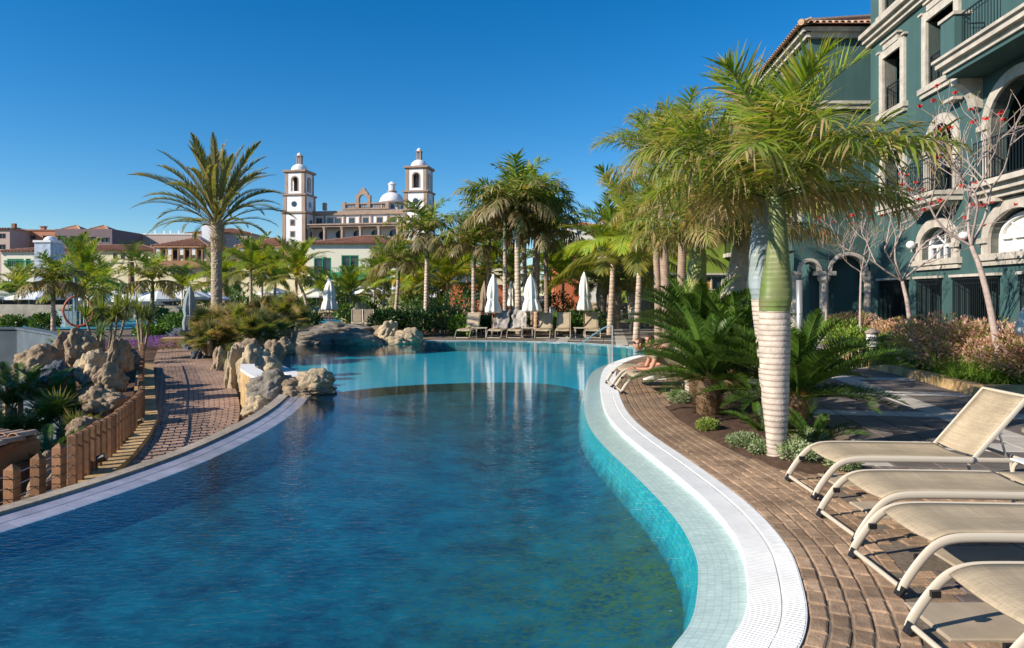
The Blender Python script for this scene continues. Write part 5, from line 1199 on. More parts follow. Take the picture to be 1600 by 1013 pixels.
# ------------------------------------------------------------------ the teal hotel on the right
hotel = thing('teal_hotel', 'dark teal hotel with pale stone arches, balconies and iron railings', 'building', (0, 0, 0))
NRM = math.hypot(1, .094)
F = Frame((11.3, 0, 0), (.094, 1, 0), (-1, .094, 0))
Y = lambda y: y * NRM
HOLES = [rect(Y(23.65), Y(25.0), 8.45, 10.45), rect(Y(20.3), Y(21.9), 8.5, 10.6), arch(Y(23.6), Y(25.0), 5.1, 6.3, .7), arch(Y(20.35), Y(21.75), 5.0, 6.4, .72), arch(Y(16.15), Y(18.6), 4.95, 6.45, .95),
         arch(Y(16.3), Y(18.6), 2.95, 3.35, .72), arch(Y(20.4), Y(22.3), 2.95, 3.35, .6), rect(Y(23.6), Y(25.0), 12.1, 14.4), rect(Y(20.3), Y(21.9), 12.1, 14.4), rect(Y(13.5), Y(17.6), 8.5, 10.9), arch(Y(12), Y(14.5), 4.95, 6.45, .95), arch(Y(12.1), Y(14.4), 2.95, 3.35, .72)]
ROWS = []
for a0, a1 in ((8.5,11),(11.6,14.2),(14.9,17.3),(18.2,20.4),(21.1,22.6),(23.2,25.4)): ROWS.append(rect(Y(a0), Y(a1), .55, 2.35))
mb = MB(); wall_holes(mb, F, rect(Y(6), Y(26.2), 0, 17), HOLES + ROWS, .42)
wbox(mb, F, Y(6), Y(26.2), 0, 17, -6, -3.0); oface(mb, F, [F.P(Y(26.2),0), F.P(Y(26.2),17), F.P(Y(26.2),17,-6), F.P(Y(26.2),0,-6)], [(0,1,2,3)], F.U)
for z in (2.6, 4.75, 8.2, 11.9): wbox(mb, F, Y(6), Y(26.15), z - .12, z + .1, -3.0, -.425)
for a in (8, 11.3, 14.6, 19.4, 22.7, 26.0): wbox(mb, F, Y(a), Y(a) + .12, 0.05, 16.9, -3.0, -.43)
mb.build('wall', M['teal'], hotel)
for i, hl in enumerate(HOLES):
    a0, a1 = min(p[0] for p in hl), max(p[0] for p in hl); z0, z1 = min(p[1] for p in hl), max(p[1] for p in hl); mb = MB()
    if len(hl) > 4:
        zs, rise = hl[2][1], z1 - hl[2][1]; arch_trim(mb, F, a0, a1, z0, zs, rise, .30, .09, depth=.36)
        wbox(mb, F, a0 - .42, a0 - .0, zs - .1, zs + .04, .09, .16); wbox(mb, F, a1 + .0, a1 + .42, zs - .1, zs + .04, .09, .16)
    else:
        rect_trim(mb, F, a0, a1, z0, z1, .28, .09, .36); wbox(mb, F, a0 + .1, a1 - .1, z1 + .28, z1 + .50, 0, .12); wbox(mb, F, a0 + .0, a1 - .0, z1 + .50, z1 + .57, 0, .18)
        wbox(mb, F, a0 - .42, a0 - .18, z1 + .28, z1 + .35, 0, .14); wbox(mb, F, a1 + .18, a1 + .42, z1 + .28, z1 + .35, 0, .14)
    sur = mb.build('window_surround', M['stone'], hotel)
    mb = MB(); wbox(mb, F, a0 - .42, a1 + .42, z0 - .18, z0 - .004, -.36, .16); wbox(mb, F, a0 - .36, a1 + .36, z0 - .32, z0 - .18, 0, .10); mb.build('sill', M['stone'], sur)
    if z0 > 4 and i not in (4, 9, 10): railing(hotel, F, a0 + .02, a1 - .02, z0, z0 + .95, -.06)
    # glazed door deep inside the loggia
    if z0 > 4: mb = MB(); wbox(mb, F, a0 + .2, a1 - .2, z0, z1 - .35, -2.98, -2.93); mb.build('window_pane', M['glass'], hotel)
for (a0, a1) in ((16.3,18.6),(20.4,22.3),(12.1,14.4)):   # white timber windows in the low arches
    w = MB(); A, B = Y(a0), Y(a1); arch_trim(w, F, A + .10, B - .10, 2.95, 3.35, .55, .10, -.2, depth=.3); wbox(w, F, A + .1, B - .1, 3.33, 3.42, -.28, -.2)
    for k in range(5): a = lerp(A + .12, B - .12, k / 4); wbox(w, F, a - .03, a + .03, 2.96, 3.33, -.28, -.2)
    for k in range(1, 4):
        an = math.pi * k / 4; c_ = (A + B) / 2; w.tube([F.P(c_, 3.42, -.24), F.P(c_ + (B-A)*.4*math.cos(an), 3.42 + .48 * math.sin(an), -.24)], .025, n=4)
    wf = w.build('window_frame', M['white'], hotel)
    p_ = MB(); wbox(p_, F, A + .1, B - .1, 2.96, 3.34, -.30, -.285); pts = arch(A + .12, B - .12, 3.34, 3.35, .56)
    wall_holes(p_, Frame(F.P(0, 0, -.29), F.U, F.N), pts, []); p_.build('pane', M['canvas'] if a0 == 16.3 else M['glass'], wf)
mb = MB()
wbox(mb, F, Y(6), Y(26.3), 11.45, 11.62, 0, .28); wbox(mb, F, Y(6), Y(26.3), 11.62, 11.78, 0, .42); wbox(mb, F, Y(6), Y(26.25), 11.30, 11.45, 0, .16)
mb.build('cornice', M['stone'], hotel)
mb = MB(); wbox(mb, F, Y(8), Y(18.9), 4.55, 4.72, 0, .40); wbox(mb, F, Y(8), Y(18.85), 4.72, 4.86, 0, .55); wbox(mb, F, Y(8), Y(18.8), 4.40, 4.55, 0, .25); mb.build('ledge', M['stone'], hotel)
railing(hotel, F, Y(9), Y(18.65), 4.87, 5.95, .42, .12)
# long projecting balcony
bal = MB(); wbox(bal, F, Y(9), Y(19.0), 7.98, 8.14, 0, 1.05); wbox(bal, F, Y(9), Y(19.1), 8.14, 8.30, 0, 1.2); wbox(bal, F, Y(9), Y(19.15), 8.30, 8.38, 0, 1.28)
bo = bal.build('balcony_slab', M['stone'], hotel)
mb = MB(); wbox(mb, F, Y(18.2), Y(18.9), 8.38, 9.35, .75, 1.15); wbox(mb, F, Y(15.3), Y(16.2), 8.38, 9.35, .75, 1.15); wbox(mb, F, Y(12), Y(12.8), 8.38, 9.35, .75, 1.15); wbox(mb, F, Y(9), Y(18.95), 7.86, 7.98, 0, .98); mb.build('balcony_pier', M['teal'], bo)
mb = MB(); wbox(mb, F, Y(18.15), Y(18.95), 9.352, 9.44, .7, 1.2); wbox(mb, F, Y(15.25), Y(16.25), 9.352, 9.44, .7, 1.2); mb.build('coping', M['stone'], bo)
railing(hotel, F, Y(16.25), Y(18.15), 8.45, 9.35, .98, .12, 'balcony_railing'); railing(hotel, F, Y(12.85), Y(15.25), 8.45, 9.35, .98, .12, 'balcony_railing')
side = Frame(F.P(Y(18.8), 0, 0), -F.N, F.U); mb = MB()
railing(hotel, Frame(F.P(Y(18.86), 0, .0), F.N, F.U), .02, .72, 8.45, 9.35, 0, .12, 'balcony_railing')
def corbel(a, z, s=1.0):
    mb = MB(); prof = [(0, 0), (.85, 0), (.85, -.16), (.70, -.22), (.46, -.42), (.32, -.72), (.26, -.98), (.0, -1.05)]
    n = len(prof); vs = [F.P(a + da, z + q * s, .002 + p * s) for da in (-.16, .16) for p, q in prof]; c = sum(vs, V((0,0,0))) / (2*n)
    for f in [tuple(range(n)), tuple(range(n, 2*n))] + [(i, (i+1)%n, n+(i+1)%n, n+i) for i in range(n)]:
        q = [vs[i] for i in f]; m_ = sum(q, V((0,0,0))) / len(q); nn = (q[1]-q[0]).cross(q[2]-q[0])
        if len(f) > 4: want = F.U if f[0] >= n else -F.U
        else: want = m_ - c
        mb.add(q if nn.dot(want) > 0 else q[::-1], [tuple(range(len(q)))])
    mb.build('corbel', M['stone'], hotel)
corbel(Y(19.12), 7.86, .8); corbel(Y(15.4), 7.86); corbel(Y(12.2), 7.86)
# small balcony below the first arch
mb = MB(); wbox(mb, F, Y(19.95), Y(22.2), 4.62, 4.78, 0, .75); wbox(mb, F, Y(19.9), Y(22.25), 4.78, 4.9, 0, .85); wbox(mb, F, Y(20.1), Y(22.05), 4.5, 4.62, 0, .6); mb.build('balcony_slab', M['stone'], hotel)
railing(hotel, F, Y(20.0), Y(22.15), 4.9, 5.95, .72, .12, 'balcony_railing'); railing(hotel, Frame(F.P(Y(22.12), 0, 0), F.N, F.U), .02, .7, 4.9, 5.95, 0, .12, 'balcony_railing'); railing(hotel, Frame(F.P(Y(20.02), 0, 0), F.N, -F.U), .02, .7, 4.9, 5.95, 0, .12, 'balcony_railing')
for a, z in ((19.9, 7.55), (17.9, 4.30)):
    mb = MB(); wbox(mb, F, Y(a), Y(a) + .55, z, z + .09, 0, .3); mb.build('drip_ledge', M['stone'], hotel)
M['lampwhite'] = plain('white_globe', (.8,.8,.78), .3)
for px, py, d in ((1506, 368, 19.6), (1423, 383, 22.4)):
    q = pp(px, py, d); g = MB(); g.lathe([(.01,-.14),(.08,-.115),(.128,-.05),(.14,0),(.128,.05),(.08,.115),(.01,.14)], 16, q); go = g.build('wall_lamp', M['lampwhite'], hotel, smooth=True)
    MB().tube([q, V((11.3 + .094 * q.y, q.y, q.z + .05))], .02, n=5).build('bracket', M['iron'], go)
mb = MB(); wbox(mb, F, Y(17.35), Y(17.65), 6.1, 6.5, -2.95, -2.8); mb.build('wall_lamp', M['lampwhite'], hotel)
# iron grilles in the ground floor openings
for a0, a1 in ((8.5,11),(11.6,14.2),(14.9,17.3),(18.2,20.4),(21.1,22.6),(23.2,25.4)):
    railing(hotel, F, Y(a0), Y(a1), .56, 2.3, .04, .10, 'window_grille', rad=.014)
    mb = MB(); wbox(mb, F, Y(a0) - .1, Y(a1) + .1, 2.355, 2.43, -.05, .12); mb.build('sill', M['stone'], hotel)
    mb = MB(); wbox(mb, F, Y(a0), Y(a1), .56, 2.34, -2.98, -2.93); mb.build('window_pane', M['glass'], hotel)

# ------------------------------------------------------------------ second wing with the tiled roof
wing = thing('teal_wing', 'teal hotel wing with a clay tiled eave and an arched stone porch', 'building', (0, 0, 0))
W0 = Frame((11.75, 27, 0), (1, 0, 0), (0, -1, 0)); WS = Frame((11.75, 27, 0), (.094, 1, 0), (-1, .094, 0))
mb = MB(); wall_holes(mb, W0, rect(0, 9, 0, 12.3), [], .3)
sideholes = [arch(Y(b), Y(b + 1.6), 4.2 + dz, 5.6 + dz, .7) for b in (1.2, 4.4, 8, 12) for dz in (0, 3.9)] + [rect(Y(b), Y(b + 1.4), .6, 2.6) for b in (1.2, 4.4, 8, 12)]
wall_holes(mb, WS, rect(0, Y(26), 0, 12.3), sideholes, .4); wbox(mb, WS, .4, Y(26), 0.02, 12.2, -6, -2.0); mb.build('wall', M['teal'], wing)
for hl in sideholes[:8]:
    a0, a1 = hl[0][0], hl[1][0]; z0 = hl[0][1]; mb = MB(); arch_trim(mb, WS, a0, a1, z0, z0 + 1.4, .7, .3, .08, depth=.3); wbox(mb, WS, a0 - .4, a1 + .4, z0 - .22, z0 - .002, -.3, .6); mb.build('window_surround', M['stone'], wing)
    railing(wing, WS, a0 - .3, a1 + .3, z0, z0 + .95, .5, .13)
mb = MB(); wbox(mb, W0, -.12, 9, 9.15, 9.33, 0, .14); wbox(mb, W0, -.18, 9, 9.33, 9.45, 0, .22); wbox(mb, WS, -.12, Y(26), 9.15, 9.40, 0, .14)
wbox(mb, W0, -.15, 9, 11.95, 12.15, 0, .16); wbox(mb, W0, -.25, 9, 12.15, 12.32, 0, .32); wbox(mb, WS, -.2, Y(26), 11.95, 12.15, 0, .16); wbox(mb, WS, -.3, Y(26), 12.15, 12.32, 0, .32); mb.build('cornice', M['stone'], wing)
ov = .55; A_ = V((11.75 - ov, 27 - ov, 12.34)); B_ = V((21, 27 - ov, 12.34)); C_ = V((11.75 - ov + .094*26, 53, 12.34)); D_r = V((21, 53, 12.34)); ap = V((16.6, 31.5, 14.6)); ap2 = V((18.5, 50, 14.6))
mb = MB(); oface(mb, W0, [A_, B_, ap, ap2, C_, D_r], [(0,1,2)], V((0,-1,1))); oface(mb, W0, [A_, C_, ap2, ap], [(0,1,2),(0,2,3)], V((-1,0,1))); oface(mb, W0, [B_, D_r, ap2, ap], [(0,1,2),(0,2,3)], V((1,0,1)))
roof = mb.build('roof', M['tile'], wing)
et = bar_tile(.5, .10); em = None; k = 0
def tile_row(root, P0, P1, up, step=.24, m='tile_pale', name='tile', L_=.5, mat_=None):
    global em
    d = (P1 - P0); n = int(d.length / step); base = None
    an = math.atan2(up.y, up.x) - math.pi/2; pit = math.atan2(up.z, math.hypot(up.x, up.y))
    for i in range(n):
        if em is None: em = bar_tile(.5, .10).build(name, M[m], root); o = em
        else: o = em.copy(); COL.objects.link(o); o.parent = root
        p = P0 + d * ((i + .5) / n) + V((0, 0, .02)); o.location = p; o.rotation_euler = (pit, 0, an)
tile_row(roof, A_ + V((0,-.04,0)), B_ + V((0,-.04,0)), V((0,1,.45)))
tile_row(roof, A_ + V((-.04,0,0)), C_ + V((-.04,0,0)), V((1,-.094,.45)))
mb = MB(); mb.tube([A_ + V((0,0,.06)), ap + V((0,0,.06))], .12, n=8); mb.build('ridge', M['tile_pale'], roof)
# porch
porch = thing('porch', 'pale stone columned porch with two arches at the foot of the teal wing', 'porch', (0, 0, 0))
PF = Frame((10.9, 26.4, 0), (1, 0, 0), (0, -1, 0))
hs = [[(.25,0),(.95,0)] + arch(.25,.95,0,2.75,.35)[2:], [(1.55,0),(2.75,0)] + arch(1.55,2.75,0,2.75,.6)[2:]]
mb = MB(); wall_holes(mb, PF, [(0,2.6),(.25,2.6),(.25,2.75)] + [(.6 - .35*math.cos(math.pi*k/12), 2.75 + .35*math.sin(math.pi*k/12)) for k in range(1,12)] + [(.95,2.75),(.95,2.6),(1.45,2.6),(1.45,2.75)] + [(2.1 - .65*math.cos(math.pi*k/12), 2.75 + .6*math.sin(math.pi*k/12)) for k in range(1,12)] + [(2.75,2.75),(2.75,2.6),(3.3,2.6),(3.3,4.2),(0,4.2)], [], .3)
wbox(mb, PF, 0, 3.3, 3.55, 4.15, -.6, -.01); mb.build('wall', M['teal'], porch)
mb = MB(); arch_trim(mb, PF, .25, .95, 2.75, 2.76, .35, .13, .05, depth=.3); arch_trim(mb, PF, 1.45, 2.75, 2.75, 2.76, .6, .13, .05, depth=.3); wbox(mb, PF, .85, 1.6, 2.58, 2.74, -.3, .10); wbox(mb, PF, -.15, .3, 2.58, 2.74, -.3, .10); wbox(mb, PF, 2.7, 3.3, 2.58, 2.74, -.3, .10); mb.build('trim', M['stone'], porch)
for a in (.06, 1.22, 2.95):
    c_ = PF.P(a, 0, -.12); mb = MB(); mb.lathe([(.26,0),(.26,.75),(.2,.8),(.17,.86),(.165,1.5),(.172,1.505),(.165,1.51),(.16,2.3),(.2,2.36),(.24,2.42),(.24,2.57)], 16, c_); mb.build('column', M['stone'], porch)

# ------------------------------------------------------------------ far buildings
def hip(mb, x0, x1, y0, y1, z, hgt, ov=.5, ridge=None):
    x0 -= ov; x1 += ov; y0 -= ov; y1 += ov; my = (y0 + y1) / 2; k = min((y1 - y0) / 2, (x1 - x0) / 2)
    r0, r1 = V((x0 + k, my, z + hgt)), V((x1 - k, my, z + hgt)); c = [V((x0,y0,z)), V((x1,y0,z)), V((x1,y1,z)), V((x0,y1,z))]
    mb.add([*c, r0, r1], [(0,1,5,4),(1,2,5),(2,3,4,5),(3,0,4),(3,2,1,0)])
    return c, r0, r1
def hip_roof(parent, x0, x1, y0, y1, z, hgt, ov=.5, ribs=0.0, m='tile'):
    mb = MB(); c, r0, r1 = hip(mb, x0, x1, y0, y1, z, hgt, ov); ro = mb.build('roof', M[m], parent)
    mb = MB()
    for a, b in ((c[0], r0), (c[1], r1), (r0, r1)):
        if (b - a).length > .1: mb.tube([a, b], .13, n=5)
    mb.build('ridge', M['tile_pale'], ro)
    if ribs:
        mb = MB(); n = int((c[1].x - c[0].x) / ribs)
        for i in range(n):
            x = c[0].x + ribs * (i + .5); t = min(1, (x - c[0].x) / max(.01, r0.x - c[0].x), (c[1].x - x) / max(.01, c[1].x - r1.x))
            p = V((x, c[0].y, z + .04)); q = V((x, lerp(c[0].y, r0.y, t), lerp(z, r0.z, t) + .04)); mb.tube([p, q], ribs * .28, n=4, cap=True)
        o = mb.build('tile', M[m], ro); o['kind'] = 'stuff'
    return ro
def block(name, label, px0, px1, pyt, d, m, wins=(), thick=8, zb=-.1, cat='building', frame='white', roof=None, rz=0, parapet=None):
    """A far building: px of its sides, row of its top, windows as (px, py, w px, h px)."""
    x0, x1, zt = gx(px0, d), gx(px1, d), gz(pyt, d); t = thing(name, label, cat, ((x0+x1)/2, d, 0), rz); w = (x1 - x0) / 2; k = d / FPX
    fr = Frame((-w, 0, 0), (1, 0, 0), (0, -1, 0)); hs = []
    for px, py, ww, wh in wins:
        c, z = gx(px, d) - x0, gz(py, d); hs.append(rect(c - ww*k/2, c + ww*k/2, z - wh*k/2, z + wh*k/2))
    mb = MB(); wall_holes(mb, fr, rect(0, 2*w, zb, zt), hs, .25)
    vs = [V((-w,0,zb)), V((w,0,zb)), V((w,thick,zb)), V((-w,thick,zb)), V((-w,0,zt)), V((w,0,zt)), V((w,thick,zt)), V((-w,thick,zt))]
    mb.add(vs, [(4,5,6,7),(1,2,6,5),(2,3,7,6),(3,0,4,7)]); mb.build('wall', M[m], t)
    for hl in hs:
        (a0, z0), (a1, z1) = hl[0], hl[2]; e = max(.05, (a1-a0)*.05); mb = MB(); wbox(mb, fr, a0, a0+e, z0, z1, -.2, -.02); wbox(mb, fr, a1-e, a1, z0, z1, -.2, -.02); wbox(mb, fr, a0+e, a1-e, z1-e, z1, -.2, -.02); wbox(mb, fr, a0+e, a1-e, z0, z0+e, -.2, -.02)
        if a1 - a0 > 1.0: wbox(mb, fr, (a0+a1)/2 - e/2, (a0+a1)/2 + e/2, z0+e, z1-e, -.2, -.02)
        f = mb.build('window', M[frame], t); p = MB(); wbox(p, fr, a0, a1, z0, z1, -.24, -.18); p.build('pane', M['glass'], f)
    if parapet: mb = MB(); wbox(mb, fr, -.1, 2*w+.1, zt + .004, zt + .25, -thick, .12); mb.build('parapet', M[parapet], t)
    if roof: hip_roof(t, -w, w, 0, thick, zt + .005, roof[0], roof[1], roof[2] if len(roof) > 2 else 0)
    return t, fr, w, zt
# church-like palace
def palace():
    K = .1406; t = thing('palace', 'white and brown stone palace with two bell towers and a dome on the skyline', 'palace', (gx(560, 150), 150, 0), R(-10))
    z_ = lambda py: gz(py, 150)
    def bx(mb, x0, x1, y0, y1, za, zb): mb.bb((x0,y0,za),(x1,y1,zb))
    def tower(cx, cy, nm):
        tw = nm
        parts = [(2.65, z_(420), z_(333)), (2.5, z_(332.5), z_(305)), (2.25, z_(304), z_(268.5))]
        body = MB(); trim = MB()
        for hw, za, zb in parts[:2]:
            bx(body, cx-hw, cx+hw, cy-hw, cy+hw, za, zb)
            for sx in (-1, 1):
                for sy in (-1, 1): trim.box((cx + sx*(hw-.32), cy + sy*(hw-.32), (za+zb)/2), (.8, .8, zb - za))
            trim.box((cx, cy, zb + .12), (hw*2+.7, hw*2+.7, .34))
        hw, za, zb = parts[2]; th = .5
        for fr, L_ in ((Frame((cx-hw, cy-hw, 0), (1,0,0), (0,-1,0)), 2*hw), (Frame((cx+hw, cy-hw, 0), (0,1,0), (1,0,0)), 2*hw), (Frame((cx+hw, cy+hw, 0), (-1,0,0), (0,1,0)), 2*hw), (Frame((cx-hw, cy+hw, 0), (0,-1,0), (-1,0,0)), 2*hw)):
            wall_holes(body, fr, rect(0, L_, za, zb), [arch(L_/2-.72, L_/2+.72, za+.75, zb-1.75, .7)], th)
            s = MB(); arch_trim(s, fr, L_/2-.72, L_/2+.72, za+.75, zb-1.75, .7, .2, .05); s.build('belfry_surround', M['brownstone'], t)
        bx(body, cx-hw+.02, cx+hw-.02, cy-hw+.02, cy+hw-.02, zb-.1, zb)
        for sx in (-1, 1):
            for sy in (-1, 1): trim.box((cx + sx*(hw-.3), cy + sy*(hw-.3), (za+zb)/2), (.72, .72, zb-za))
        trim.box((cx, cy, zb + .22), (hw*2+.9, hw*2+.9, .42)); trim.box((cx, cy, zb - .05), (hw*2+.45, hw*2+.45, .2))
        body.build('tower', M['churchwhite'], t); trim.build('tower_trim', M['brownstone'], t)
        d = MB(); r = 1.85; d.lathe([(r*1.05, zb+.42)] + [(r*math.cos(a), zb + .55 + 1.6*math.sin(a)) for a in [R(x) for x in (0,15,30,45,60,75,85)]], 20, (cx, cy, 0)); d.build('dome', M['churchwhite'], t, smooth=True)
        l = MB(); zl = zb + 2.05; [l.box((cx+sx*.4, cy+sy*.4, zl+.85), (.22,.22,1.9)) for sx in (-1,1) for sy in (-1,1)]; l.box((cx,cy,zl+1.85),(1.25,1.25,.2)); l.build('lantern', M['brownstone'], t)
        c = MB(); c.lathe([(.55,zl+1.95),(.5,zl+2.25),(.3,zl+2.5),(.05,zl+2.62)], 12, (cx,cy,0)); c.build('lantern_cap', M['churchwhite'], t)
        w = MB(); w.add([(cx + .62*math.cos(a), cy-2.5-.06, z_(319) + .62*math.sin(a)) for a in [2*math.pi*i/20 for i in range(20)]], [tuple(range(20))]); w.add([(cx+2.56, cy + .62*math.cos(a), z_(319) + .62*math.sin(a)) for a in [2*math.pi*i/20 for i in range(20)]], [tuple(range(20))]); w.build('round_window', M['glass'], t)
        for zz in (348, 366):
            f = MB(); f.box((cx-.3, cy-2.66, z_(zz)), (1.15, .12, 1.4)); fo = f.build('window', M['brownstone'], t); MB().box((cx-.3, cy-2.73, z_(zz)), (.75,.06,1.0)).build('pane', M['glass'], fo)
            f = MB(); f.box((cx+2.66, cy, z_(zz)), (.12, 1.15, 1.4)); fo = f.build('window', M['brownstone'], t); MB().box((cx+2.73, cy, z_(zz)), (.06,.75,1.0)).build('pane', M['glass'], fo)
    tower(-13.9, 0, 'a'); tower(13.9, 0, 'b')
    b = MB(); bx(b, -11.2, 11.2, 1.5, 14, 0, z_(352)); bx(b, -11.2, 11.2, 1.5, 14, z_(351.9), z_(333)); b.build('wall', M['churchwhite'], t)
    r = MB(); zt = z_(333); bx(r, -11.3, 11.3, 1.3, 1.9, z_(352)-.5, z_(352)+.1); bx(r, -11.35, 11.35, 1.2, 2.1, zt, zt+.75); bx(r, -11.35, 11.35, 1.0, 2.1, zt-.2, zt+.0-.01)
    bx(r, -3.9, 6.4, 1.1, 2.2, zt+.91, zt+1.25); bx(r, -3.9, 6.4, 1.1, 2.2, zt+2.1, zt+2.4)
    for i in range(26): bx(r, -3.6 + i*.38, -3.42 + i*.38, 1.4, 1.7, zt+1.26, zt+2.09)
    for x in (-11.2, -8.6, -4.0, -.3, 2.4, 6.2, 8.8, 11.0): bx(r, x-.17, x+.17, 1.25, 1.6, z_(352)+.36, zt-.21)
    for x in (-3.9, 6.2, -8.6, 11.1): bx(r, x-.35, x+.35, 1.05, 1.9, zt+.92, zt+2.6)
    r.build('cornice', M['brownstone'], t)
    for i, x in enumerate((-9.9,-7.3,-5.4,-2.2,1.05,4.3,7.4,9.9)):
        f = MB(); f.box((x, 1.47, z_(343.5)), (1.5,.1,1.55)); fo = f.build('window', M['brownstone'], t); MB().box((x-.31, 1.40, z_(343.5)), (.5,.06,1.1)).build('pane', M['glass'], fo); MB().box((x+.31, 1.40, z_(343.5)), (.5,.06,1.1)).build('pane', M['glass'], fo)
    # open loggia below the windows: columns, soffit and round windows
    lo = MB(); bx(lo, -11.3, 11.3, -2.2, 1.29, z_(352)-.5, z_(352)-.1); bx(lo, -11.4, 11.4, -2.5, 1.2, z_(352)-.09, z_(352)+.2); [lo.lathe([(.42,0),(.42,z_(360)),(.62,z_(356)),(.62,z_(352)-.5)], 10, (x, -1.9, 0)) for x in (-10.8,-6.9,-2.8,1.4,5.6,9.8)]; lo.build('loggia', M['brownstone'], t)
    for x in (-9,-5,-.8,3.4,7.6):
        w = MB(); w.lathe([(.95,0),(.95,.12)], 20); o = w.build('round_window', M['glass'], t); o.rotation_euler = (R(90),0,0); o.location = (x, 1.5, z_(366))
    # bell gable
    g = MB(); gx0, gx1 = -1.1, 2.3; zb = zt + 1.26; GF = Frame((gx0, 1.0, 0), (1,0,0), (0,-1,0)); Wg = gx1 - gx0
    out = [(0,zb),(Wg,zb),(Wg,zb+2.8),(Wg-.5,zb+2.85),(Wg-.65,zb+3.4),(Wg/2+.55,zb+3.9),(Wg/2+.4,zb+4.35),(Wg/2-.4,zb+4.35),(Wg/2-.55,zb+3.9),(.65,zb+3.4),(.5,zb+2.85),(0,zb+2.8)]
    hole = arch(.75, Wg-.75, zb+.02, zb+2.0, .95)
    wall_holes(g, GF, out, [hole], .9); GB = Frame((gx1, 1.9, 0), (-1,0,0), (0,1,0)); wall_holes(g, GB, out, [hole], .0)
    n = len(out)
    for i in range(n):
        a, b_ = out[i], out[(i+1)%n]; q = [GF.P(*a), GF.P(*b_), GF.P(b_[0],b_[1],-.9), GF.P(a[0],a[1],-.9)]; oface(g, GF, q, [(0,1,2,3)], (q[0]+q[1])/2 - GF.P(Wg/2, zb+1.8))
    g.build('bell_gable', M['brownstone'], t)
    # dome on a drum
    cx, cy = 5.0, 7.5; z0 = zt + .9
    d = MB(); d.lathe([(3.25,z0-1.5),(3.25,z_(314.5))], 8, (cx,cy,0)); d.build('drum', M['churchwhite'], t)
    d = MB(); d.lathe([(3.35,z_(314.6)),(3.55,z_(314)),(3.55,z_(312)),(3.0,z_(311.9))], 24, (cx,cy,0)); [d.box((cx+3.2*math.cos(a), cy+3.2*math.sin(a), (z0-1.5+z_(314.6))/2), (.4,.4,z_(314.6)-z0+1.5), rz=a) for a in [2*math.pi*i/8 for i in range(8)]]; d.build('drum_trim', M['brownstone'], t)
    for i in range(8):
        a = R(22.5) + 2*math.pi*i/8; w = MB(); fr = Frame((cx+3.02*math.cos(a)+.55*math.sin(a), cy+3.02*math.sin(a)-.55*math.cos(a), 0), (-math.sin(a), math.cos(a), 0), (math.cos(a), math.sin(a), 0)); wall_holes(w, fr, arch(.1,1.0,z_(323),z_(319),.45), [], 0); w.build('drum_window', M['glass'], t)
    d = MB(); d.lathe([(2.85*math.cos(a), z_(311.9)+2.6*math.sin(a)) for a in [R(x) for x in (0,12,24,36,48,60,72,84)]], 28, (cx,cy,0)); d.build('dome', M['churchwhite'], t, smooth=True)
    zl = z_(311.9)+2.5; d = MB(); d.lathe([(1.1,zl),(1.1,zl+.35),(.8,zl+.36)], 16, (cx,cy,0)); d.build('lantern_base', M['brownstone'], t)
    d = MB(); d.lathe([(.75,zl+.36),(.75,zl+1.7),(.95,zl+1.75),(.95,zl+1.9),(.7,zl+2.1),(.3,zl+2.45),(.05,zl+2.5)], 12, (cx,cy,0)); d.build('lantern', M['churchwhite'], t)
palace()

# cream house with the green balcony
t, fr, w, zt = block('cream_house', 'cream house with tiled hip roof and green framed balcony doors', 482, 655, 381, 80, 'creampale', [(504,417,27,28),(547,412,27,26),(592,412,27,26),(630,412,20,26)], 11, frame='greenpaint', roof=(1.35, .5, .32))
x0 = gx(482, 80); k = 80 / FPX
mb = MB(); a0, a1 = gx(520,80) - x0, gx(612,80) - x0; z0, z1 = gz(434,80), gz(426,80); wbox(mb, fr, a0, a1, z0 - .1, z1, .95, 1.1); wbox(mb, fr, a0, a0+.15, z0-.1, z1, 0, .95); wbox(mb, fr, a0, a1, z0 - .3, z0-.1, 0, 1.1); bo = mb.build('balcony', M['greenpaint'], t)
mb = MB(); [mb.tube([fr.P(lerp(a0,a1,i/30), z1, 1.02), fr.P(lerp(a0,a1,i/30), z1+.48, 1.02)], .025, n=4) for i in range(31)]; mb.tube([fr.P(a0, z1+.5, 1.02), fr.P(a1, z1+.5, 1.02)], .05, n=4); mb.build('railing', M['greenpaint'], bo)
# terrace canopy posts below
# yellow house with timber pergola floors
for (px0, px1, lab, tag_) in ((246, 322, 'yellow house with pyramid tiled roof and timber louvred upper floor', 1), (376, 450, 'yellow house with long tiled roof and timber loggia beside the cream house', 2)):
    t, fr, w, zt = block('pergola_house', lab, px0, px1, 385, 92, 'cream', [(lerp(px0+8,px1-8,i/3),398,9,14) for i in range(4)], 9, frame='woodwall', roof=(1.5, .6, .4))
    x0 = gx(px0, 92); mb = MB(); z0, z1 = gz(408,92), gz(388,92)
    for i in range(9): a = lerp(.1, 2*w-.1, i/8); wbox(mb, fr, a-.09, a+.09, z0, z1, .9, 1.05)
    wbox(mb, fr, 0, 2*w, z1, z1+.2, 0, 1.2); wbox(mb, fr, 0, 2*w, z0-.9, z0, .85, 1.1); wbox(mb, fr, 0, 2*w, z0-.15, z0-.0, 0, .85); mb.build('pergola', M['woodwall'], t)
    mb = MB()
    for i in range(0, 8, 2):
        a = lerp(.1, 2*w-.1, (i+.5)/8); wbox(mb, fr, a-.35, a+.35, z0+.75, z1, .93, .98)
    mb.build('blind', M['canvas'], t)
block('yellow_annex', 'plain yellow block joining the timber loggia and the cream house', 450, 486, 377, 88, 'cream', [(467,398,16,14)], 6)
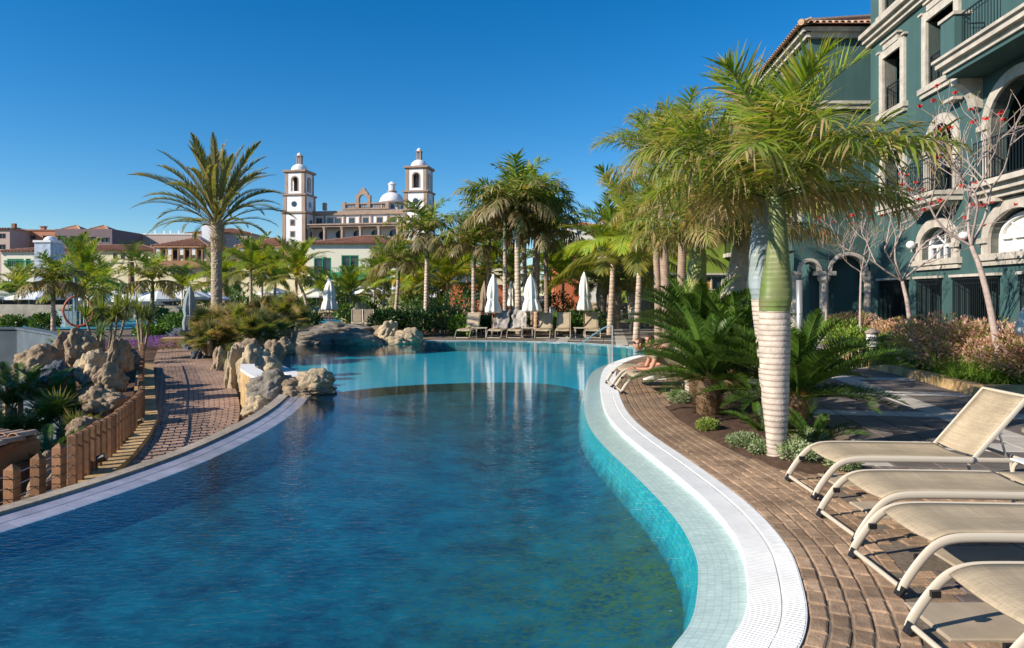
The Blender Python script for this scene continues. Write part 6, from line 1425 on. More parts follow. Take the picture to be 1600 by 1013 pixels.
block('yellow_range', 'low yellow range with a tiled roof between the white tower and the pergola house', 80, 246, 392, 98, 'cream', [(180+i*12,400,7,9) for i in range(5)] + [(100,405,8,10),(125,405,8,10)], 9, roof=(1.1,.5,.4), frame='woodwall')
block('yellow_range', 'low yellow range with a tiled roof behind the tall date palm', 322, 376, 398, 98, 'cream', [(335,410,7,9),(350,410,7,9),(365,410,7,9)], 9, roof=(1.1,.5,.4), frame='woodwall')
# white house with green balustrade, and the bluish tower
t, fr, w, zt = block('white_house', 'white house with low tiled roof and a green balustraded verandah', 2, 54, 393, 82, 'creampale', [(24,411,26,13),(44,411,8,13)], 8, roof=(.7,.4,.4), frame='greenpaint')
mb = MB(); z0 = gz(415,82); [mb.tube([fr.P(.4+i*.22, z0, .06), fr.P(.4+i*.22, z0+.55, .06)], .03, n=4) for i in range(16)]; mb.tube([fr.P(.3,z0+.58,.06), fr.P(3.9,z0+.58,.06)], .05, n=4); mb.build('balustrade', M['greenpaint'], t)
M['mottle'] = mat('mottled_blue_white', (.62,.70,.80), .7, 0, 2.2, .1, 20, col2=(.28,.36,.48))
tw = thing('blue_white_tower', 'small square bluish-white tower with a domed cap beside the white house', 'tower', (gx(66,76), 76, 0)); kk = 76 / FPX
MB().bb((-12.5*kk, 0, 0), (12.5*kk, 2.4, gz(379,76))).build('body', M['mottle'], tw)
mb = MB(); mb.bb((-14*kk,-.12,gz(379,76)+.004), (14*kk,2.5,gz(377,76)+.1)); mb.lathe([(9.5*kk*math.cos(a), gz(377,76)+.1+8*kk*math.sin(a)) for a in [R(x) for x in (0,20,40,60,80)]], 16, (1*kk,1.2,0)); mb.build('dome', M['churchwhite'], tw)
f = MB().bb((3*kk,-.05,gz(411,76)), (11*kk,.0-.002,gz(402,76))).build('window', M['creampale'], tw); MB().bb((5.5*kk,-.08,gz(410,76)), (8.5*kk,-.052,gz(403,76))).build('pane', M['glass'], f)
# hotels on the skyline
t, fr, w, zt = block('terracotta_hotel', 'terracotta hotel wing with dark windows and a chimney on the skyline', 14, 86, 361, 125, 'terracotta', [(25,371,13,6),(49,371,13,6),(73,371,13,6),(25,388,13,6),(49,388,13,6)], 12, frame='mauve', parapet='tile')
for px in (60,): c_ = gx(px,125)-gx(14,125)-w; MB().bb((c_-.35,1,zt+.26),(c_+.35,1.7,zt+.85)).add([], []).build('chimney', M['terracotta'], t); MB().bb((c_-.5,.85,zt+.86),(c_+.5,1.85,zt+.99)).build('chimney_cap', M['tile'], t)
t, fr, w, zt = block('grey_hotel', 'grey-mauve hotel end with a chimney at the picture edge of the skyline', -30, 15, 358, 120, 'pinkgrey', [(4,369,10,8),(4,386,10,8),(-16,369,10,8)], 12, frame='mauve', roof=(.7,.4,.5)); c_ = w - .9; MB().bb((c_-.3,2,zt),(c_+.3,2.6,zt+1.2)).build('chimney', M['tile'], t)
t, fr, w, zt = block('mauve_hotel', 'mauve hotel with two small pyramid roofs on the skyline', 86, 175, 358, 120, 'mauve', [(97,372,14,7),(120,373,14,8),(143,374,14,8),(165,375,13,7)], 14, frame='iron')
for px in (108, 152):
    c_ = gx(px,120)-gx(86,120)-w; hip_roof(t, c_-1.5, c_+1.5, .6, 3.6, zt+.01, .85, .25)
block('mauve_annex', 'lower terracotta annex stepping down beside the mauve hotel', 175, 190, 362, 124, 'terracotta', [(182,375,7,6)], 12)
t, fr, w, zt = block('pale_hotel', 'pale pinkish hotel terrace with roof pipes on the skyline', 190, 300, 367, 130, 'pinkgrey', [(215,375,10,4),(275,378,10,4)], 14, parapet='whitewall')
for px in (238,252,262,275): c_ = gx(px,130)-gx(190,130)-w; MB().bb((c_-.12,1,zt+.26),(c_+.12,1.24,zt+.9)).build('vent_pipe', M['churchwhite'], t)
block('pale_hotel', 'pale hotel with brown tiled hip roof behind the top of the date palm trunk', 292, 392, 365, 135, 'pinkgrey', [(310,375,7,4),(340,375,7,4),(372,374,7,4)], 12, roof=(1.5,.4,.5))
tw = thing('striped_tower', 'slim white tower with a small crenellated top behind the date palm', 'tower', (gx(322,132), 132, 0)); kk = 132 / FPX
MB().bb((-7*kk,0,0),(7*kk,2,gz(352,132))).build('body', M['churchwhite'], tw); [MB().bb(((-6+i*4.6)*kk,0,gz(352,132)+.01),((-3.4+i*4.6)*kk,2,gz(348.5,132))).build('merlon', M['churchwhite'], tw) for i in range(3)]
# buildings behind the palms on the right
block('taupe_building', 'brown rendered building with a low tiled roof behind the palm fronds', 958, 1030, 327, 62, 'taupe', [(952,420,12,22)], 10, roof=(.7,.25,.3), frame='stone')
block('white_villa', 'small white villa with red tiled roof peeping over the palm cluster', 888, 936, 353, 105, 'creampale', [(905,364,8,7)], 9, roof=(1.0,.5,.4))
block('orange_house', 'orange garden house showing between the palms and the third closed parasol', 868, 908, 402, 56, 'orange', [(880,425,9,14),(893,425,9,14)], 5, frame='sign_blue', parapet='tile')
block('orange_house', 'long orange wall glimpsed low behind the palm cluster', 690, 800, 445, 58, 'orange', [(745,462,12,16)], 4, frame='woodwall')
block('cream_wall', 'long cream terrace building behind the coconut palms and open parasols', 560, 800, 418, 84, 'cream', [(590,446,26,12),(640,446,26,12),(690,446,26,12),(740,446,26,12)], 6, frame='woodwall', parapet='tile')
t, fr, w, zt = block('lime_building', 'lime green building with cream framed doors behind the crownshaft palms', 1002, 1200, 372, 40, 'lime', [(1032,462,26,50),(1112,458,36,54),(1160,458,26,54)], 9, frame='stone')
mb = MB(); x0 = gx(1002, 40)
for px in (1026, 1106): a = gx(px,40) - x0; wbox(mb, fr, a, a+.35, gz(486,40), gz(438,40), -.178, -.15)
M['curtain'] = plain('orange_curtain', (.55,.30,.06), .8); mb.build('curtain', M['curtain'], t)
mb = MB(); a0, a1 = gx(1090,40)-x0, gx(1135,40)-x0; wbox(mb, fr, a0, a1, gz(452,40)-.05, gz(452,40), .6, .7); [wbox(mb, fr, a0+i*.19, a0+i*.19+.06, 0, gz(452,40)-.05, .62, .68) for i in range(9)]; mb.build('porch_rail', M['stone'], t)
mb = MB(); wbox(mb, fr, 0, 2*w, gz(430,40), gz(427,40), 0, .18); mb.build('ledge', M['stone'], t)
tag(MB().prism([(gx(900,46),46),(gx(1010,44),44),(gx(1010,44),44.3),(gx(900,46),46.3)], 0, 1.3).build('dark_wall', M['bark']), 'brown timber screen behind the shaggy fan palms', 'screen')
# ------------------------------------------------------------------ sun loungers
def rail_path(back, Ls=1.28):
    p = [(.015,.03),(.03,.075),(.085,.16),(.15,.245),(.22,.315),(.31,.352),(.45,.362),(.95,.358),(Ls,.352)]
    return p
def lounger(name, label, back, loc, rz, group, detail=True, rear_leg=1.78):
    t = thing(name, label, 'sun lounger', loc, rz, group); W_ = .30; Lb = .74; Ls = 1.42; ca, sa = math.cos(R(back)), math.sin(R(back))
    prof = smoothline([V((x, 0, z)) for x, z in rail_path(back, Ls)], 2)
    for sy in (-1, 1):
        mb = MB(); n = 6; path = [V((p.x, sy * (W_ + .012 * (1 if p.z > .3 else 1)), p.z)) for p in prof]
        # flat oval aluminium profile
        mb.tube(path, [.032] * len(path), n=10, flat=.42, up=(0, 1, 0)) if False else mb.tube(path, .030, n=10, flat=.45, up=(0, 1, 0))
        mb.smooth = True
        r = mb.build('side_rail', M['frame'], t)
        MB().tube([V((-.004, sy*W_, .0)), V((.03, sy*W_, .055))], [.026,.034], n=8).build('foot_cap', M['black'], r)
        if detail:
            MB().box((.135, sy*(W_-.022), .225), (.05, .022, .036), M=None).build('clamp', M['black'], r)
            MB().tube([(.20, sy*(W_+.018), .30),(.20, sy*(W_+.024), .30)], .008, n=8).build('screw', M['steel'], r)
        # rail of the backrest
        b = MB(); b.tube([V((Ls, sy*(W_-.008), .352)), V((Ls + Lb*ca, sy*(W_-.008), .352 + Lb*sa))], .024, n=8, flat=.45, up=(0, 1, 0)); b.build('back_rail', M['frame'], t)
        lg = MB(); lg.tube([V((rear_leg, sy*W_, 0)), V((rear_leg - .03, sy*W_, .34))], .017, n=8, flat=.6, up=(0,1,0)); lg.build('leg', M['frame'], t)
        MB().tube([V((Ls, sy*W_, .352)), V((rear_leg + .12, sy*W_, .345))], .022, n=8, flat=.45, up=(0,1,0)).build('frame_end', M['frame'], t)
    # cross bar at the ground and at the back end
    MB().tube([V((.02, -W_, .045)), V((.02, W_, .045))], .016, n=8).build('cross_bar', M['frame'], t)
    MB().tube([V((rear_leg+.1, -W_, .345)), V((rear_leg+.1, W_, .345))], .016, n=8).build('cross_bar', M['frame'], t)
    MB().tube([V((Ls + Lb*ca, -W_, .352 + Lb*sa)), V((Ls + Lb*ca, W_, .352 + Lb*sa))], .016, n=8).build('back_bar', M['frame'], t)
    if back > 5:
        mb = MB(); 
        for sy in (-1, 1): mb.tube([V((Ls + Lb*.55*ca, sy*.2, .352 + Lb*.55*sa)), V((rear_leg, sy*.2, .345))], .010, n=6)
        mb.build('prop', M['steel'], t)
    # fabric: wraps over the bent foot end, sags a little
    def cloth(pts, y0=.285, sag=.018, nm='seat'):
        mb = MB(); ny_ = 9; vs = []
        for p in pts:
            for j in range(ny_):
                u = -1 + 2*j/(ny_-1); vs.append((p.x, u*y0, p.z + .026 - sag*(1-u*u)))
        m = len(pts); top = [(i*ny_+j, (i+1)*ny_+j, (i+1)*ny_+j+1, i*ny_+j+1) for i in range(m-1) for j in range(ny_-1)]
        off = len(vs); vs += [(x, y, z - .008) for x, y, z in vs]; bot = [tuple(off + k for k in f[::-1]) for f in top]
        edge = []
        for i in range(m-1): edge += [(i*ny_, off+i*ny_, off+(i+1)*ny_, (i+1)*ny_), ((i+1)*ny_+ny_-1, off+(i+1)*ny_+ny_-1, off+i*ny_+ny_-1, i*ny_+ny_-1)]
        for j in range(ny_-1): edge += [(j+1, off+j+1, off+j, j), ((m-1)*ny_+j, off+(m-1)*ny_+j, off+(m-1)*ny_+j+1, (m-1)*ny_+j+1)]
        mb.add(vs, [f[::-1] for f in top] if False else top, None); mb.add([], []); mb.f += bot + edge; mb.mi += [0]*len(bot+edge); mb.smooth = True
        return mb.build(nm, M['sling'], t)
    sp = [p for p in prof if p.x > .205]; cloth(sp)
    bp = [V((Ls + .02 + (Lb-.03)*ca*k/8, 0, .352 + (.02 + (Lb-.03)*k/8)*sa)) for k in range(9)]; cloth(bp, .275, .012, 'backrest')
    return t
G4 = 'beige sun loungers in the row nearest the camera'
def feet(pn, pf):   # ground points of the two foot caps -> location and heading
    a, b = gp(*pn), gp(*pf); c = (a + b) / 2; d = b - a; return (c.x, c.y, .022), math.atan2(-d.x, d.y) * 1.0
L1 = feet((1265, 781), (1235, 757)); L2 = feet((1322, 851), (1291, 814)); L3 = feet((1390, 934), (1342, 878)); L4 = feet((1478, 1078), (1453, 1009))
HD = -.015
lounger('sun_lounger', 'beige sun lounger with raised backrest, its foot end by the bed', 49, L1[0], HD, G4)
lounger('sun_lounger', 'beige flat sun lounger second from the palm, white table beside it', 0, L2[0], HD, G4)
lounger('sun_lounger', 'beige flat sun lounger third from the palm, feet on the brown bricks', 0, (L3[0][0], L3[0][1], .022), HD - .01, G4)
lounger('sun_lounger', 'beige sun lounger cut by the bottom corner of the picture', 0, (L4[0][0] + .01, L4[0][1] - .02, .022), HD, G4)
# small white side table
tb = gp(1568, 790); t = thing('side_table', 'small beige side table with a pale top between the raised and the flat lounger', 'side table', (4.62, 5.74, .02)); 
top_ = MB().box((0, 0, .405), (.62, .34, .018)).build('table_top', M['white'], t, bevel=.005)
for sy in (-.14, .14):
    mb = MB(); mb.tube(smoothline([V((-.30, sy, 0)), V((-.31, sy, .25)), V((-.30, sy, .37)), V((-.22, sy, .385)), V((.22, sy, .385)), V((.30, sy, .37)), V((.31, sy, .25)), V((.30, sy, 0))], 2), .016, n=8); mb.build('leg', M['frame'], t)
# white folded parasol hem at the picture edge
def closed_parasol(label, loc, top, canopy_bot, r=.2, m='canvas', lean=0, group=None, strap=True, seed=0, pole_r=.025, flare=1.0):
    random.seed(seed); t = thing('closed_parasol', label, 'parasol', loc, 0, group); t.rotation_euler = (0, lean, rnd(0, 6))
    MB().lathe([(.26,0),(.26,.05),(.05,.07),(.045,.25)], 14).build('base', M['concrete'], t); MB().tube([(0,0,.05),(0,0,top)], pole_r, n=8).build('pole', M['wood'] if m == 'canvas' else M['steel'], t)
    H_ = top - canopy_bot; k = [rnd(.7,1.3) for _ in range(8)]; ph = rnd(0, 6)
    prof = [(.03, top+.04),(.06, top-.04),(r*.42, top - H_*.12),(r*.62, top-H_*.3),(r*.72, top-H_*.52),(r*.62, top-H_*.64),(r*.85, top-H_*.8),(r*1.0*flare, top-H_*.93),(r*.93*flare, canopy_bot+.02),(r*.5, canopy_bot+.08)]
    c = MB(); c.lathe(prof[::-1], 32, wob=lambda a, z: 1 + .26*math.sin(a*8+ph) * min(1,(top-z)*1.5) + .10*math.sin(a*3+z*3+ph)); c.smooth = True; c.build('canopy', M[m], t)
    if strap: MB().lathe([(r*.66, top-H_*.665),(r*.70, top-H_*.65),(r*.66, top-H_*.63)], 20).build('strap', M[m], t)
    MB().lathe([(.03,top+.04),(.035,top+.07),(.01,top+.12)], 8).build('finial', M['wood'], t)
    return t
GP = 'closed white parasols'
for px, d, yt, yb, lab, sd, le in ((769,29.6,430,490,'closed white parasol behind the first towel-covered lounger, left of the trunk pair',1,.02),(832,29.6,430,488,'closed white parasol standing behind the fourth far lounger',2,-.02),(913,29.8,427,486,'closed white parasol with a brownish lower hem between the fifth and last far loungers',3,-.03),(514,30.5,437,486,'closed white parasol standing on the far left rocks beside two back-turned loungers',4,.02)):
    closed_parasol(lab, (gx(px,d), d, 0), gz(yt,d), gz(yb,d), (.30, .36, .27, .33)[sd-1], lean=le*1.5, group=GP, seed=sd)
closed_parasol('closed dark reddish parasol behind the dark banded palm', (gx(757,34),34,0), gz(442,34), gz(488,34), .25, seed=5, m='taupe', group='closed parasols in the far planting')
closed_parasol('thin closed grey parasol between the palm trunks', (gx(799,38),38,0), gz(440,38), gz(480,38), .25, seed=6, group='closed parasols in the far planting')
closed_parasol('closed grey-white parasol in front of the lime building door', (gx(1029,35),35,0), gz(436,35), gz(490,35), .22, seed=7, group='closed parasols in the far planting')
M['greycanvas'] = mat('grey_canvas', (.24,.29,.30), .85, .15, 4, .3, 60)
closed_parasol('tall closed blue-grey parasol at the head of the path', (gx(297,27),27,0), gz(449,27), gz(518,27), .30, seed=8, m='greycanvas', flare=.8)
closed_parasol('white folded parasol just entering at the right picture edge', (gx(1634,9.0),9.0,0), 2.6, 1.28, .26, seed=9)

# six loungers at the far rim
GF_ = 'beige sun loungers on the far rim of the pool'
fl = [(722,'first far lounger beside the light green shrub'),(771,'far lounger under a dark rumpled towel, left of its pair'),(803,'far lounger under a pale rumpled towel, beside the tallest palm'),(847,'far lounger with bare beige back, in front of the second closed parasol'),(879,'far lounger next to last, its bare back beside a low table'),(926,'last far lounger beside the pool handrail')]
proto = None
for i, (px, lab) in enumerate(fl):
    p = V((gx(px, 28.4), 28.4, 0)); rz = R(90 - [14, 14, 10, 8, 6, 4][i]); lab = 'beige upright ' + lab
    p.y -= .1
    if proto is None: proto = lounger('sun_lounger', lab, 66, p, rz, GF_, detail=False); 
    else: dup(proto, p, rz, lab)
    if i in (1, 2):
        random.seed(i); bm = MB(); vs = []; n = 14; c_, s_ = math.cos(rz), math.sin(rz)
        for a in range(n):
            for b in range(n):
                u, v = a/(n-1), b/(n-1); x = 1.0 + .62*u + .02; z = .40 + .80*min(1, u*1.15) + .10*noise.noise(V((u*5, v*6, i))) - max(0, u-.85)*2.0; y = -.34 + .68*v + .05*noise.noise(V((u*4, v*4, i+5)))
                x += .14*noise.noise(V((u*6, v*7, i+9))) + max(0, u-.85)*.8; vs.append((p.x + x*c_ - y*s_, p.y + x*s_ + y*c_, z))
        bm.add(vs, [(a*n+b, (a+1)*n+b, (a+1)*n+b+1, a*n+b+1) for a in range(n-1) for b in range(n-1)]); bm.smooth = True
        M['towel%d' % i] = mat('towel', ((.30,.27,.25),(.42,.38,.33))[i-1], .95, .3, 4, .5, 40)
        o = bm.build('towel', M['towel%d' % i]); so = o.modifiers.new('thickness', 'SOLIDIFY'); so.thickness = .02
        tag(o, ('dark greyish towel heaped over the second far lounger', 'pale striped towel heaped over the third far lounger')[i-1], 'towel')
for i, (px, lab) in enumerate(((752,'low side table between the first far lounger and the dark towel'),(824,'low side table beside the pale towel lounger'),(906,'low side table beside the last far lounger'))):
    r = thing('side_table', lab, 'side table', (gx(px,28.9), 28.9, 0), 0, 'low tables between the far loungers')
    MB().box((0,0,.43),(.5,.5,.03)).build('table_top', M['frame'], r)
    for sx in (-.2,.2):
        for sy in (-.2,.2): MB().box((sx,sy,.21),(.03,.03,.41)).build('leg', M['frame'], r)
# two loungers turned away behind the rocks
for px, rz, lab in ((567, -75, 'beige lounger seen from behind beyond the far left rocks'),(590, -70, 'second beige lounger seen from behind, closer to the pale cone rock')):
    dup(proto, (gx(px, 34) - .5, 35.2, 0), R(rz + 180 + 90 * 0), lab, group='back-turned loungers behind the rocks')
# handrail
hr = thing('pool_handrail', 'bent steel handrail leading into the far corner of the pool', 'handrail', (gx(957, 24.2), 24.2, 0))
def rel(px, py, d): q = pp(px, py, d); return V((q.x - hr.location.x, q.y - 24.2, q.z))
MB().tube([rel(957,583,18.2) - V((0,-.0,0)), rel(957,510,18.2)], .022, n=8).build('post', M['steel'], hr)
MB().tube(smoothline([rel(903,541,24.2), rel(930,521,22.8), rel(944,512,22.2), rel(955,509,21.6), rel(957,510,18.2)], 2), .022, n=8).build('rail', M['steel'], hr)

# ------------------------------------------------------------------ far field of loungers and open parasols
def open_parasol(label, px, d, yt, w=1.6, group='open white parasols round the far pools', rz=0):
    t = thing('open_parasol', label, 'parasol', (gx(px,d), d, 0), rz, group); z = gz(yt, d); h_ = .62; mb = MB(); n = 8
    vs = [(w*math.cos(2*math.pi*(i+.5)/n), w*math.sin(2*math.pi*(i+.5)/n), z-h_) for i in range(n)] + [(w*math.cos(2*math.pi*(i+.5)/n), w*math.sin(2*math.pi*(i+.5)/n), z-h_-.16) for i in range(n)] + [(0,0,z)]
    mb.add(vs, [(i, (i+1)%n, 2*n) for i in range(n)] + [(n+i, n+(i+1)%n, (i+1)%n, i) for i in range(n)]); mb.build('canopy', M['white'], t)
    MB().tube([(0,0,0),(0,0,z-.05)], .035, n=6).build('pole', M['steel'], t); return t
us = [(4,60,453),(16,62,453),(28,60,455),(45,58,453),(63,56,453),(84,60,455),(182,52,453),(210,50,455),(232,54,456),(247,50,454),(292,52,451),(308,56,453),(330,58,455),(428,66,448),(495,60,451),(563,62,447),(580,60,445),(612,60,446),(152,58,455),(270,60,456),(690,66,452)]
us.sort()
for i, (px, d, yt) in enumerate(us): open_parasol(ORD[i] + ' open white parasol of the long row, counted from the dark water park wall', px, d, yt, rnd(1.3,1.6))
def simple_lounger():
    mb = MB(); mb.box((.6,0,.33),(1.2,.6,.05)); mb.add([(1.2,-.3,.33),(1.2,.3,.33),(1.65,.3,.85),(1.65,-.3,.85),(1.24,-.3,.29),(1.24,.3,.29),(1.69,.3,.81),(1.69,-.3,.81)], [(3,2,1,0),(4,5,6,7),(0,1,5,4),(1,2,6,5),(2,3,7,6),(3,0,4,7)])
    for x in (.1,1.3):
        for y in (-.28,.28): mb.box((x,y,.16),(.04,.04,.32))
    return mb.build('sun_lounger', M['sling'])
sl0 = simple_lounger(); first = True; random.seed(9)
rows = [(385,480,52,11),(488,640,58,17),(380,520,70,14),(240,300,50,8),(530,640,72,9),(175,235,56,7),(10,90,58,8)]
RN = ['before the coconut palms on two trunks','in front of the open parasols below the cream house','in the back row beyond the closed far parasol','between the yuccas and the closed grey parasol','in the farthest row below the green balcony','just behind the yucca heads','at the splash pool behind the dark wall']
for (x0, x1, d, n), rn in zip(rows, RN):
    for i in range(n):
        o = sl0 if first else sl0.copy()
        if not first: COL.objects.link(o)
        first = False; px = lerp(x0, x1, (i + .5) / n); o.location = (gx(px, d), d + rnd(-.3,.3), 0); o.rotation_euler = (0, 0, R(70 + rnd(-8, 8)))
        tag(o, ORD[i] + ' small pale lounger ' + rn, 'sun lounger', 'rows of sun loungers round the distant pools')
struct(sheet('distant_pool', [(-16,44),(-6,44),(-4,50),(-18,50)], .01, M['splash']))

# ------------------------------------------------------------------ shrub border under the hotel
PK = [(.62,.34,.30),(.50,.28,.22),(.42,.38,.16),(.72,.46,.40),(.26,.26,.09)]
for i, (px, d, r, hh, lab) in enumerate(((1470,15.0,1.0,1.25,'largest pink-tipped shrub in the border, left of the leaning bare tree'),(1555,14.0,1.0,1.15,'pink-tipped shrub behind the leaning bare tree'),(1410,18.6,.8,1.0,'pale pink shrub beside the bollard lamp'),(1330,22,1.0,1.1,'small rosy shrub between the thin bare trees'),(1610,12.8,.9,1.1,'pink-tipped shrub entering at the picture edge'))):
    bush('pink_shrub', lab, 'shrub', (gx(px,d), d, .18), r, hh, 4200, .09, PK, 8, seed=300+i, asp=.45, m='leaf')
for i, (px, d, r, hh, lab) in enumerate(((1390,17.6,.55,.65,'bright yellow-green shrub right beside the bollard lamp'),(1345,20,.7,.7,'yellow-green shrub beyond the bollard lamp'),(1308,21.5,.7,.9,'fresh green shrub at the foot of the porch column'),(1325,24,.8,1.0,'green shrub climbing by the porch arch'))):
    bush('leafy_shrub', lab, 'shrub', (gx(px,d), d, .18), r, hh, 2200, .09, LT + [(.30,.36,.05)], 5, seed=320+i)
def grass_clump(px, d, n, L_, lab, seed, w=.5):
    random.seed(seed); b = V((gx(px,d), d, .16)); t = thing('grass_clump', lab, 'plant', b, 0, 'arching grassy plants along the planter kerb'); mb = MB()
    for k in range(5): blades(mb, (rnd(-w,w), rnd(-.3,.3), 0), n // 5, L_, .022, 1, (.16,.29,.04), (.36,.46,.10), .5, 4, .08, 35, 88)
    mb.build('blades', M['leaf'], t)
for i, (px, d, lab) in enumerate(((1395,16.9,'arching grass clump below the bollard lamp'),(1430,16.2,'arching grass clump before the pale pink shrub'),(1462,15.2,'arching grass clump in front of the largest pink shrub'),(1490,14.4,'long-bladed green clump at the largest pink shrub'),(1515,13.6,'thick green clump over the kerb before the leaning bare tree'),(1545,13.1,'thick green clump around the foot of the leaning bare tree'),(1578,12.9,'green clump between the leaning tree and the picture edge'),(1600,13.2,'green grass clump cut by the picture edge'))):
    grass_clump(px, d, 420, .55, lab, 340+i, .42)
# bollard lamp
t = thing('bollard_lamp', 'short bollard lamp with a white ribbed lantern and grey cap on the border', 'lamp', (gx(1363,17.2), 17.2, .18))
MB().lathe([(.07,0),(.055,.03),(.05,.36)], 14).build('post', M['concrete'], t); la = MB().lathe([(.12,.36),(.13,.4),(.135,.68)], 18).build('lantern', M['lampwhite'], t)
mb = MB(); [mb.lathe([(.14,z),(.15,z+.012),(.14,z+.024)], 18) for z in (.42,.5,.58,.66)]; mb.build('rib', M['concrete'], la); MB().lathe([(.17,.69),(.17,.72),(.10,.79),(.01,.81)], 18).build('cap', M['concrete'], t)
for px, d, lab in ((863,33,'small bollard lamp among the shrubs behind the last far lounger'),(989,31,'small white bollard lamp on the far terrace by the shaggy fan palms')):
    b = thing('bollard_lamp', lab, 'lamp', (gx(px,d), d, 0)); MB().lathe([(.07,0),(.06,.03),(.06,.8)], 10).build('post', M['concrete'], b); MB().lathe([(.12,.8),(.13,1.15)], 12).build('lantern', M['lampwhite'], b); MB().lathe([(.16,1.16),(.1,1.24),(.01,1.26)], 12).build('cap', M['concrete'], b)
# metal post near the porch
tag(MB().tube([(0,0,0),(0,0,2.2)], .075, n=12).build('steel_pole', M['steel'], None, (gx(1249,17), 17, 0), smooth=True), 'plain shiny steel pole standing between the cycad and the porch', 'pole')

# ------------------------------------------------------------------ bare trees with red flowers
def bare_tree(label, base, segs, spread, seed, levels=4, r0=.08, red=20, hub=None, twigl=.9):
    random.seed(seed); t = thing('coral_tree', label, 'tree', base); tr = MB(); path = smoothline([V(s) for s in segs], 2); rr = [lerp(r0, r0*.55, i/(len(path)-1)) for i in range(len(path))]
    tr.tube(path, rr, n=10); tr.smooth = True; tr.build('trunk', M['twig'], t); tips = []; br = MB(); br.smooth = True; lf = MB()
    def grow(p, d, L_, r, lv):
        q = p; pts = [p]; dd = d.copy()
        for k in range(4):
            dd = (dd + V((rnd(-.22,.22), rnd(-.22,.22), rnd(-.06,.2)))).normalized(); q = q + dd * L_/4; pts.append(q)
        br.tube(pts, [r, r*.9, r*.8, r*.7, r*.6], n=6 if lv > 1 else 4, cap=False)
        if lv == 0: tips.append((q, dd)); return
        for k in range(3 if lv > 1 else 3):
            a = rnd(0, 6.28); o = dd.orthogonal().normalized(); o = Matrix.Rotation(a, 3, dd) @ o
            nd = (dd * rnd(.7,1.1) + o * rnd(.5,.95) + V((0,0,.12))).normalized(); grow(q if k else pts[3], nd, L_*rnd(.6,.82), r*.6, lv-1)
    top = path[-1]
    for d in spread: grow(top, V(d).normalized(), twigl, r0*.42, levels-1)
    br.build('branch', M['twig'], t)
    random.shuffle(tips)
    for q, d in tips[:red]:
        fl_ = MB()
        for k in range(26):
            v = V((rnd(-1,1), rnd(-1,1), rnd(-.6,1))).normalized(); s_ = v.orthogonal().normalized()*.012; e = q + v*rnd(.02,.075); fl_.add([q - s_, q + s_, e + s_*1.4, e - s_*1.4], [(0,1,2,3)])
        fl_.build('red_flower', M['berry'], t)
    for q, d in tips[red:red+60]:
        for k in range(3): leaflet(lf, q, d + V((rnd(-1,1), rnd(-1,1), rnd(-.5,.5))), V((0,0,1)), rnd(.06,.12), .04, .1, cvar((.24,.27,.06), .3), (.3,.25,.08), 1)
    lf.build('leaves', M['leaf'], t); return t
def P2(px, py, d, b): q = pp(px, py, d); return V((q.x - b[0], q.y - b[1], q.z - b[2]))
b = (gx(1566,12.9), 12.9, .18)
bare_tree('leaning bare tree with pale smooth trunk and red flower tufts before the hotel arches', b, [(0,0,-.05), P2(1552,500,13,b), P2(1533,420,13.1,b), P2(1518,385,13.2,b)], [(-1.0,.1,.45),(-.2,.1,1.3),(.35,-.2,.9),(-.5,-.5,1.0)], 401, 4, .07, 16, twigl=1.15)
b = (gx(1428,16.4), 16.4, .18)
bare_tree('spreading bare tree with many red flowers above the pale pink shrub', b, [(0,0,-.05), P2(1420,480,16.5,b), P2(1410,440,16.6,b)], [(-1.0,0,.35),(-.5,.3,.9),(.3,-.1,1.1),(.9,.2,.5),(-.9,-.5,.5)], 402, 4, .065, 26, twigl=1.1)
for px, d, lab, sd in ((1291,22,'thinnest bare sapling beside the porch column',403),(1344,20,'straight bare sapling behind the bollard lamp',404)):
    b = (gx(px,d), d, .18); bare_tree(lab, b, [(0,0,-.05),(0,0,1.2),(.03,0,gz(425,d)-.2)], [(-.7,0,.7),(.6,.2,.8),(.1,-.2,1.2)], sd, 4, .045, 4, twigl=.7)

# ------------------------------------------------------------------ two reclining guests
LG = 'loungers beside the pool coping behind the cycads'
lb = gp(965, 617); lounger('sun_lounger', 'beige lounger at the coping carrying the guest in the olive shirt', 0, (lb.x + .05, lb.y + .28, .02), R(2), LG)
lounger('sun_lounger', 'beige lounger at the coping just behind the olive-shirted guest', 0, (lb.x + .0, lb.y + 1.15, .02), R(2), LG)
M['skin'] = mat('skin', (.50,.24,.15), .55, .08, 6, .05, 60); M['olive'] = mat('olive_cloth', (.23,.22,.13), .9, .15, 8, .6, 30, bdist=.02); M['greycloth'] = mat('grey_cloth', (.12,.12,.15), .9, .1, 8, .3, 30); M['hair'] = mat('hair', (.05,.03,.02), .7, .3, 40, .5, 80)
def skin_mesh(name, verts, edges, radii, m, parent, sub=2):
    me = bpy.data.meshes.new(name); me.from_pydata(verts, edges, []); me.materials.append(M[m]); o = place(name, me, parent)
    sk = o.modifiers.new('skin', 'SKIN'); sk.use_smooth_shade = True; me.skin_vertices if me.skin_vertices else None
    if not me.skin_vertices:
        bm = bmesh.new(); bm.from_mesh(me); bm.verts.layers.skin.verify(); bm.to_mesh(me); bm.free()
    for i, r in enumerate(radii): me.skin_vertices[0].data[i].radius = (r, r) if not hasattr(r, '__len__') else r
    me.skin_vertices[0].data[0].use_root = True
    s = o.modifiers.new('sub', 'SUBSURF'); s.levels = sub; s.render_levels = sub
    return o
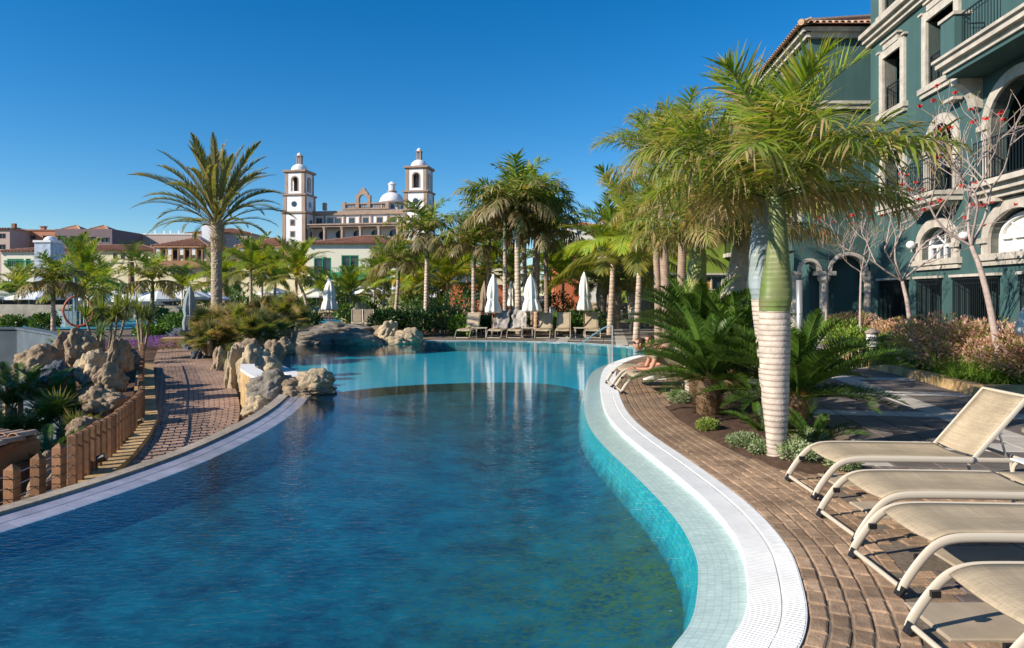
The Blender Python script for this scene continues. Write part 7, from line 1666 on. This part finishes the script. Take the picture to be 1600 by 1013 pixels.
def prone_person(label, loc, rz, shirt, trousers, flip=1, seed=0):
    t = thing('person', label, 'person', loc, rz)   # lies face down along +x, head at x ~ 0, propped on the elbows, z = 0 on the fabric
    v = [(.95,0,.13),(.78,0,.16),(.60,0,.20),(.42,0,.27),(.30,0,.33),(.22,0,.37),(.12,0,.42),   # pelvis .. neck .. head base
         (.30,.17,.31),(.26,.20,.17),(.20,.20,.05),(.02,.10,.05),(-.05,.07,.06),
         (.30,-.17,.31),(.26,-.20,.17),(.20,-.20,.05),(.02,-.10,.05),(-.05,-.07,.06),
         (1.02,.09,.12),(1.42,.10,.08),(1.80,.10,.08),(1.90,.10,.04),(1.02,-.09,.12),(1.42,-.10,.08),(1.80,-.10,.08),(1.90,-.10,.04)]
    e = [(0,1),(1,2),(2,3),(3,4),(4,5),(5,6),(4,7),(7,8),(8,9),(9,10),(10,11),(4,12),(12,13),(13,14),(14,15),(15,16),(0,17),(17,18),(18,19),(19,20),(0,21),(21,22),(22,23),(23,24)]
    r = [(.15,.11),(.14,.10),(.145,.11),(.15,.11),(.12,.09),.055,.055,.06,.045,.042,.030,.028,.06,.045,.042,.030,.028,.085,.058,.04,.035,.085,.058,.04,.035]
    skin_mesh('body', v, e, r, 'skin', t)
    # head with face, hair, sunglasses
    hd = MB(); c = V((.03,0,.50)); bmh = bmesh.new(); bmesh.ops.create_uvsphere(bmh, u_segments=24, v_segments=16, radius=1)
    for q in bmh.verts:
        x, y, z = q.co; nx_ = x*.098; ny_ = y*.078; nz_ = z*.118
        if x < 0 and z < -.2: ny_ *= 1 + z*.35
        if x < -.6 and abs(y) < .28: nx_ -= .022*max(0, 1-abs(z+.15)*3.2)*(1-abs(y)/.28)      # nose
        if x < -.7 and abs(z+.55) < .12 and abs(y) < .35: nx_ -= .006
        q.co = (nx_, ny_, nz_)
    me = bpy.data.meshes.new('head'); bmh.to_mesh(me); bmh.free(); me.materials.append(M['skin']); me.polygons.foreach_set('use_smooth', [True]*len(me.polygons)); ho = place('head', me, t, c); ho.rotation_euler = (0, R(8), 0)
    bmh = bmesh.new(); bmesh.ops.create_uvsphere(bmh, u_segments=24, v_segments=16, radius=1); 
    for q in bmh.verts: q.co = (q.co.x*.106+.012, q.co.y*.086, q.co.z*.122+.016)
    bmesh.ops.delete(bmh, geom=[q for q in bmh.verts if q.co.x < -.045 - .0*q.co.z and q.co.z < .075 or q.co.z < -.05], context='VERTS')
    me = bpy.data.meshes.new('hair'); bmh.to_mesh(me); bmh.free(); me.materials.append(M['hair']); me.polygons.foreach_set('use_smooth', [True]*len(me.polygons)); place('hair', me, ho)
    mb = MB(); mb.box((-.098,.034,.018),(.012,.05,.034)); mb.box((-.098,-.034,.018),(.012,.05,.034)); mb.box((-.10,0,.026),(.008,.02,.008)); mb.box((-.045,.078,.022),(.11,.006,.008)); mb.box((-.045,-.078,.022),(.11,.006,.008)); mb.build('sunglasses', M['black'], ho)
    for s in (-1, 1): MB().lathe([(.01,-.03),(.02,-.01),(.022,.01),(.012,.03)], 8, (.005, s*.080, 0)).build('ear', M['skin'], ho)
    # hands: palm, four fingers and a thumb each
    for s in (-1, 1):
        hv = [(-.05, s*.07,.06),(-.09, s*.065,.055),(-.12, s*.06,.05)]; he = [(0,1),(1,2)]; hr_ = [(.024,.016),(.032,.016),(.03,.013)]; mbh = MB()
        for k, (oy, ln) in enumerate(((-.027,.055),(-.009,.068),(.009,.064),(.027,.05))):
            b0 = V((-.125, s*.06 + oy, .05)); mbh.tube([b0, b0 + V((-ln*.45,0,.004)), b0 + V((-ln*.8,0,-.012)), b0 + V((-ln,0,-.028))], [.0095,.009,.008,.006], n=6)
        b0 = V((-.085, s*.06 - s*.03, .05)); mbh.tube([b0, b0 + V((-.02,-s*.022,-.004)), b0 + V((-.045,-s*.03,-.014))], [.011,.010,.007], n=6)
        mbh.tube([(-.04, s*.068,.058),(-.09, s*.064,.054),(-.13, s*.06,.05)], [.026,.036,.032], n=8, flat=.45, up=(0,0,1)); mbh.smooth = True; mbh.build('hand', M['skin'], t)
    if True:
        sv = v[:5] + [v[7], v[8], v[12], v[13]]; sv = [V(q) for q in sv]; sv[4] = sv[4] + V((-.03,0,.02)); sv[6] = sv[5].lerp(V(v[8]), .75); sv[8] = sv[7].lerp(V(v[13]), .75)
        skin_mesh('shirt', sv[::1], [(0,1),(1,2),(2,3),(3,4),(4,5),(5,6),(4,7),(7,8)], [(.165,.125),(.16,.12),(.17,.13),(.175,.13),(.13,.10),.078,.068,.078,.068], shirt, t)
        tv = [v[0], v[17], v[18], v[21], v[22], v[1]]; tv = [V(q) for q in tv]; tv[2] = tv[1].lerp(tv[2], .75); tv[4] = tv[3].lerp(tv[4], .75)
        skin_mesh('shorts', tv, [(0,1),(1,2),(0,3),(3,4),(0,5)], [(.17,.125),.10,.078,.10,.078,(.155,.11)], trousers, t)
    return t
zf = .405
prone_person('guest in olive shirt and sunglasses lying face down, propped on the elbows', (lb.x + .42, lb.y + .28, zf), R(2), 'olive', 'greycloth')
prone_person('second guest in grey clothes lying on the lounger behind the olive-shirted guest', (lb.x + .78, lb.y + 1.15, zf), R(2), 'greycloth', 'greycloth')
def shoe(mb, x, y, rz, s=1.0, z=0):
    prof = [(-.13,.035,.05),(-.08,.042,.06),(0,.040,.05),(.07,.048,.035),(.12,.044,.028),(.145,.02,.02)]; vs = []
    for px_, w_, h_ in prof:
        for a in range(8):
            an = math.pi * a / 7; vs.append((px_, w_*math.cos(an), h_*math.sin(an)*1.3))
    rm = Matrix.Rotation(rz, 3, 'Z'); vs = [rm @ V(q) * s + V((x, y, z)) for q in vs]; n = 8
    mb.add(vs, [(i*n+k, (i+1)*n+k, (i+1)*n+k+1, i*n+k+1) for i in range(5) for k in range(7)] + [tuple(range(8)), tuple(range(47, 39, -1))] + [(i*n+7, i*n, (i+1)*n, (i+1)*n+7) for i in range(5)])
a_ = gp(1015, 595); 
for dx, lab in ((0,'white trainer on the bricks under the coping lounger, nearer the pool'),(.26,'white trainer on the bricks under the coping lounger, farther from the pool')):
    mb = MB(); shoe(mb, 0, 0, R(200), 1); o = mb.build('trainer', M['canvas'], None, (a_.x + dx, a_.y, .025), smooth=True); tag(o, lab, 'shoe')
s_ = gp(1062, 605)
for dx, rz_, lab in ((0, 10, 'black sandal lying at the lounger leg, left of the pair'),(.16, -25, 'black sandal lying closest to the cycad trunk')):
    t = thing('sandal', lab, 'sandal', (s_.x + dx, s_.y, .022), R(rz_)); MB().prism([(-.13,-.035),(0,-.03),(.1,-.045),(.14,0),(.1,.045),(0,.03),(-.13,.035)], 0, .018).build('sole', M['black'], t); MB().tube([(.05,-.045,.01),(.05,-.03,.045),(.05,.03,.045),(.05,.045,.01)], .012, n=5).build('strap', M['black'], t)
